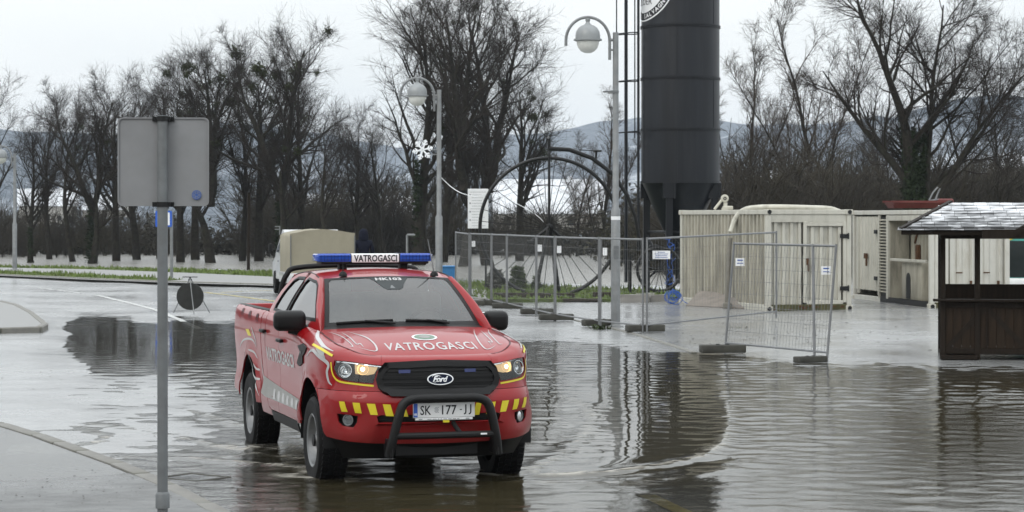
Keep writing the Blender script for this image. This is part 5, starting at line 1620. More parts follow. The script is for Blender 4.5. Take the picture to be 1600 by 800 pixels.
rubble_block(1008, 467, (.5, .6, .16), 'flat concrete slab under the foot of the silo', 3)
# weeds at the fence foot
def weeds():
    V = []; rng = random.Random(5)
    for (px, py, n) in ((938, 513, 40), (929, 511, 16), (1160, 512, 6)):
        p = G(px, py, .05)
        for _ in range(n):
            a = rng.uniform(0, 6.28); l = rng.uniform(.06, .16); c = (p.x + rng.gauss(0, .08), p.y + rng.gauss(0, .05), .03)
            u = Vector((cos(a), sin(a), .7)).normalized() * l; w = Vector((-sin(a), cos(a), 0)) * .018
            V += [tuple(Vector(c) - w), tuple(Vector(c) + w), tuple(Vector(c) + u + w * .3), tuple(Vector(c) + u - w * .3)]
    tag(link('weeds', leaves_mesh('weeds', V, M['evergreen'])), kind='stuff')
LATE.append(weeds)
# ---- snow roofed houses beyond the river
M['house_wall'] = pm('pale_house_wall', (.42, .40, .36), .8, 0, .15, .8)
M['house_dark'] = pm('grey_house_wall', (.18, .17, .16), .8, 0, .15, .8)
def house(px, Yh, w, d, h, rh, rz, label, wall='house_wall', zb_=None, group=None):
    X = (px - 800) / F * Yh; zg = float(hill_z(np.array([X]), np.array([float(Yh)]))[0]) if zb_ is None else zb_
    t = thing('house', label, 'house', (X, Yh, zg), rz, group)
    mb = MB().box((0, 0, h / 2 - .5), (w, d, h + 1)); mb.add([(-w / 2, -d / 2, h), (-w / 2, d / 2, h), (-w / 2, 0, h + rh), (w / 2, -d / 2, h), (w / 2, d / 2, h), (w / 2, 0, h + rh)], [(0, 2, 1), (3, 4, 5)])
    mb.build('wall', M[wall], t, smooth=0)
    e = .5
    MB().add([(-w / 2 - e, -d / 2 - e, h - e * rh / (d / 2)), (w / 2 + e, -d / 2 - e, h - e * rh / (d / 2)), (w / 2 + e, 0, h + rh), (-w / 2 - e, 0, h + rh), (-w / 2 - e, d / 2 + e, h - e * rh / (d / 2)), (w / 2 + e, d / 2 + e, h - e * rh / (d / 2))], [(0, 1, 2, 3), (3, 2, 5, 4)]).box((w * .22, .4, h + rh * .9), (.7, .7, 1.8)).build('roof', M['snow'], t, smooth=0)
    wm = MB().box((0, 0, 0), (1.0, .1, 1.2)).mesh('window', M['dark_glass'], smooth=0)
    n_ = max(2, int(w / 2.6))
    for fl in range(max(1, int(h / 2.8))):
        for i in range(n_):
            o = link('window', wm, t); o.location = (-w / 2 + w * (i + .5) / n_, -d / 2 - .02, 1.6 + 2.7 * fl)
house(855, 320, 15, 12, 3.0, 4.6, .05, 'long low barn with a broad snowy roof seen through the big wheel')
house(600, 300, 8, 8, 2.6, 2.6, .3, 'small snow roofed house showing between trees left of the middle lamp', 'house_dark')
house(1172, 520, 10, 9, 5, 3.4, -.2, 'snow roofed house on the slope just right of the silo')
house(1212, 760, 12, 9, 5, 3.6, .3, 'snow roofed house high on the ridge between the birches')
house(75, 560, 14, 10, 5, 4, .2, 'snow roofed house on the left hillside between the lamp and the first trees')
house(170, 640, 12, 10, 5, 4, -.2, 'snow roofed house on the left hillside beside the big sign')
house(500, 620, 12, 9, 5, 3.6, .1, 'snow roofed house on the slope behind the canvas truck')
house(905, 420, 9, 8, 3.4, 2.6, -.1, 'small grey house with a snowy roof at the right part of the wheel', 'house_dark')
house(1590, 600, 12, 9, 5, 3.6, .2, 'snow roofed house on the ridge above the kiosk', 'house_dark')
# ================================================================== PICKUP
YAW = .2865
PX0, PD = -.851, 19.4
pk = thing('pickup_truck', 'red fire service pickup truck with blue light bar driving through the flood water', 'pickup truck', (PX0, PD, -.081), YAW - pi / 2)

def car_to_px(P):
    s, c = sin(YAW), cos(YAW)
    P = np.asarray(P, float)
    X = PX0 + P[..., 0] * s + P[..., 1] * c; Y = PD - P[..., 0] * c + P[..., 1] * s; Z = P[..., 2] - .081
    return 800 + F * X / Y, HOR + F * (CAM_H - Z) / Y

def crom(P, k=14):
    P = [np.array(p, float) for p in P]; P = [2 * P[0] - P[1]] + P + [2 * P[-1] - P[-2]]
    out = []
    for i in range(1, len(P) - 2):
        for j in range(k):
            t = j / k
            out.append(.5 * (2 * P[i] + (P[i + 1] - P[i - 1]) * t + (2 * P[i - 1] - 5 * P[i] + 4 * P[i + 1] - P[i + 2]) * t * t + (3 * P[i] - P[i - 1] - 3 * P[i + 1] + P[i + 2]) * t ** 3))
    out.append(P[-2]); return np.array(out)

# plan outline of the body: front centre -> right side -> tail
_pl = crom([(.935, 0), (.928, .22), (.90, .45), (.845, .63), (.755, .765), (.62, .862), (.45, .912), (.2, .928), (0, .930), (-.35, .922), (-.7, .914), (-1.5, .912), (-2.4, .916), (-3.0, .922), (-3.6, .918), (-4.0, .902), (-4.12, .885)])
_ps = np.concatenate([[0], np.cumsum(np.hypot(*np.diff(_pl, axis=0).T))])
_tan = np.gradient(_pl, axis=0); _tan[:15, 0] *= np.linspace(0, 1, 15); _tan /= np.hypot(_tan[:, 0], _tan[:, 1])[:, None]
S_MAX = _ps[-1]
def plan(s):
    a = np.abs(s); sg = np.where(s < 0, 1.0, -1.0)      # s>0 is the right side (y<0)
    x = np.interp(a, _ps, _pl[:, 0]); h = np.interp(a, _ps, _pl[:, 1])
    tx = np.interp(a, _ps, _tan[:, 0]); th = np.interp(a, _ps, _tan[:, 1])
    l = np.hypot(tx, th) + 1e-9
    nx, nh = th / l, -tx / l                            # outward
    return x, sg * h, nx, sg * nh
_side = _pl[:, 0] < .62
def s_of_x(x): return float(np.interp(-x, -_pl[_side][:, 0], _ps[_side]))
def s_of_y(y): return float(np.interp(abs(y), _pl[:, 1][:90], _ps[:90]))
def shoulder(x):
    return np.interp(x, [-4.4, -2.2, -1.5, -.8, -.35, 0, .3, .6, .75, .85, .93], [1.41, 1.40, 1.38, 1.35, 1.315, 1.275, 1.24, 1.20, 1.17, 1.15, 1.145])
ROLL = .10
def zeta_top(s):
    x = plan(np.asarray(s, float))[0]; return shoulder(x) - ROLL + ROLL * pi / 2 * .97
ARCH_F, ARCH_R, ARCH_RAD = (.03, .44), (-3.02, .46), .49
def skin(s, zeta):
    s = np.asarray(s, float); zeta = np.asarray(zeta, float)
    x, y, nx, ny = plan(s)
    zs = shoulder(x); z0 = zs - ROLL
    a = np.abs(s)
    wf = 1 - sstep(a, .75, 1.35)
    zz = np.minimum(zeta, z0)
    front = np.interp(zz, [.26, .36, .44, .52, .60, .78, .825, .86, .885, .95, 1.02, 1.08, 1.2], [.24, .10, .035, .008, 0, .002, .006, .040, .052, .058, .068, .085, .12])
    cen = 1 - sstep(a, .50, .56)
    front = front + .035 * cen * (1 - sstep(zz, .575, .60)) * sstep(zz, .38, .44)
    scoop = np.exp(-((a - .80) / .17) ** 4) * np.exp(-((zz - .61) / .085) ** 4)
    front = front + .022 * scoop
    side = np.interp(zz, [.36, .42, .48, .56, .64, .72, .82, .92, 1.02, 1.12, 1.2, 1.26, 1.32], [.06, .035, .018, .004, .004, .022, .026, .020, .010, .004, .002, .006, .012])
    ins = wf * front + (1 - wf) * side
    for (cx, cz) in (ARCH_F, ARCH_R):
        d = np.hypot(x - cx, zz - cz)
        ins = ins - .026 * np.exp(-((d - ARCH_RAD) / .075) ** 2) * (1 - wf)
    t = np.clip((zeta - z0) / ROLL, 0, pi / 2)
    rin = .13 * wf + (1 - wf) * np.interp(x, [-1.2, -.6, -.3, .1, .6], [.055, .09, .165, .18, .17])
    ins = ins + rin * (1 - np.cos(t))
    z = np.where(zeta > z0, z0 + ROLL * np.sin(t), zeta)
    return np.stack([x - nx * ins, y - ny * ins, z], -1)

class Surf:
    def __init__(self, f, us, vs):
        self.f = f
        U, V = np.meshgrid(us, vs); P = f(U, V)
        self.U, self.V = U.ravel(), V.ravel(); P = P.reshape(-1, 3)
        self.qx, self.qy = car_to_px(P)
        N_ = self.normal(self.U, self.V)
        eye = np.array([(PD * cos(YAW) * 1 - PX0 * sin(YAW)), (-PD * sin(YAW) - PX0 * cos(YAW)), 2.28])
        self.ok = ((eye - P) * N_).sum(1) > 0
    def normal(self, u, v, e=2e-3):
        a = self.f(u + e, v) - self.f(u - e, v); b = self.f(u, v + e) - self.f(u, v - e)
        n = np.cross(a, b); n /= np.linalg.norm(n, axis=-1, keepdims=True) + 1e-12
        return n * self.sign if hasattr(self, 'sign') else n
    def inv(self, px, py):
        d = np.hypot(self.qx - px, self.qy - py) + (~self.ok) * 1e4
        i = int(np.argmin(d)); u, v = self.U[i], self.V[i]
        for _ in range(4):
            e = 3e-3
            x0, y0 = car_to_px(self.f(u, v)); x1, y1 = car_to_px(self.f(u + e, v)); x2, y2 = car_to_px(self.f(u, v + e))
            J = np.array([[x1 - x0, x2 - x0], [y1 - y0, y2 - y0]]) / e
            try: du = np.linalg.solve(J, [px - x0, py - y0])
            except Exception: break
            m = max(1.0, np.abs(du).max() / .08); u += du[0] / m; v += du[1] / m
        return (float(u), float(v))
    def path(self, pix): return [self.inv(*p) for p in pix]
    def at(self, u, v, lift=0.0):
        u = np.asarray(u, float); v = np.asarray(v, float)
        return self.f(u, v) + self.normal(u, v) * np.asarray(lift)[..., None] if np.ndim(lift) else self.f(u, v) + self.normal(u, v) * lift
class SkinSurf(Surf):
    sign = -1.0
    def normal(self, u, v, e=2e-3): return super().normal(u, v, e)
SK = SkinSurf(skin, np.linspace(-1.6, S_MAX, 320), np.linspace(.32, 1.44, 70))
# make sure normals point outwards
_t = SK.normal(np.array([2.5]), np.array([.9]))[0]
if _t[1] > 0: SkinSurf.sign = 1.0; SK = SkinSurf(skin, np.linspace(-1.6, S_MAX, 320), np.linspace(.32, 1.44, 70))

def pin(P, x, y):
    ins = False; j = len(P) - 1
    for i in range(len(P)):
        if (P[i][1] > y) != (P[j][1] > y) and x < (P[j][0] - P[i][0]) * (y - P[i][1]) / (P[j][1] - P[i][1] + 1e-15) + P[i][0]: ins = not ins
        j = i
    return ins
def densify(poly, step):
    out = []; n = len(poly)
    for i in range(n):
        a, b = poly[i], poly[(i + 1) % n]; L_ = hypot(b[0] - a[0], b[1] - a[1]); k = max(1, int(math.ceil(L_ / step)))
        for j in range(k): out.append((a[0] + (b[0] - a[0]) * j / k, a[1] + (b[1] - a[1]) * j / k))
    return out
def tri_region(outer, holes, step):
    loops = [densify(outer, step)] + [densify(h, step) for h in holes]
    V = []; E_ = []; bd = []
    for lp in loops:
        b = len(V); V += lp; E_ += [(b + i, b + (i + 1) % len(lp)) for i in range(len(lp))]; bd.append((b, len(lp)))
    xs_ = [p[0] for p in loops[0]]; ys_ = [p[1] for p in loops[0]]
    B = np.array(V); nb = len(V)
    gx = np.arange(min(xs_) + step * .5, max(xs_), step); gy = np.arange(min(ys_) + step * .5, max(ys_), step)
    for gy_i, y in enumerate(gy):
        for x in gx:
            if pin(loops[0], x, y) and not any(pin(h, x, y) for h in loops[1:]):
                if np.min(np.abs(B[:, 0] - x) + np.abs(B[:, 1] - y)) > step * .55: V.append((x, y))
    r = delaunay_2d_cdt([Vector(v) for v in V], E_, [], 0, 1e-6)
    ov, of = [(p.x, p.y) for p in r[0]], r[2]
    orig = r[3]
    fs = []
    for f in of:
        cx = sum(ov[i][0] for i in f) / 3; cy = sum(ov[i][1] for i in f) / 3
        if pin(loops[0], cx, cy) and not any(pin(h, cx, cy) for h in loops[1:]): fs.append(tuple(f))
    m = {}
    for i, o_ in enumerate(orig):
        for q in o_: m[q] = i
    loops_i = [[m.get(b + i) for i in range(n)] for b, n in bd]
    return ov, fs, loops_i
def panel(name, surf, outer, holes, mat, parent, step=.045, lift=0.0, depth=.014, smooth=40):
    ov, fs, loops = tri_region(outer, holes, step)
    U = np.array(ov); P = surf.at(U[:, 0], U[:, 1], lift)
    V = [tuple(p) for p in P]; F_ = list(fs)
    # orientation
    N_ = surf.normal(U[:, 0], U[:, 1])
    T3 = np.array(fs); cr3 = np.cross(P[T3[:, 1]] - P[T3[:, 0]], P[T3[:, 2]] - P[T3[:, 0]]); sg3 = (cr3 * N_[T3[:, 0]]).sum(1)
    F_ = [f if q >= 0 else f[::-1] for f, q in zip(F_, sg3)]
    if depth:
        for lp in loops:
            lp = [i for i in lp if i is not None]; b = len(V)
            for i in lp: V.append(tuple(P[i] - N_[i] * depth))
            n = len(lp); q = [(lp[i], lp[(i + 1) % n], b + (i + 1) % n, b + i) for i in range(n)]
            F_ += q
    mb = MB(); mb.add(V, F_); return mb.build(name, mat, parent, smooth=smooth)
def decal_poly(mb, surf, poly, step=.05, lift=.003):
    ov, fs, _ = tri_region(poly, [], step)
    U = np.array(ov); P = surf.at(U[:, 0], U[:, 1], lift); mb.add([tuple(p) for p in P], fs)
def decal_line(mb, surf, uv, w, lift=.003, taper=True, metr=(1, 1)):
    uv = crom(uv, 6) if len(uv) > 2 else np.array([np.array(uv[0]) + (np.array(uv[1]) - np.array(uv[0])) * t for t in np.linspace(0, 1, 6)])
    uvm = uv * np.array(metr); t = np.gradient(uvm, axis=0); t /= np.hypot(t[:, 0], t[:, 1])[:, None] + 1e-9
    n = np.stack([-t[:, 1], t[:, 0]], 1)
    k = len(uv); ww = np.full(k, w / 2)
    if taper: ww *= np.clip(np.minimum(np.arange(k) + 1, k - np.arange(k)) / (k * .25), .25, 1)
    a = (uvm + n * ww[:, None]) / np.array(metr); b = (uvm - n * ww[:, None]) / np.array(metr)
    A_ = surf.at(a[:, 0], a[:, 1], lift); B_ = surf.at(b[:, 0], b[:, 1], lift)
    mb.add([tuple(p) for p in A_] + [tuple(p) for p in B_], [(i, i + 1, k + i + 1, k + i) for i in range(k - 1)])
mir = lambda uv: [(-u, v) for u, v in uv]

# ---- paint and trim
def paint(name, base):
    m, t, b = new_mat(name)
    N, L2 = t.nodes, t.links
    b.inputs['Roughness'].default_value = .4; b.inputs['Specular IOR Level'].default_value = .15; b.inputs['Coat Weight'].default_value = .7; b.inputs['Coat IOR'].default_value = 1.45; b.inputs['Coat Roughness'].default_value = .035
    g = N.new('ShaderNodeTexCoord'); n = N.new('ShaderNodeTexNoise'); n.inputs['Scale'].default_value = 3.0; n.inputs['Detail'].default_value = 8; n.inputs['Roughness'].default_value = .7
    L2.new(g.outputs['Object'], n.inputs['Vector'])
    # road film: denser low on the body
    sp = N.new('ShaderNodeSeparateXYZ'); L2.new(g.outputs['Object'], sp.inputs[0])
    mr = N.new('ShaderNodeMapRange'); mr.inputs[1].default_value = .85; mr.inputs[2].default_value = .35; mr.inputs[3].default_value = 0; mr.inputs[4].default_value = .75
    L2.new(sp.outputs['Z'], mr.inputs[0])
    mu = N.new('ShaderNodeMath'); mu.operation = 'MULTIPLY'; L2.new(n.outputs[0], mu.inputs[0]); L2.new(mr.outputs[0], mu.inputs[1])
    mxn = N.new('ShaderNodeMix'); mxn.data_type = 'RGBA'; L2.new(mu.outputs[0], mxn.inputs[0])
    mxn.inputs[6].default_value = (*base, 1); mxn.inputs[7].default_value = (.05, .042, .036, 1)
    L2.new(mxn.outputs[2], b.inputs['Base Color'])
    ro = N.new('ShaderNodeMath'); ro.operation = 'MULTIPLY_ADD'; ro.inputs[1].default_value = .6; ro.inputs[2].default_value = .03; L2.new(mu.outputs[0], ro.inputs[0]); L2.new(ro.outputs[0], b.inputs['Coat Roughness'])
    return m
M['red'] = paint('fire_red_paint', (.25, .0025, .005))
M['trim'] = pm('grille_black', (.005, .005, .0055), .5, 0, .2, 8, spec=.25)
M['decal_white'] = pm('white_decal', (.42, .42, .42), .35, 0, .06, 3, coat=.3)
M['decal_grey'] = pm('silver_reflective_decal', (.25, .25, .24), .4, .1, .12, 5, dirt=(.2, .17, .14), dscale=4)
M['decal_yellow'] = pm('yellow_reflective_decal', (.62, .52, .02), .4, 0, .06, 3)
M['decal_dark'] = pm('maroon_decal', (.05, .004, .006), .4, 0, .1)
M['chrome'] = pm('chrome', (.75, .76, .77), .08, 1.0, .03)
M['rim'] = pm('wheel_rim_grey', (.19, .195, .20), .4, .6, .15, 6, dirt=(.10, .09, .08), dscale=5)
M['interior'] = pm('grey_interior', (.12, .125, .125), .8, 0, .2, 4)
M['seat'] = pm('seat_fabric', (.20, .205, .21), .9, 0, .2, 6)
def glass_mat(name, tint, base_refl=.04, ior=1.5, rough=.01):
    m, t, b = new_mat(name); N, L2 = t.nodes, t.links
    N.remove(b)
    tr = N.new('ShaderNodeBsdfTransparent'); tr.inputs[0].default_value = (*tint, 1)
    gl = N.new('ShaderNodeBsdfGlossy'); gl.inputs['Roughness'].default_value = rough
    fr = N.new('ShaderNodeFresnel'); fr.inputs[0].default_value = ior
    ad = N.new('ShaderNodeMath'); ad.operation = 'ADD'; ad.inputs[1].default_value = base_refl; ad.use_clamp = True
    L2.new(fr.outputs[0], ad.inputs[0])
    ms = N.new('ShaderNodeMixShader'); L2.new(ad.outputs[0], ms.inputs[0]); L2.new(tr.outputs[0], ms.inputs[1]); L2.new(gl.outputs[0], ms.inputs[2])
    L2.new(ms.outputs[0], N['Material Output'].inputs[0]); return m
M['windscreen'] = glass_mat('windscreen_glass', (.72, .80, .78), .085)
M['side_glass'] = glass_mat('tinted_side_glass', (.10, .12, .12), .16, 1.8)
M['lamp_glass'] = glass_mat('clear_lens', (.92, .94, .95), .02)
M['blue_lens'] = pm('blue_lens', (.012, .06, .36), .12, 0, .15, 25, coat=.6)
M['blue_dim'] = pm('dark_blue_lens', (.01, .02, .10), .2, 0, .1)
def emit(name, c, e):
    m, t, b = new_mat(name); b.inputs['Base Color'].default_value = (*c, 1); b.inputs['Emission Color'].default_value = (*c, 1); b.inputs['Emission Strength'].default_value = e; return m
M['lit'] = emit('lit_headlamp', (1.0, .84, .55), 7.0)
M['bowl'] = emit('lamp_bowl', (.16, .11, .055), 3.0)
M['lit_soft'] = emit('lit_reflector', (.9, .62, .30), .38)

def sx(pts): return [(s_of_x(x), z) for x, z in pts]
def arc_uv(c, r, a0, a1, n=18):
    return [(s_of_x(c[0] + r * cos(a)), c[1] + r * sin(a)) for a in np.linspace(a0, a1, n)]
# -- fender (right traced, left mirrored)
hl_pix = [(523.5, 563.5), (545, 565), (575, 569), (599, 572), (589, 580), (583, 599), (560, 597.5), (537, 594), (526, 587), (521, 576)]
hl_uv = SK.path(hl_pix)
fog_uv = SK.path([(526, 646), (545, 648), (559, 650), (558, 660), (552, 668), (534, 665), (528, 658)])
zt = lambda s: float(zeta_top(s))
sF0 = .50; sD = s_of_x(-.38)
def fender_outline():
    top = [(s, zt(s)) for s in np.linspace(sF0, sD - .004, 26)]
    down = [(sD - .004, .8), (sD - .02, .53), (s_of_x(ARCH_F[0] - sqrt(ARCH_RAD ** 2 - (.53 - ARCH_F[1]) ** 2)), .53)]
    a1 = atan2(.53 - ARCH_F[1], -sqrt(ARCH_RAD ** 2 - (.53 - ARCH_F[1]) ** 2)); 
    zb = .862; a0 = math.asin((zb - ARCH_F[1]) / ARCH_RAD)
    arch = arc_uv(ARCH_F, ARCH_RAD, a1, a0, 18)
    low = [(s, zb) for s in np.linspace(arch[-1][0], sF0, 12)[1:]]
    return top + down + arch[1:] + low
fo = fender_outline()
big_hl = hl_uv
for sg_, nm in ((1, 'r'), (-1, 'l')):
    m_ = (lambda L_: L_) if sg_ > 0 else mir
    panel('fender', SK, m_(fo), [m_(hl_uv)], M['red'], pk, .045)
# -- bumper
def bumper_outline():
    zb = .858; a0 = math.asin((zb - ARCH_F[1]) / ARCH_RAD); a_low = math.asin((.50 - ARCH_F[1]) / ARCH_RAD)
    arch = arc_uv(ARCH_F, ARCH_RAD, a_low, a0, 12)
    R_ = [(0.0, .42), (.45, .425), (.8, .445), (1.05, .47)] + arch + [(s, zb) for s in np.linspace(arch[-1][0], 0.0, 14)[1:]]
    Lh = [(-u, v) for u, v in R_[1:-1]][::-1]
    return R_ + Lh
slot = [(-.52, .598), (.52, .598), (.535, .655), (.50, .668), (-.50, .668), (-.535, .655)]
bump = panel('bumper', SK, bumper_outline(), [fog_uv, mir(fog_uv), slot], M['red'], pk, .045)
panel('intake', SK, [(-.56, .58), (.56, .58), (.56, .69), (-.56, .69)], [], M['trim'], bump, .08, -.03, 0)
mb = MB()
for z in (.615, .633, .651): decal_line(mb, SK, [(-.5, z), (0, z), (.5, z)], .007, -.012, False)
mb.build('intake_bars', M['trim'], bump, smooth=0)
MB().add([tuple(p) for p in SK.at(np.linspace(-1.0, 1.0, 21), np.full(21, .44), -.02)] + [tuple(p) for p in SK.at(np.linspace(-1.0, 1.0, 21), np.full(21, .29), .0)], [(i, i + 1, 22 + i, 21 + i) for i in range(20)]).build('skid_plate', M['trim'], pk, smooth=40)
# fog lamps
for m_ in ((lambda L_: L_), mir):
    fu = m_(fog_uv)
    fp = panel('fog_pocket', SK, [(u * 1.0, v) for u, v in fu], [], M['trim'], bump, .05, -.045, -.04)
    cu, cv = np.mean([p[0] for p in fu]), np.mean([p[1] for p in fu])
    p = SK.at(np.array(cu), np.array(cv), -.02); n = SK.normal(np.array(cu), np.array(cv))
    R = Vector(n).to_track_quat('Z', 'Y').to_matrix()
    lampm = MB(); base = MB().lathe([(.001, -.02), (.03, -.015), (.045, 0.0), (.05, .012), (.042, .014), (.038, .006)], 20); 
    vs = [R @ Vector(v) + Vector(p) for v in base.v]; lampm.add(vs, base.f); fl = lampm.build('fog_lamp', M['galv_dark'], pk)
    base = MB().lathe([(.001, .010), (.025, .009), (.040, .005)], 20); MB().add([R @ Vector(v) + Vector(p) for v in base.v], base.f).build('lens', M['lamp_glass'], fl)
# yellow hazard blocks
st_pix = [[(530, 627), (538.5, 627.5), (543.5, 643.5), (534, 643)], [(551, 629), (562, 629.5), (565.5, 646), (555, 645)], [(573, 630.5), (586, 631), (590.5, 648.5), (579, 648)], [(598, 631.5), (610, 632), (615.5, 650.5), (603, 650)], [(623, 632), (632, 632), (638, 651), (627, 651)]]
for q in st_pix:
    u = SK.path(q)
    for m_ in ((lambda L_: L_), mir):
        mb = MB(); decal_poly(mb, SK, m_(u), .05, .003); mb.build('hazard_stripe', M['decal_yellow'], bump, smooth=60)
# -- doors, corner, bed, sill
def door_outline(x0, x1, extra=None):
    a, b = s_of_x(x0), s_of_x(x1)
    return [(s, zt(s)) for s in np.linspace(a, b, 14)] + (extra or [(b, .9), (b, .50)]) + [(a, .50), (a, .8)]
doors = {}
rd_extra = [(s_of_x(-2.17), 1.2), (s_of_x(-2.20), .95), (s_of_x(-2.15), .72), (s_of_x(-2.0), .52), (s_of_x(-1.9), .50)]
for m_, tagn in (((lambda L_: L_), 'r'), (mir, 'l')):
    fd = panel('front_door', SK, m_(door_outline(-.388, -1.494)), [], M['red'], pk, .05)
    rd = panel('rear_door', SK, m_(door_outline(-1.502, -2.17, rd_extra)), [], M['red'], pk, .05)
    cc_ = [(s, zt(s)) for s in np.linspace(s_of_x(-2.178), s_of_x(-2.395), 5)] + [(s_of_x(-2.395), .60)] + [(s_of_x(-2.395), .44)] + [(s_of_x(-1.9), .44), (s_of_x(-1.9), .492), (s_of_x(-2.005), .512), (s_of_x(-2.158), .715), (s_of_x(-2.208), .95)]
    panel('cab_corner', SK, m_(cc_), [], M['red'], pk, .05)
    a_hi = pi - math.asin((.52 - ARCH_R[1]) / ARCH_RAD)
    bo = [(s, zt(s)) for s in np.linspace(s_of_x(-2.42), s_of_x(-4.10), 22)] + [(s_of_x(-4.10), .9), (s_of_x(-4.08), .56), (s_of_x(ARCH_R[0] + ARCH_RAD * cos(a_hi)), .52)] + arc_uv(ARCH_R, ARCH_RAD, a_hi, pi - a_hi, 26)[1:] + [(s_of_x(-2.42), .52)]
    bed = panel('bed_side', SK, m_(bo), [], M['red'], pk, .055)
    sill = panel('sill', SK, m_([(s_of_x(-.45), .40), (s_of_x(-.45), .492), (s_of_x(-1.89), .492), (s_of_x(-1.89), .40)]), [], M['trim'], pk, .06, .004)
    doors[tagn] = (fd, rd, bed)
# wheel arch liners and lips
for (cx, cz) in (ARCH_F, ARCH_R):
    for s in (-1, 1):
        n = 22; vs = []; fs = []
        for i in range(n + 1):
            a = -.15 + (pi + .3) * i / n
            for yy in (.55, .905): vs.append((cx + (ARCH_RAD - .004) * cos(a), s * yy, cz + (ARCH_RAD - .004) * sin(a)))
        fs = [(2 * i, 2 * i + 1, 2 * i + 3, 2 * i + 2) for i in range(n)]
        vs2 = [(cx, s * .56, cz - .1)] + [(cx + ARCH_RAD * cos(a), s * .56, cz + ARCH_RAD * sin(a)) for a in np.linspace(-.2, pi + .2, 20)]
        mb = MB().add(vs, fs).add(vs2, [(0, i, i + 1) for i in range(1, 20)])
        mb.build('wheel_arch', M['black_plastic'], pk, smooth=50)
# dark structure inside and below
MB().box((-1.75, 0, .72), (4.7, 1.10, .62)).box((-1.7, 0, .42), (5.0, .70, .2)).box((.42, 0, .70), (.5, 1.0, .5)).build('chassis', M['black_plastic'], pk, smooth=0)
MB().box((-1.2, 0, .85), (1.55, 1.72, .6)).box((-2.3, 0, .85), (.30, 1.7, .7)).box((-3.3, 0, .95), (1.75, 1.5, .12)).build('inner_shell', M['black_plastic'], pk, smooth=0)
MB().bar((0, -.7, .38), (0, .7, .38), .06, 8).bar((-3.1, -.7, .38), (-3.1, .7, .38), .06, 8).rbox((-3.1, .1, .38), (.3, .3, .28), .08, 2).build('axle', M['black_metal'], pk)

# -- hood: Coons patch between the edge of the skin and the cowl
s_cow = s_of_x(-.33); sc_ = 1.12
def hood(a, b):
    a = np.asarray(a, float); b = np.asarray(b, float)
    def E(s): return skin(s, zeta_top(s))
    Fc = E(-a * sc_)                                       # front edge, a=-1 right .. here a>0 is left
    sd_r = E(sc_ + (s_cow - sc_) * b); sd_l = E(-(sc_ + (s_cow - sc_) * b))
    pr_, pl2 = E(np.array(s_cow)), E(np.array(-s_cow))
    yy = pr_[1] + (pl2[1] - pr_[1]) * (a + 1) / 2
    cow = np.stack([pr_[0] + .17 * (1 - a * a), yy, pr_[2] + .03 * (1 - a * a) + 0 * a], -1)
    t = ((a + 1) / 2)[..., None]; bb = b[..., None]
    c00, c10, c01, c11 = E(np.array(sc_)), E(np.array(-sc_)), pr_, pl2
    P = (1 - bb) * Fc + bb * cow + (1 - t) * sd_r + t * sd_l - ((1 - t) * (1 - bb) * c00 + t * (1 - bb) * c10 + (1 - t) * bb * c01 + t * bb * c11)
    crown = .030 * (1 - a * a) * np.sin(np.clip(b, 0, 1) * pi)
    ridge = .014 * (1 - sstep(np.abs(a), .52, .66)) * np.sin(np.clip(b, 0, 1) * pi) ** .7
    P[..., 2] += crown + ridge
    return P
class HoodSurf(Surf):
    def normal(self, u, v, e=2e-3):
        n = Surf.normal(self, u, v, e); s = np.sign(n[..., 2:3]); return n * np.where(s == 0, 1, s)
HD = HoodSurf(hood, np.linspace(-1, 1, 90), np.linspace(0, 1, 60))
def hood_grid(name, mat, na=44, nb=30):
    Aa, Bb = np.meshgrid(np.linspace(-1, 1, na), np.linspace(0, 1, nb)); P = hood(Aa, Bb).reshape(-1, 3)
    mb = MB(); mb.add([tuple(p) for p in P], [(j * na + i, j * na + i + 1, (j + 1) * na + i + 1, (j + 1) * na + i) for j in range(nb - 1) for i in range(na - 1)])
    return mb.build(name, mat, pk, smooth=60)
hd = hood_grid('hood', M['red'])
panel('hood_edge', SK, [(s, 1.04) for s in np.linspace(-sF0 + .002, sF0 - .002, 12)] + [(s, zt(s)) for s in np.linspace(sF0 - .002, -sF0 + .002, 12)], [], M['red'], hd, .05)
# seam between hood and fenders
for sg_ in (1, -1):
    mb = MB(); ss = np.linspace(sc_ * .5, s_cow, 30) * sg_; P = SK.at(ss, zeta_top(ss) - .004, .0015); Q = SK.at(ss, zeta_top(ss) - .012, .0015); k = len(ss)
    mb.add([tuple(p) for p in P] + [tuple(p) for p in Q], [(i, i + 1, k + i + 1, k + i) for i in range(k - 1)]); mb.build('hood_gap', M['decal_dark'], hd, smooth=0)

# -- grille
gr_pix = [(603, 570), (640, 568.5), (690, 568), (735, 568), (765, 569), (776, 578), (782.5, 592), (780, 606), (774, 616), (757, 624), (690, 624.5), (616, 623), (602, 618), (591, 611), (583, 599), (588, 579)]
gu = SK.path(gr_pix)
# make it symmetric about the centre line
hw = lambda z0: np.mean([abs(u) for u, v in gu if abs(v - z0) < .06] or [.5])
g_out = [(-.47, 1.085), (0, 1.10), (.47, 1.085), (.52, 1.035), (.545, .955), (.525, .885), (.48, .845), (.42, .822), (0, .815), (-.42, .822), (-.48, .845), (-.525, .885), (-.545, .955), (-.52, 1.035)]
g_in = [(u * .90, .955 + (v - .955) * .70) for u, v in g_out]
grl = panel('grille', SK, g_out, [g_in], M['trim'], pk, .04, .028, .05)
panel('grille_back', SK, [(u * .97, .955 + (v - .955) * .9) for u, v in g_out], [], M['black_plastic'], grl, .06, .004, 0)
for z, w_ in ((1.025, .013), (.995, .013), (.965, .013), (.940, .013), (.912, .013), (.885, .013)):
    mb = MB(); decal_line(mb, SK, [(-.485, z), (-.2, z), (.2, z), (.485, z)], w_, .018, False); mb.build('grille_bar', M['trim'], grl, smooth=0)
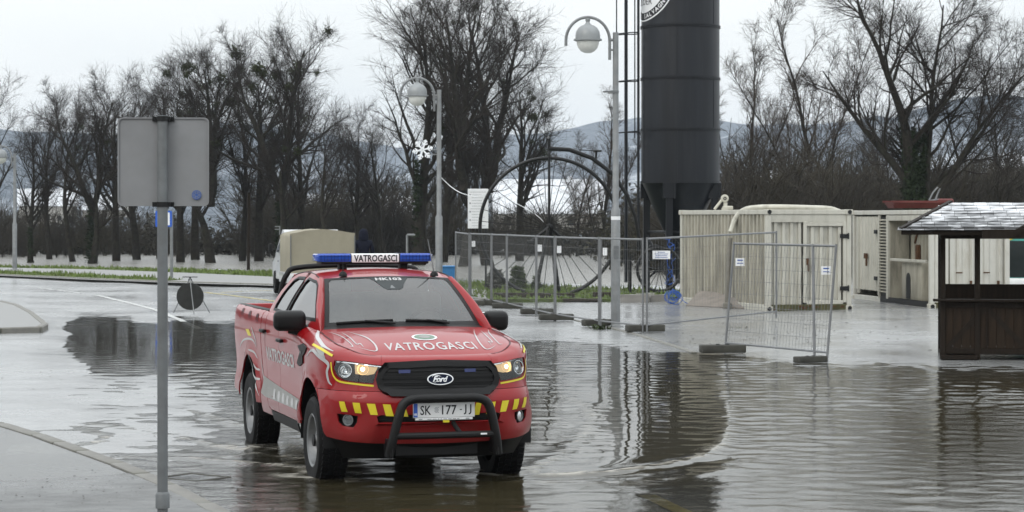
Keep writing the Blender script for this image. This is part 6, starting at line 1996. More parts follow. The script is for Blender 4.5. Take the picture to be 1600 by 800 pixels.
mb = MB(); decal_line(mb, SK, [(-.49, .978), (-.2, .978), (.2, .978), (.49, .978)], .012, .024, False); decal_line(mb, SK, [(-.49, .930), (-.2, .930), (.2, .930), (.49, .930)], .012, .024, False); mb.build('grille_bar', M['black_plastic'], grl, smooth=0)
for u in (.30, -.27):
    mb = MB(); decal_poly(mb, SK, [(u - .05, 1.005), (u + .05, 1.005), (u + .05, 1.03), (u - .05, 1.03)], .05, .022); mb.build('strobe', M['blue_dim'], grl, smooth=0)
# oval badge
def oval(ru, rv, n=40): return [(ru * cos(2 * pi * k / n), .952 + rv * sin(2 * pi * k / n)) for k in range(n)]
bdg = panel('badge', SK, oval(.112, .048), [oval(.102, .040)], M['chrome'], grl, .05, .042, .02)
panel('badge_field', SK, oval(.103, .041), [], pm('badge_dark_blue', (.008, .012, .03), .25, 0, .1), bdg, .05, .038, 0)
mb = MB()
vs, fs, w, h = text2d('Ford', .062, .0016, .92, width=.128, shear=.35)
U = np.array(vs); P = SK.at(-U[:, 0], .952 + U[:, 1], .044); mb.add([tuple(p) for p in P], fs)
decal_line(mb, SK, [(.070, .968), (.055, .984), (.020, .980), (-.005, .972)], .005, .044)
decal_line(mb, SK, [(.066, .936), (.045, .928), (.03, .94)], .004, .044)
mb.build('badge_script', M['chrome'], bdg, smooth=0)

# -- headlights
rl_uv = SK.inv(537.5, 578.5); li_uv = SK.inv(565.5, 576)
ylw = SK.path([(517.5, 566), (518.5, 577), (522, 588), (531, 596), (556, 600), (584, 603)])
for m_ in ((lambda L_: L_), mir):
    hu = m_(hl_uv)
    cu, cv = np.mean([p[0] for p in hu]), np.mean([p[1] for p in hu])
    back = panel('headlight', SK, [(cu + (u - cu) * 1.02, cv + (v - cv) * 1.02) for u, v in hu], [], M['trim'], pk, .05, -.05, -.055)
    def lamp(uv, r, mat, name, depth=-.02, n=22, prof=None):
        u, v = m_([uv])[0]; p = SK.at(np.array(u), np.array(v), depth); nr = SK.normal(np.array(u), np.array(v)) + np.array([.6, 0, 0])
        R = Vector(nr).normalized().to_track_quat('Z', 'Y').to_matrix()
        base = MB().lathe(prof or [(.001, -.03), (r * .5, -.025), (r * .85, -.008), (r, .012), (r * 1.06, .012)], n)
        return MB().add([R @ Vector(q) + Vector(p) for q in base.v], base.f).build(name, mat, back)
    lamp(rl_uv, .056, M['chrome'], 'reflector')
    lamp(rl_uv, .026, M['lamp_glass'], 'bulb_cover', -.03, 16, [(.001, .02), (.016, .015), (.024, 0), (.026, -.01)])
    mb = MB(); q = lamp(rl_uv, .026, M['galv'], 'inner_ring', -.025, 18, [(.030, 0), (.034, .006), (.038, 0)])
    lamp(li_uv, .046, M['lit_soft'], 'reflector', -.03)
    lamp(li_uv, .015, M['lit'], 'bulb', -.022, 14, [(.001, .016), (.010, .012), (.017, 0), (.010, -.01)])
    mb = MB(); decal_poly(mb, SK, m_(SK.path([(552, 568.5), (590, 573.5), (584, 584), (573, 586), (553, 584)])), .05, -.028); mb.build('bowl', M['bowl'], back, smooth=0)
    # bright strip at the top edge and amber side
    mb = MB(); top_ = [(cu + (u - cu) * .95, cv + (v - cv) * .90) for u, v in (hu[0], hu[1], hu[2], hu[3])]; decal_line(mb, SK, top_, .010, -.012, False); mb.build('light_guide', M['chrome'], back, smooth=0)
    panel('lens', SK, [(cu + (u - cu) * .985, cv + (v - cv) * .97) for u, v in hu], [], M['lamp_glass'], back, .05, -.002, 0)
    mb = MB(); decal_line(mb, SK, m_(ylw), .015, .004, False); mb.build('yellow_piping', M['decal_yellow'], pk, smooth=60)

# -- cabin
def cab_side(x, z):
    x = np.asarray(x, float); z = np.asarray(z, float)
    yb = np.interp(x, [-2.6, -2.3, -1.2, -.6, -.2], [.845, .86, .866, .815, .755])
    t = z - 1.34
    return np.stack([x, -(yb - .39 * t - .45 * t * t), z], -1)
class CabSurf(Surf):
    def normal(self, u, v, e=2e-3):
        n = Surf.normal(self, u, v, e); return n * np.where(n[..., 1:2] > 0, -1, 1)
CB = CabSurf(cab_side, np.linspace(-2.6, -.1, 80), np.linspace(1.3, 1.8, 40))
class CabSurfL(Surf):
    def normal(self, u, v, e=2e-3):
        n = Surf.normal(self, u, v, e); return n * np.where(n[..., 1:2] < 0, -1, 1)
CBL = CabSurfL(lambda x, z: cab_side(x, z) * np.array([1, -1, 1]), np.linspace(-2.6, -.1, 10), np.linspace(1.3, 1.8, 6))
apil = [(-.24, 1.30), (-.30, 1.345), (-.52, 1.475), (-.74, 1.60), (-.93, 1.695), (-1.06, 1.742)]
roofl = [(-1.25, 1.770), (-1.5, 1.785), (-1.8, 1.78), (-2.05, 1.757), (-2.20, 1.71)]
cab_out = apil + roofl + [(-2.30, 1.60), (-2.39, 1.45), (-2.42, 1.30)]
fw_pix = [(488.5, 452), (489, 441), (484, 436.5), (478, 440), (471, 456), (460.5, 484), (487.5, 484)]
win_f = [(-.46, 1.395), (-.56, 1.475), (-.76, 1.595), (-.94, 1.685), (-1.06, 1.715), (-1.40, 1.735), (-1.455, 1.70), (-1.475, 1.405)]
win_r = [(-1.565, 1.412), (-1.545, 1.70), (-1.58, 1.735), (-1.90, 1.73), (-2.02, 1.70), (-2.13, 1.59), (-2.18, 1.47), (-2.17, 1.425)]
for surf, s in ((CB, -1), (CBL, 1)):
    panel('cab_side', surf, cab_out, [win_f, win_r], M['red'], pk, .05)
    for w_ in (win_f, win_r):
        cx, cz = np.mean([p[0] for p in w_]), np.mean([p[1] for p in w_])
        g_ = panel('side_window', surf, w_, [], M['side_glass'], pk, .08, -.008, 0)
        panel('window_seal', surf, [(cx + (x - cx) * 1.035, cz + (z - cz) * 1.07) for x, z in w_], [[(cx + (x - cx) * .955, cz + (z - cz) * .92) for x, z in w_]], M['trim'], g_, .06, .004, .01)
    MB().tube([tuple(cab_side(-1.52, z) * np.array([1, -s * -1 * -1, 1]) if False else (cab_side(-1.515, z)[0], s * -cab_side(-1.515, z)[1] * -1 * -1 if False else s * abs(cab_side(-1.515, z)[1]) , z)) for z in (1.40, 1.55, 1.70)], .012, 6).build('door_gap', M['trim'], pk)
# windscreen surface
def wind(a, b):
    a = np.asarray(a, float); b = np.asarray(b, float)
    xb = -.20 - .20 * a * a; yb = a * .705; zb = 1.355 - .025 * a * a
    xt = -.93 - .11 * a * a; yt = a * .575; zt_ = 1.760 - .022 * a * a
    bow = .03 * np.sin(np.clip(b, 0, 1) * pi)
    return np.stack([xb + (xt - xb) * b + bow * .5, yb + (yt - yb) * b, zb + (zt_ - zb) * b + bow * .8], -1)
class UpSurf(Surf):
    def normal(self, u, v, e=2e-3):
        n = Surf.normal(self, u, v, e); return n * np.where(n[..., 2:3] < 0, -1, 1)
WS = UpSurf(wind, np.linspace(-1, 1, 40), np.linspace(0, 1, 30))
def grid_surf(name, f, ua, ub, va, vb, nu, nv, mat, parent, lift=0.0, surf=None):
    U, V = np.meshgrid(np.linspace(ua, ub, nu), np.linspace(va, vb, nv)); P = (surf.at(U, V, lift) if surf is not None else f(U, V)).reshape(-1, 3)
    mb = MB(); mb.add([tuple(p) for p in P], [(j * nu + i, j * nu + i + 1, (j + 1) * nu + i + 1, (j + 1) * nu + i) for j in range(nv - 1) for i in range(nu - 1)])
    return mb.build(name, mat, parent, smooth=60)
wsg = grid_surf('windscreen', wind, -1, 1, 0, 1, 30, 20, M['windscreen'], pk)
# black band round the glass
ring_o = [(-1, 0), (1, 0), (1, 1), (-1, 1)]; ring_i = [(-.945, .075), (-.5, .055), (.5, .055), (.945, .075), (.935, .90), (.90, .955), (.32, .965), (-.32, .965), (-.90, .955), (-.935, .90)]
panel('windscreen_band', WS, ring_o, [ring_i], M['trim'], wsg, .07, .003, 0)
mb = MB(); decal_poly(mb, WS, [(-.34, .97), (.30, .97), (.20, .86), (.12, .70), (.05, .67), (-.11, .67), (-.17, .72), (-.25, .87)], .06, .0015)
mb.build('camera_housing', pm('grey_frit', (.05, .056, .058), .6, 0, .1), wsg, smooth=60)
mb = MB(); decal_poly(mb, WS, [(-.07, .70), (.01, .70), (-.02, .77), (-.04, .77)], .06, .003); mb.build('sensor', M['galv_dark'], wsg, smooth=0)
mb = MB(); vs, fs, w, h = text2d('HK103', .075, .003, 1.05, width=.235); U = np.array(vs)
P = WS.at(-.035 + U[:, 0] / .57, .925 + U[:, 1] / .85, .005); mb.add([tuple(p) for p in P], fs); mb.build('windscreen_number', M['decal_white'], wsg, smooth=0)
# wipers
for a0, a1, b0, b1 in ((-.86, -.18, .045, .065), (-.02, .52, .06, .04)):
    mb = MB(); mb.tube([tuple(WS.at(np.array(a0 + (a1 - a0) * t), np.array(b0 + (b1 - b0) * t), .014)) for t in np.linspace(0, 1, 8)], .011, 6)
    mb.tube([tuple(WS.at(np.array((a0 + a1) / 2), np.array((b0 + b1) / 2), .022)), tuple(WS.at(np.array(a1 + .02), np.array(.0), .02))], .009, 6); mb.build('wiper', M['black_plastic'], pk)
MB().add([tuple(p) for p in WS.at(np.linspace(-1, 1, 21), np.zeros(21), .002)] + [tuple(p) for p in (hood(np.linspace(-1, 1, 21), np.ones(21)) + np.array([0, 0, -.012]))], [(i, i + 1, 22 + i, 21 + i) for i in range(20)]).build('cowl', M['trim'], pk, smooth=60)
# roof
def roof(a, b):
    a = np.asarray(a, float); b = np.asarray(b, float)
    xf = -.93 - .11 * a * a; x = xf + (-2.24 - xf) * b
    zc_ = np.interp(b, [0, .12, .3, .5, .7, .9, 1], [1.762, 1.790, 1.818, 1.828, 1.826, 1.805, 1.775])
    hwid = np.interp(b, [0, .3, .8, 1], [.565, .60, .60, .575])
    rib = .006 * np.cos(a * 9.0) * np.sin(np.clip(b, 0, 1) * pi) ** .5 * (np.abs(a) < .87)
    return np.stack([x, a * hwid, zc_ - .040 * a * a + 0 * rib - (1 - b) ** 6 * -.0 * a], -1)
RF = UpSurf(roof, np.linspace(-1, 1, 30), np.linspace(0, 1, 30))
rf = grid_surf('roof', roof, -1, 1, 0, 1, 30, 30, M['red'], pk)
# roof rail strips and A pillars: rounded strips between the cab side and roof / windscreen
def strip(name, A_, B_, C_, mat, parent, n=6):
    """quadratic rounded strip: A edge, C control, B edge (k,3)"""
    k = len(A_); vs = []; 
    for j in range(n + 1):
        t = j / n; P = (1 - t) ** 2 * A_ + 2 * t * (1 - t) * C_ + t * t * B_
        vs += [tuple(p) for p in P]
    mb = MB(); mb.add(vs, [(j * k + i, j * k + i + 1, (j + 1) * k + i + 1, (j + 1) * k + i) for j in range(n) for i in range(k - 1)])
    return mb.build(name, mat, parent, smooth=70)
for s in (-1, 1):
    k = 24
    # top edge of the cab side from the A pillar top to the rear corner
    xs_ = np.linspace(-1.06, -2.20, k); zs_ = np.interp(-xs_, [-p[0] for p in [apil[-1]] + roofl], [p[1] for p in [apil[-1]] + roofl])
    A_ = cab_side(xs_, zs_) * np.array([1, -s, 1]) * np.array([1, 1, 1]); A_[:, 1] = s * np.abs(A_[:, 1])
    bb = np.linspace(0, 1, k); B_ = roof(np.full(k, float(s)), bb)
    C_ = np.stack([(A_[:, 0] + B_[:, 0]) / 2, A_[:, 1] - s * .008, np.maximum(B_[:, 2] - .004, A_[:, 2])], 1)
    strip('roof_rail', A_, B_, C_, M['red'], pk)
    ap = crom(apil, 5); A2 = cab_side(ap[:, 0], ap[:, 1]); A2[:, 1] = s * np.abs(A2[:, 1]); k2 = len(ap)
    B2 = wind(np.full(k2, float(s)), np.linspace(-.08, 1, k2))
    C2 = np.stack([B2[:, 0] * .55 + A2[:, 0] * .45 + .04, A2[:, 1] * .8 + B2[:, 1] * .2, B2[:, 2] * .5 + A2[:, 2] * .5 + .03], 1)
    strip('pillar', A2, B2, C2, M['red'], pk)
    # black drip rail
    D_ = A_ + np.array([0, s * .004, .012])
    MB().tube([tuple(p) for p in (A_ * .35 + B_ * .15 + C_ * .5)], .007, 5).build('drip_rail', M['trim'], rf)
# rear of the cab
bw = MB(); bw.add([(-2.40, -.84, .95), (-2.40, .84, .95), (-2.40, .84, 1.38), (-2.22, .60, 1.74), (-2.24, .0, 1.775), (-2.22, -.60, 1.74), (-2.40, -.84, 1.38)], [(0, 1, 2, 3, 4, 5, 6)]); bwo = bw.build('cab_back', M['red'], pk, smooth=0)
MB().add([(-2.375, -.6, 1.42), (-2.375, .6, 1.42), (-2.25, .52, 1.70), (-2.25, -.52, 1.70)], [(0, 1, 2, 3)]).build('rear_window', M['dark_glass2'] if 'dark_glass2' in M else M['trim'], bwo, smooth=0)
# interior
MB().rbox((-.62, 0, 1.22), (.55, 1.36, .22), .07, 3).rbox((-.72, .37, 1.30), (.30, .42, .14), .06, 3).build('dashboard', M['interior'], pk)
MB().box((-1.45, 0, 1.13), (1.7, 1.5, .06)).build('cabin_floor', M['interior'], pk, smooth=0)
stw = MB().tube([(-.98 + .06 * sin(a), .37 + .185 * cos(a), 1.29 + .17 * sin(a)) for a in np.linspace(0, 2 * pi, 29)[:-1]], .017, 8, closed=True).rbox((-.97, .37, 1.28), (.05, .13, .10), .02, 2).bar((-.96, .37, 1.28), (-.75, .37, 1.22), .03, 8).box((-.975, .37, 1.28), (.02, .34, .03))
stw.build('steering_wheel', M['trim'], pk)
for y in (-.37, .37):
    sb = MB().rbox((-1.38, y, 1.36), (.16, .48, .50), .07, 3, rot=(0, radians(-12), 0)).build('seat', M['seat'], pk)
    MB().rbox((-1.46, y, 1.66), (.10, .26, .17), .045, 3).bar((-1.44, y - .06, 1.55), (-1.46, y - .06, 1.62), .008, 6).bar((-1.44, y + .06, 1.55), (-1.46, y + .06, 1.62), .008, 6).build('headrest', M['seat'], sb)
MB().rbox((-2.1, 0, 1.36), (.16, 1.3, .45), .06, 3, rot=(0, radians(-10), 0)).rbox((-2.14, -.35, 1.62), (.08, .24, .14), .04, 2).rbox((-2.14, .35, 1.62), (.08, .24, .14), .04, 2).build('rear_seat', M['seat'], pk)
MB().rbox((-.98, -.02, 1.64), (.04, .22, .07), .02, 2).build('inside_mirror', M['trim'], pk)
# bed: rails, inner walls, tailgate
for s in (-1, 1):
    MB().rbox((-3.26, s * .800, 1.385), (1.66, .085, .05), .015, 2).build('bed_rail', M['red'] if s > 2 else M['trim'], pk)
    MB().box((-3.26, s * .765, 1.17), (1.66, .03, .4)).build('bed_wall', M['trim'], pk, smooth=0)
MB().box((-2.44, 0, 1.18), (.03, 1.5, .4)).build('bed_front', M['trim'], pk, smooth=0)
MB().rbox((-4.10, 0, 1.05), (.06, 1.62, .72), .025, 2).build('tailgate', M['red'], pk)
MB().rbox((-4.16, 0, .60), (.14, 1.6, .2), .03, 2).build('rear_bumper', M['trim'], pk)
for s in (-1, 1):
    MB().rbox((-4.08, s * .835, 1.1), (.08, .06, .42), .02, 2).build('tail_lamp', pm('red_lamp', (.3, .01, .01), .2, 0, .05), pk)
# styling hoop behind the cab
def bent2(P, k=8): return [tuple(p) for p in crom(P, k)]
MB().tube(bent2([(-2.50, -.72, 1.38), (-2.47, -.70, 1.60), (-2.45, -.655, 1.74), (-2.45, -.54, 1.812), (-2.45, 0, 1.835), (-2.45, .54, 1.812), (-2.45, .655, 1.74), (-2.47, .70, 1.60), (-2.50, .72, 1.38)]), .026, 10).build('roll_bar', M['black_plastic'], pk)
# mirrors
for s in (-1, 1):
    c = (-.62, -.972, 1.385) if s < 0 else (-.66, .925, 1.36)
    mo = MB().rbox(c, (.15, .285 if s < 0 else .225, .178), .055, 4, rot=(0, radians(6), s * radians(6))).build('mirror', M['black_plastic'], pk, smooth=50)
    MB().tube([(-.60, s * .80, 1.30), (-.64, s * .90, 1.295), (-.66, s * .97, 1.31)], [.05, .045, .04], 8).build('mirror_arm', M['black_plastic'], mo)
    MB().rbox((c[0] - .073, c[1], c[2]), (.012, .22, .15), .005, 1).build('mirror_glass', M['chrome'], mo)
# door handles and fender vents
for px, py, dn in ((413, 517, 1), (439.5, 532, 0)):
    u, v = SK.inv(px, py)
    for m_, tagn in (((lambda L_: L_), 'r'), (mir, 'l')):
        uu = m_([(u, v)])[0]; p = SK.at(np.array(uu[0]), np.array(uu[1]), .022); s = -1 if tagn == 'r' else 1
        MB().rbox(tuple(p), (.20, .035, .035), .014, 2).box((p[0] + .08, p[1] - s * .015, p[2]), (.03, .03, .028)).box((p[0] - .08, p[1] - s * .015, p[2]), (.03, .03, .028)).build('door_handle', M['trim'], doors[tagn][dn])
vent_uv = SK.path([(466, 540), (475, 536.5), (480, 543), (477, 552), (474, 556), (474, 567), (469, 572), (465, 567), (468, 556), (470, 549)])
for m_ in ((lambda L_: L_), mir):
    vu = m_(vent_uv); vo = panel('side_vent', SK, vu, [], M['trim'], pk, .05, .010, .012)
    u0, v0 = np.mean([p[0] for p in vu]), np.mean([p[1] for p in vu]); mb = MB()
    decal_line(mb, SK, [(u0 - .03, v0 + .02), (u0 + .03, v0 + .02)], .022, .014, False); mb.build('vent_badge', M['galv'], vo, smooth=0)
# -- livery on the right and left flank
WL = [[(375, 542), (380, 532), (388, 529), (396, 532), (401, 543)], [(393, 511), (398, 526), (401, 540)], [(388, 546), (397, 550), (403, 560)], [(388, 547), (392, 564), (396, 584), (400, 600), (405, 618)], [(396, 568), (401, 576), (407, 578)], [(398, 588), (403, 592), (407, 592)],
      [(408, 560), (412, 588), (417, 602), (428, 608)], [(498, 508), (496, 526), (501, 535), (521, 549)]]
FWp = [(480, 556), (488, 547), (500, 558), (513, 569), (511, 582), (514, 596), (519, 602)]
YL = [(489, 538), (503, 546), (520, 556)]
wl_uv = [SK.path(p) for p in WL]; fw_uv = SK.path(FWp); yl_uv = SK.path(YL)
patch_uv = SK.path([(494, 545), (503, 541), (508, 547), (509, 561), (501, 556)])
yp_uv = SK.path([(384, 514), (389, 514), (393, 525), (388, 524)])
z_lo, z_hi = .60, .725
band = [(s_of_x(-.44), z_lo), (s_of_x(-.44), z_hi - .035), (s_of_x(-1.3), z_hi), (s_of_x(-1.85), z_hi + .03), (s_of_x(-2.33), z_hi + .06), (s_of_x(-2.38), z_lo + .02), (s_of_x(-2.2), z_lo)]
hooks = [SK.inv(379, 488), SK.inv(390, 493), SK.inv(401.5, 498)]
for m_, tagn, s in (((lambda L_: L_), 'r', 1), (mir, 'l', -1)):
    for p in wl_uv + [fw_uv]:
        mb = MB(); decal_line(mb, SK, m_(p), .032 if p is fw_uv else .020, .003); mb.build('flame_stripe', M['decal_white'], pk, smooth=60)
    mb = MB(); decal_line(mb, SK, m_(yl_uv), .018, .0045, False); mb.build('yellow_stripe', M['decal_yellow'], pk, smooth=60)
    mb = MB(); decal_poly(mb, SK, m_(yp_uv), .05, .003); mb.build('yellow_patch', M['decal_yellow'], pk, smooth=60)
    mb = MB(); decal_poly(mb, SK, m_(patch_uv), .05, .0035); mb.build('silver_patch', M['decal_grey'], pk, smooth=60)
    mb = MB(); decal_poly(mb, SK, m_(band), .06, .003); bd_ = mb.build('reflective_band', M['decal_grey'], pk, smooth=60)
    for k in range(6):
        mb = MB(); x0 = -.55 - k * .22; decal_poly(mb, SK, m_([(s_of_x(x0), z_lo + .008), (s_of_x(x0 - .10), z_lo + .008), (s_of_x(x0 - .13), z_hi - .045 + k * .004), (s_of_x(x0 - .03), z_hi - .045 + k * .004)]), .06, .0045); mb.build('band_block', M['decal_white'], bd_, smooth=60)
    for u, v in m_(hooks):
        mb = MB(); decal_line(mb, SK, [(u - .05, v - .03), (u - .03, v + .035), (u + .03, v + .03), (u + .04, v - .02)], .035, .003, False); mb.build('flame_tip', M['decal_dark'], pk, smooth=60)
    vs, fs, w, h = text2d('VATROGASCI', .165, .004, 1.0, width=1.36); U = np.array(vs)
    mb = MB(); P = SK.at(s * s_of_x(-1.46) - U[:, 0] , 1.015 + U[:, 1], .004); mb.add([tuple(p) for p in P], fs); mb.build('door_lettering', M['decal_white'], pk, smooth=0)
# -- hood livery
HL = [[(512, 519), (529, 524), (542, 532), (551, 541), (546, 541.5)], [(534, 520), (546, 527.5), (557, 538), (562.5, 537), (568, 542.5)], [(542, 518), (562.5, 524), (579, 532), (588, 542.5), (585, 549), (559, 542.5)]]
for p in HL:
    u = HD.path(p)
    for m_ in ((lambda L_: L_), mir): mb = MB(); decal_line(mb, HD, m_(u), .014, .003, True, (.8, .95)); mb.build('flame_stripe', M['decal_white'], hd, smooth=60)
ta = HD.inv(601, 541.5); tb = HD.inv(744, 541.5); tm = HD.inv(672, 535); tn = HD.inv(672, 547)
vs, fs, w, h = text2d('VATROGASCI', 1.0, .012, 1.1); U = np.array(vs)
a_c = (ta[0] + tb[0]) / 2; a_w = abs(tb[0] - ta[0]); b_c = (tm[1] + tn[1]) / 2; b_h = abs(tm[1] - tn[1])
mb = MB(); P = HD.at(a_c + U[:, 0] / w * a_w, b_c + U[:, 1] / h * b_h, .003); mb.add([tuple(p) for p in P], fs); mb.build('hood_lettering', M['decal_white'], hd, smooth=0)
e0_, e1_ = HD.inv(643, 527), HD.inv(683, 527); e2_, e3_ = HD.inv(663, 522.5), HD.inv(663, 532)
ec = ((e0_[0] + e1_[0]) / 2, (e2_[1] + e3_[1]) / 2); er_ = (abs(e1_[0] - e0_[0]) / 2, abs(e2_[1] - e3_[1]) / 2)
for sc2, mt, lf in ((1.0, 'white_face', .003), (.82, 'emb_green', .0045), (.45, 'decal_grey', .006)):
    if mt == 'emb_green': M[mt] = pm('emblem_green', (.13, .20, .15), .5, 0, .3, 30)
    mb = MB(); decal_poly(mb, HD, [(ec[0] + er_[0] * sc2 * cos(t), ec[1] + er_[1] * sc2 * sin(t)) for t in np.linspace(0, 2 * pi, 25)[:-1]], .05, lf); mb.build('hood_emblem', M[mt], hd, smooth=60)
# -- plate
plx = .988
pt = MB().rbox((plx, .012, .708), (.012, .526, .124), .005, 2).build('number_plate', M['white_face'], pk)
px_f = plx + .0075
mb = MB().box((px_f, .012 - .243, .708), (.002, .034, .112)); mb.build('plate_band', M['sign_blue'], pt, smooth=0)
mb = MB()
for t_, y0, w_ in (('SK', -.145, .092), ('177', .055, .125), ('J', .190, None), ('J', .232, None)): flat_text(mb, t_, (px_f + .001, .012 + y0 - .012, .708), (0, 1, 0), (0, 0, 1), .108 if w_ else .088, .0012, w_)
mb.box((px_f + .001, .012 + .142, .708), (.001, .018, .008))
mb.build('plate_text', M['dark_print'], pt, smooth=0)['kind'] = 'stuff'
mb = MB()
for i in range(4):
    for j in range(5):
        if (i + j) % 2: mb.box((px_f + .001, .012 - .078 + i * .0085, .728 - j * .0095), (.001, .0085, .0095))
mb.build('plate_arms', M['grey_print'], pt, smooth=0)
mb = MB(); flat_text(mb, 'HR', (px_f + .002, .012 - .243, .675), (0, 1, 0), (0, 0, 1), .026, .001, .026); mb.build('plate_code', M['white_face'], pt, smooth=0)
sub = MB().rbox((plx, .012, .634), (.010, .49, .020), .004, 1).build('plate_holder', M['white_face'], pk)
mb = MB().box((plx + .006, .012 - .20, .634), (.001, .03, .010)).box((plx + .006, .012 + .2, .634), (.001, .03, .010))
rr5 = random.Random(2); y = -.13
while y < .14: w_ = rr5.uniform(.012, .035); mb.box((plx + .006, y + w_ / 2, .634), (.001, w_, .007)); y += w_ + .01
mb.build('holder_print', M['grey_print'], sub, smooth=0)
MB().rbox((plx, .03, .612), (.012, .055, .020), .003, 1).build('yellow_sticker', M['decal_yellow'], pk)
# -- bull bar
bx = 1.045
bpath = bent2([(bx - .06, -.455, .335), (bx - .02, -.43, .47), (bx, -.385, .66), (bx, -.345, .765), (bx, -.26, .805), (bx, -.1, .808), (bx, .12, .808), (bx, .28, .805), (bx, .365, .765), (bx, .405, .66), (bx - .02, .45, .47), (bx - .06, .475, .335)], 6)
bbar = MB().tube(bpath, .038, 14).build('bull_bar', M['black_plastic'], pk)
MB().tube([(bx - .01, -.42, .505), (bx, -.2, .505), (bx, .22, .505), (bx - .01, .44, .505)], .028, 10).build('cross_tube', M['black_plastic'], bbar)
for y in (-.44, .46): MB().rbox((bx - .13, y, .40), (.26, .02, .14), .005, 1).build('bracket', M['black_plastic'], bbar)
MB().rbox((bx + .027, .33, .51), (.006, .055, .014), .002, 1).build('bar_label', M['white_face'], bbar)
MB().tube([(bx - .10, .10, .60), (bx - .04, .12, .55), (bx - .01, .15, .50)], .02, 8).build('tow_hook', M['trim'], pk)
# -- light bar
lbx, lbz = -1.60, 1.915
lbm = MB().rbox((lbx, .0, lbz - .04), (.24, 1.02, .028), .01, 2).build('light_bar', M['trim'], pk)
for s in (-1, 1):
    pr2 = [(.13, 0), (.128, .03), (.115, .045), (-.115, .045), (-.128, .03), (-.13, 0), (-.125, -.03), (.125, -.03)]
    ys = [.235, .50, .535, .553]; sc3 = [1, 1, .93, .72]; vs = []; fs = []
    for y, q in zip(ys, sc3): vs += [(lbx + p[0] * q, s * y, lbz + p[1] * q) for p in pr2]
    n = 8; fs = [(j * n + i, j * n + (i + 1) % n, (j + 1) * n + (i + 1) % n, (j + 1) * n + i) for j in range(3) for i in range(n)] + [tuple(range(n)), tuple(range(3 * n, 4 * n))]
    ln = MB().add(vs, fs).build('blue_dome', M['blue_lens'], lbm, smooth=35)
    mb = MB()
    for k in range(9): mb.box((lbx + .1295, s * (.26 + k * .032), lbz + .004), (.003, .004, .055))
    for z in (-.012, .018): mb.box((lbx + .1295, s * .385, lbz + z), (.003, .28, .003))
    mb.build('dome_ribs', M['blue_dim'], lbm, smooth=0)
    MB().rbox((lbx, s * .236, lbz), (.25, .014, .088), .006, 1).build('dome_joint', M['trim'], lbm)
    MB().rbox((lbx, s * .29, lbz - .09), (.12, .07, .10), .015, 2).build('mount_foot', M['trim'], lbm)
pn = MB().rbox((lbx, 0, lbz), (.25, .455, .082), .012, 2).build('sign_panel', M['white_face'], lbm)
mb = MB(); flat_text(mb, 'VATROGASCI', (lbx + .127, 0, lbz), (0, 1, 0), (0, 0, 1), .085, .0022, .41); mb.build('sign_lettering', M['dark_print'], pn, smooth=0)
# -- aerials
for (y, x, dx, dy, h, mat) in ((-.40, -1.05, .0, .0, .12, 'black_plastic'), (.46, -1.08, -.02, -.055, .33, 'galv')):
    zb_ = float(roof(np.array(y / .59), np.array(.12))[2])
    an = MB().lathe([(.038, -.01), (.036, .012), (.02, .032), (.001, .036)], 14, (x, y, zb_)).build('aerial', M['trim'], pk)
    MB().bar((x, y, zb_ + .02), (x + dx, y + dy, zb_ + h), .007, 6, .003).build('whip', M[mat], an)
# -- wheels
def tyre(px_):
    prof = [(.215, -.105), (.235, -.122), (.30, -.132), (.345, -.128), (.372, -.108), (.384, -.085), (.388, -.05), (.388, .05), (.384, .085), (.372, .108), (.345, .128), (.30, .132), (.235, .122), (.215, .105)]
    return MB().lathe(prof, 48, axis='y').mesh('tyre', M['rubber'], smooth=30)
tyre_me = tyre(0)
mb = MB()
for k in range(44):
    a = 2 * pi * k / 44
    for r_, y in ((0, -.082), (1, -.028), (0, .028), (1, .082)):
        aa = a + r_ * pi / 44; c = (.391 * cos(aa), y, .391 * sin(aa))
        mb.box(c, (.016, .046, .040), rot=Matrix.Rotation(-aa, 3, 'Y') @ Matrix.Rotation(.25 if r_ else -.25, 3, 'X'))
tread_me = mb.mesh('tread', M['rubber'], smooth=0)
rim_me = MB().lathe([(.222, -.10), (.232, -.115), (.224, -.122), (.206, -.112), (.196, -.07), (.185, -.045), (.15, -.035), (.11, -.062), (.085, -.075), (.055, -.080), (.05, -.100), (.001, -.102)], 40, axis='y').mesh('rim', M['rim'], smooth=40)
hm = MB()
for k in range(8):
    a = 2 * pi * k / 8; b = MB().lathe([(.001, 0), (.026, 0), (.027, .004)], 12, (.168 * cos(a), -.0425, .168 * sin(a)), axis='y'); hm.add(b.v, b.f)
holes_me = hm.mesh('rim_hole', M['trim'], smooth=0)
hub_me = MB().lathe([(.052, -.098), (.050, -.112), (.001, -.114)], 20, axis='y').mesh('hub_cap', M['trim'])
for x in (0.0, -3.12):
    for s in (-1, 1):
        w = bpy.data.objects.new('wheel', None); col.objects.link(w); w.parent = pk; w.location = (x, s * .775, .388); w.rotation_euler = (0, RND.uniform(0, 2), 0 if s < 0 else pi)
        for nm, me in (('tyre', tyre_me), ('tread', tread_me), ('rim', rim_me), ('rim_hole', holes_me), ('hub_cap', hub_me)):
            o = link(nm, me, w)
            if nm == 'tread': o['kind'] = 'stuff'
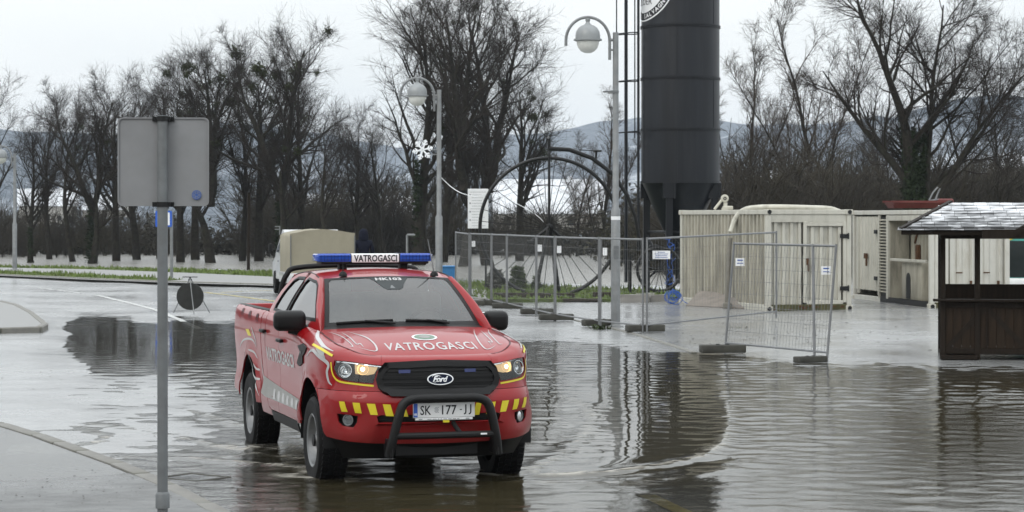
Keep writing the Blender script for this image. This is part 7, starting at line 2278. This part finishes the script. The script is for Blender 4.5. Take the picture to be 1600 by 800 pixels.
# ================================================================== TREES
M['bark'] = pm('wet_winter_bark', (.026, .023, .019), .9, 0, .4, 3, bump=.5, bscale=12, dirt=(.035, .04, .022), dscale=1.5)
M['twig'] = pm('bare_twigs', (.030, .025, .021), .9, 0, .3, .4)
M['twig_pale'] = pm('pale_brown_twigs', (.055, .043, .033), .9, 0, .3, .3)
M['twig_brush'] = pm('brown_brush', (.048, .043, .036), .95, 0, .45, .25, dirt=(.06, .052, .03), dscale=.12, damt=.6)
M['mistletoe'] = pm('mistletoe_leaves', (.035, .042, .018), .8, 0, .35, 2)
M['ivy'] = pm('ivy_leaves', (.016, .024, .010), .7, 0, .5, 1.2)
M['evergreen'] = pm('evergreen_leaves', (.035, .05, .018), .8, 0, .5, 1.5)

class Tubes:
    def __init__(self): self.V = []; self.F = []; self.n = 0
    def add(self, pts, rs, k):
        """tapered tube with k sides through pts"""
        m = len(pts); base = self.n
        px, py, pz = pts[0]
        for i in range(m):
            a = pts[i - 1] if i else pts[0]; b = pts[i + 1] if i < m - 1 else pts[i]
            tx, ty, tz = b[0] - a[0], b[1] - a[1], b[2] - a[2]
            l = sqrt(tx * tx + ty * ty + tz * tz) + 1e-9
            tx /= l; ty /= l; tz /= l
            if abs(tz) < .95: ux, uy, uz = ty, -tx, 0.0
            else: ux, uy, uz = 0.0, tz, -ty
            l = sqrt(ux * ux + uy * uy + uz * uz) + 1e-9
            ux /= l; uy /= l; uz /= l
            wx_, wy_, wz_ = ty * uz - tz * uy, tz * ux - tx * uz, tx * uy - ty * ux
            r = rs[i]; q = pts[i]
            for j in range(k):
                an = 2 * pi * j / k; c = cos(an) * r; s = sin(an) * r
                self.V.append((q[0] + ux * c + wx_ * s, q[1] + uy * c + wy_ * s, q[2] + uz * c + wz_ * s))
        for i in range(m - 1):
            o = base + i * k; o2 = o + k
            for j in range(k):
                j2 = (j + 1) % k
                self.F.append((o + j, o + j2, o2 + j2, o2 + j))
        self.n += m * k
    def mesh(self, name, mat):
        return np_mesh(name, np.array(self.V), np.array(self.F), mat, smooth=True)

def polyline(rng, p, d, L, nseg, wig, trop, r0, r1):
    pts = [p]; dirs = [d]; rs = [r0]
    x, y, z = p; dx, dy, dz = d
    s = L / nseg
    for i in range(nseg):
        dx += rng.gauss(0, wig); dy += rng.gauss(0, wig); dz += rng.gauss(0, wig) + trop
        l = sqrt(dx * dx + dy * dy + dz * dz); dx /= l; dy /= l; dz /= l
        x += dx * s; y += dy * s; z += dz * s
        pts.append((x, y, z)); dirs.append((dx, dy, dz)); rs.append(r0 + (r1 - r0) * (i + 1) / nseg)
    return pts, dirs, rs

def child_dir(rng, d, ang):
    v = Vector(d); o = v.orthogonal().normalized()
    o.rotate(Matrix.Rotation(rng.uniform(0, 2 * pi), 3, v))
    w = v * cos(ang) + o * sin(ang)
    return (w.x, w.y, w.z)

def make_tree(seed, H=16.0, r=.3, limbs=None, n1=12, n2=9, n3=7, n4=5, ang=.75, up=.05, first=.28, twig=.0085, l1=.62, spread=1.0, wig=.12):
    """returns (trunk Tubes, crown Tubes, points of upper branches). limbs: list of extra (start height, dir, length, radius)"""
    rng = random.Random(seed)
    T, C = Tubes(), Tubes()
    spots = []
    stems = []
    if limbs is None:
        stems.append(polyline(rng, (0, 0, -.8), (rng.uniform(-.06, .06), rng.uniform(-.06, .06), 1), H * .93, 14, wig * .45, .05, r, r * .12))
        stem_first = [first]
    else:
        stem_first = []
        for (p0, d, L, rr_, f0) in limbs:
            v = Vector(d).normalized()
            stems.append(polyline(rng, p0, tuple(v), L, 12, wig * .6, .035, rr_, rr_ * .14)); stem_first.append(f0)
    for (pts, dirs, rs), f0 in zip(stems, stem_first):
        T.add(pts, rs, 8)
        L0 = sum((Vector(b) - Vector(a)).length for a, b in zip(pts[:-1], pts[1:]))
        m = len(pts) - 1
        nn = max(3, int(n1 * L0 / (H * .93)))
        for i in range(nn):
            t = f0 + (1 - f0) * (i + rng.random()) / nn
            t = min(t, .995); k = int(t * m); fr = t * m - k
            a, b = pts[k], pts[k + 1]
            p = tuple(a[q] + (b[q] - a[q]) * fr for q in range(3))
            rb = rs[k] * .55
            Lb = L0 * l1 * (1.12 - .75 * t) * rng.uniform(.7, 1.25) * spread
            d = child_dir(rng, dirs[k], ang * rng.uniform(.7, 1.25))
            P1 = polyline(rng, p, d, Lb, 7, wig, up, max(rb, twig * 2), twig * 1.3)
            (T if rb > .09 else C).add(P1[0], P1[2], 5)
            spots += P1[0][3:]
            for i2 in range(int(n2 * (.6 + .6 * Lb / (H * .35)))):
                t2 = rng.uniform(.12, 1.0); k2 = min(int(t2 * 7), 6); fr = t2 * 7 - k2
                a, b = P1[0][k2], P1[0][k2 + 1]
                p2 = tuple(a[q] + (b[q] - a[q]) * fr for q in range(3))
                L2 = min(2.7, Lb * .55) * (1.15 - .6 * t2) * rng.uniform(.6, 1.3)
                d2 = child_dir(rng, P1[1][k2], rng.uniform(.45, 1.0))
                P2 = polyline(rng, p2, d2, L2, 4, wig * 1.3, up, max(P1[2][k2] * .5, twig * 1.2), twig)
                C.add(P2[0], P2[2], 4)
                spots += P2[0][2:3]
                for i3 in range(n3):
                    t3 = rng.uniform(.08, 1.0); k3 = min(int(t3 * 4), 3); fr = t3 * 4 - k3
                    a, b = P2[0][k3], P2[0][k3 + 1]
                    p3 = tuple(a[q] + (b[q] - a[q]) * fr for q in range(3))
                    L3 = max(.45, min(1.5, L2 * .55) * rng.uniform(.5, 1.3))
                    d3 = child_dir(rng, P2[1][k3], rng.uniform(.4, 1.0))
                    P3 = polyline(rng, p3, d3, L3, 3, wig * 1.5, up * 1.2, twig, twig * .7)
                    C.add(P3[0], P3[2], 3)
                    for i4 in range(n4):
                        k4 = rng.randint(0, 2)
                        d4 = child_dir(rng, P3[1][k4], rng.uniform(.4, .9))
                        L4 = max(.3, L3 * .6 * rng.uniform(.5, 1.4))
                        P4 = polyline(rng, P3[0][k4 + (1 if rng.random() < .5 else 0)], d4, L4, 1, wig, up, twig * .75, twig * .45)
                        C.add(P4[0], P4[2], 3)
    return T, C, spots

def leaf_ball(rng, c, R, n, s, V, shell=.5):
    for _ in range(n):
        v = Vector((rng.gauss(0, 1), rng.gauss(0, 1), rng.gauss(0, 1))).normalized()
        rr_ = R * (shell + (1 - shell) * rng.random()) * rng.uniform(.7, 1.05)
        p = Vector(c) + v * rr_
        u = Vector((rng.gauss(0, 1), rng.gauss(0, 1), rng.gauss(0, 1))).normalized(); w = u.cross(v).normalized()
        a = s * rng.uniform(.6, 1.3)
        V += [tuple(p - u * a), tuple(p - w * a * .45), tuple(p + u * a), tuple(p + w * a * .45)]

def leaves_mesh(name, V, mat):
    V = np.array(V); return np_mesh(name, V, np.arange(len(V)).reshape(-1, 4), mat, smooth=False)

PROTO = {}
def proto(key, **kw):
    T, C, sp = make_tree(**kw)
    PROTO[key] = (T.mesh('trunk', M['bark']), C.mesh('crown', M[kw_mat.get(key, 'twig')]), sp)
kw_mat = {'birch': 'twig_pale', 'birch_wide': 'twig_pale'}
proto('broad', seed=11, H=16, r=.42, n1=15, n2=11, n3=7, n4=3, ang=.7, up=.07)
proto('tall', seed=23, H=18, r=.42, n1=18, n2=10, n3=7, n4=3, ang=.6, up=.09, l1=.56)
proto('forked', seed=5, H=17, limbs=[((0, 0, -.8), (.02, 0, 1), 8, .5, .5), ((.05, 0, 5.6), (.33, .1, 1), 11, .33, .1), ((-.05, 0, 4.8), (-.28, -.1, 1), 11.5, .36, .1)], n1=17, n2=11, n3=7, n4=3, ang=.72, up=.07, l1=.62)
proto('leaning', seed=31, H=15, limbs=[((0, 0, -.8), (-.30, .1, 1), 14, .32, .35)], n1=14, n2=11, n3=7, n4=3, ang=.8, up=.06)
proto('birch', seed=41, H=16, limbs=[((0, 0, -.8), (.06, 0, 1), 15.5, .21, .18), ((0, 0, 1.2), (-.42, .1, 1), 10, .10, .2), ((0, 0, 2.0), (.30, -.1, 1), 11, .11, .2)], n1=20, n2=7, n3=6, n4=3, ang=.42, up=.12, l1=.30, twig=.008)
proto('birch_wide', seed=47, H=16, limbs=[((0, 0, -.8), (-.10, 0, 1), 15.5, .21, .2), ((0, 0, .8), (-.50, .1, 1), 12, .12, .2), ((0, 0, 2.4), (.22, -.1, 1), 12, .11, .2)], n1=20, n2=8, n3=6, n4=3, ang=.45, up=.11, l1=.32, twig=.008)
proto('grand', seed=59, H=19, limbs=[((0, 0, -.8), (0, 0, 1), 10, .80, .62), ((-.1, 0, 6.2), (-.12, .05, 1), 13, .40, .12), ((-.2, 0, 5.8), (-.75, .1, .85), 9.5, .30, .15), ((.55, 0, .6), (.06, 0, 1), 17, .34, .30),
     ((.7, 0, 3.2), (.62, -.1, 1), 13.5, .24, .2), ((.6, .2, 5.0), (.95, .2, .75), 11, .20, .15), ((.5, 0, 8.0), (.35, .1, 1), 9, .20, .1)], n1=17, n2=11, n3=7, n4=3, ang=.75, up=.05, l1=.6)
print('protos', {k: (len(v[0].polygons), len(v[1].polygons)) for k, v in PROTO.items()})

_mist = {}
def mist_mesh(i):
    if i not in _mist:
        V = []; leaf_ball(random.Random(100 + i), (0, 0, 0), 1.0, 130, .20, V, .25)
        _mist[i] = leaves_mesh('mistletoe', V, M['mistletoe'])
    return _mist[i]

def place_tree(key, px, Y, z0, top_py, label, rz=0.0, sx=1.0, mist=0, ivy=None, group=None, seed=0, mr=(.25, .55), base_H=None):
    """a tree whose base stands at photo column px and distance Y, its top reaching photo row top_py"""
    tm, cm, sp = PROTO[key]
    rng = random.Random(1000 + seed)
    X = (px - 800) / F * Y
    H = CAM_H - (top_py - HOR) / F * Y - z0
    zmax = max(v[2] for v in sp) + .6
    s = H / zmax
    t = thing('tree', label, 'tree', (X, Y, z0), rz, group)
    t.scale = (s * sx, s * sx, s)
    link('trunk', tm, t); link('crown', cm, t)
    if mist:
        hi = [p for p in sp if p[2] > zmax * .45]
        for k in range(mist):
            p = rng.choice(hi); o = link('mistletoe', mist_mesh(rng.randint(0, 3)), t)
            r_ = rng.uniform(*mr) / s
            o.location = p; o.scale = (r_, r_, r_ * .95); o.rotation_euler = (0, 0, rng.uniform(0, 6))
    if ivy:
        V = []
        for (x0, y0, z0_, x1, y1, z1, rad, n) in ivy:
            for i in range(n):
                f = rng.random(); c = (x0 + (x1 - x0) * f, y0 + (y1 - y0) * f, z0_ + (z1 - z0_) * f)
                leaf_ball(rng, c, rad * rng.uniform(.5, 1.25) * (1.15 - .5 * f), 9, .17, V, .55)
        link('ivy', leaves_mesh('ivy', V, M['ivy']), t)
    return t

ZR = -1.0
# --- left of the pickup, behind the verge, standing in the flood
place_tree('broad', -20, 168, ZR, 105, 'pale bare tree at the very left edge of the photo', .3, seed=1)
place_tree('tall', 47, 158, ZR, 165, 'bare tree just right of the leftmost street lamp with an ivy wrapped foot', 1.0, seed=2, ivy=[(0, 0, 0, 0, 0, 4.5, .55, 60)])
place_tree('leaning', 118, 162, ZR, 140, 'bare tree whose thin trunk leans left between two dark ivy trunks', .2, seed=3, mist=2)
place_tree('forked', 143, 155, ZR, 112, 'bare tree with a thick dark ivy covered trunk left of the big sign', 2.2, seed=4, ivy=[(0, 0, 0, 0, 0, 6.0, .75, 110)])
place_tree('tall', 215, 170, ZR, 95, 'bare tree rising behind the left half of the big sign', 2.9, seed=5, mist=3, sx=1.15)
place_tree('broad', 283, 160, ZR, 92, 'bare tree rising behind the right half of the big sign', 4.0, seed=6, mist=5)
place_tree('forked', 330, 158, ZR, 58, 'bare tree dotted with many mistletoe balls just right of the big sign', .7, seed=7, mist=24, sx=1.05)
place_tree('tall', 378, 165, ZR, 95, 'slender bare tree between the two mistletoe trees', 5.1, seed=8, mist=6)
place_tree('forked', 436, 155, ZR, 22, 'tall bare tree with dark mistletoe clumps rising behind the canvas truck cab', 1.9, seed=9, mist=20, mr=(.3, .8), ivy=[(0, 0, 0, 0, 0, 6, .5, 60)])
place_tree('leaning', 520, 150, ZR, 150, 'bare tree leaning left across the gap behind the canvas truck', .1, seed=10)
# --- middle
place_tree('tall', 652, 150, ZR, -60, 'very tall bare tree with a thick trunk directly behind the middle street lamp', .4, seed=11, sx=1.15, ivy=[(0, 0, 0, 0, 0, 7, .45, 50)])
place_tree('forked', 724, 146, ZR, -50, 'very tall forked bare tree just left of the white notice board', 3.6, seed=12, sx=.95)
place_tree('forked', 764, 150, ZR, -25, 'very tall bare tree behind the notice board with mistletoe on its right boughs', .2, seed=13, mist=12, sx=1.0, mr=(.25, .6))
place_tree('leaning', 590, 172, ZR, 170, 'low bare tree between the canvas truck and the middle street lamp', 2.6, seed=14)
place_tree('birch', 938, 175, ZR, 130, 'thin pale bare tree in the gap between the wheel sculpture and silo', .5, seed=15)
place_tree('birch_wide', 900, 185, ZR, 215, 'low brushy tree seen through the right half of the big wheel', 2.5, seed=16)
place_tree('tall', 78, 172, ZR, 140, 'thin bare tree between the two ivy footed trees at the left', 2.2, seed=31)
place_tree('broad', 182, 165, ZR, 108, 'bare tree just left of the big sign, its crown spreading over it', 5.0, seed=32, mist=2)
place_tree('tall', 250, 174, ZR, 84, 'bare tree straight behind the post of the big sign', .9, seed=33, mist=3)
place_tree('broad', 306, 170, ZR, 80, 'bare tree at the right edge of the big sign with a few mistletoe balls', 3.2, seed=34, mist=7)
place_tree('broad', 405, 164, ZR, 52, 'bare mistletoe tree left of the tallest one behind the canvas truck', 2.4, seed=35, mist=12)
place_tree('tall', 470, 160, ZR, 62, 'bare tree directly behind the canvas truck top', 4.4, seed=36, mist=8)
place_tree('broad', 556, 176, ZR, 160, 'low pale bare tree above the right end of the canvas truck', 1.2, seed=37)
place_tree('tall', 690, 160, ZR, -20, 'tall bare tree just right of the middle street lamp', 5.6, seed=38)
place_tree('broad', 812, 165, ZR, 70, 'bare tree with drooping mistletoe boughs above the left half of the wheel', 2.0, seed=39, mist=12, mr=(.25, .6))
# --- right of the silo
place_tree('birch', 1160, 150, -.5, 28, 'slim bare birch standing right beside the dark silo', .2, seed=17, sx=.9)
place_tree('birch_wide', 1282, 145, -.5, -30, 'tall slim bare birch with a steeply slanting side stem above the pale container', .1, seed=18, sx=.95)
place_tree('birch', 1222, 165, -.5, 150, 'small bare birch between the two taller birches', 1.8, seed=19)
place_tree('grand', 1425, 109, -.4, -75, 'huge spreading bare tree with an ivy clad trunk above the right container', 0, seed=20, sx=.95,
           ivy=[(0, 0, 0, 0, 0, 9, 1.05, 620), (-.1, 0, 6.2, -.8, .3, 11, .45, 110), (.6, 0, 0, .8, 0, 9, .55, 160)])
place_tree('broad', 1555, 150, -.4, 120, 'bare tree at the right edge behind the wooden kiosk roof', 2.0, seed=21)
place_tree('leaning', 1360, 160, -.4, 170, 'bare tree tucked behind the huge ivy tree on its left side', 3.0, seed=22)
place_tree('tall', 1640, 140, -.4, 40, 'bare tree whose boughs enter the photo at the right edge', 1.2, seed=23)

# --- brush and thickets of the far bank: one mass
def brush_proto(seed, H):
    rng = random.Random(seed); C = Tubes()
    for i in range(9):
        d = (rng.gauss(0, .28), rng.gauss(0, .28), 1)
        P = polyline(rng, (rng.gauss(0, .5), rng.gauss(0, .5), -.3), tuple(Vector(d).normalized()), H * rng.uniform(.6, 1.0), 5, .1, .04, .05, .015)
        C.add(P[0], P[2], 3)
        for j in range(11):
            k = rng.randint(1, 4)
            P2 = polyline(rng, P[0][k], child_dir(rng, P[1][k], rng.uniform(.3, .8)), H * .3 * rng.uniform(.5, 1.2), 2, .15, .06, .02, .011)
            C.add(P2[0], P2[2], 3)
            for q in range(4):
                P3 = polyline(rng, P2[0][rng.randint(0, 2)], child_dir(rng, P2[1][1], rng.uniform(.3, .9)), H * .14 * rng.uniform(.5, 1.3), 1, .1, .05, .014, .008)
                C.add(P3[0], P3[2], 3)
    return np.array(C.V), np.array(C.F)
BP = [brush_proto(70 + i, 6.0) for i in range(5)]
rb = np.random.RandomState(4)
VV = []; FF = []; nn = 0
def put_brush(px, Y, z, h):
    global nn
    V, Fq = BP[rb.randint(len(BP))]
    a = rb.rand() * 6.28; s = h / 6.0
    R = np.array([[cos(a), -sin(a)], [sin(a), cos(a)]])
    W = V.copy(); W[:, :2] = (W[:, :2] @ R.T) * s * rb.uniform(.9, 1.5); W[:, 2] *= s
    W += np.array([(px - 800) / F * Y, Y, z])
    VV.append(W); FF.append(Fq + nn); nn += len(W)
for i in range(100):
    px = rb.uniform(-120, 1010); Y = rb.uniform(178, 205)
    put_brush(px, Y, -1.0, rb.uniform(3.2, 5.6))
for i in range(26):
    px = rb.uniform(400, 760); Y = rb.uniform(178, 205)
    put_brush(px, Y, -1.0, rb.uniform(6, 9.0))
for i in range(150):
    px = rb.uniform(1010, 1720); Y = rb.uniform(116, 165)
    put_brush(px, Y, -.6, rb.uniform(4.6, 8.0) * (1 if px > 1120 else .7))
tag(link('thicket', np_mesh('thicket', np.concatenate(VV), np.concatenate(FF), M['twig_brush'])), kind='stuff')
# low dense scrub that closes the view under the trees
V = []; rng = random.Random(8)
for i in range(420):
    left_side = rng.random() < .45
    if left_side: px = rng.uniform(-150, 1010); Y = rng.uniform(190, 215); h = rng.uniform(1.4, 3.2); z = -1.0
    else: px = rng.uniform(990, 1750); Y = rng.uniform(135, 172); h = rng.uniform(2.0, 4.6); z = -.6
    X = (px - 800) / F * Y
    for _ in range(46):
        c = (X + rng.gauss(0, 1.3), Y + rng.gauss(0, 1.0), z + h * abs(rng.gauss(.35, .35)))
        leaf_ball(rng, c, .5, 4, .22, V, .2)
M['scrub'] = pm('brown_scrub', (.036, .033, .027), .95, 0, .5, .3, dirt=(.05, .05, .025), dscale=.1, damt=.6)
tag(link('scrub', leaves_mesh('scrub', V, M['scrub'])), kind='stuff')

for f_ in LATE: f_()
# --- unseen trees added behind and left of the camera to darken paint and glass reflections
V = []; rng = random.Random(77)
for i in range(900):
    if i % 3: X, Y = rng.uniform(-130, 130), rng.uniform(-75, -48)
    elif i % 2: X, Y = rng.uniform(-120, -62), rng.uniform(-40, 55)
    else: X, Y = rng.uniform(-150, -48), rng.uniform(125, 160)
    h = (7 + 5 * noise.noise(Vector((X * .05, Y * .05, 1.0)))) 
    for _ in range(9):
        c = (X + rng.gauss(0, 2.2), Y + rng.gauss(0, 1.8), h * rng.random() ** .8)
        leaf_ball(rng, c, 1.6, 7, 1.0, V, .2)
tag(link('wood', leaves_mesh('wood', V, M['scrub'])), kind='stuff')

# -------- winter air: far things fade
hz_m = bpy.data.materials.new('haze'); hz_m.use_nodes = True
ht = hz_m.node_tree; ht.nodes.clear()
ho = ht.nodes.new('ShaderNodeOutputMaterial'); hv = ht.nodes.new('ShaderNodeVolumePrincipled')
hv.inputs['Color'].default_value = (.80, .88, .97, 1)
hv.inputs['Density'].default_value = .00012
hv.inputs['Anisotropy'].default_value = .2
ht.links.new(hv.outputs[0], ho.inputs['Volume'])
hb = MB().box((0, 1700, 74), (7800, 3600, 155))
tag(hb.build('haze', hz_m, smooth=0), kind='stuff')
print('tris', sum(sum(len(p.vertices) - 2 for p in m.polygons) * 0 + len(m.loops) for m in bpy.data.meshes), 'objs', len(bpy.data.objects))
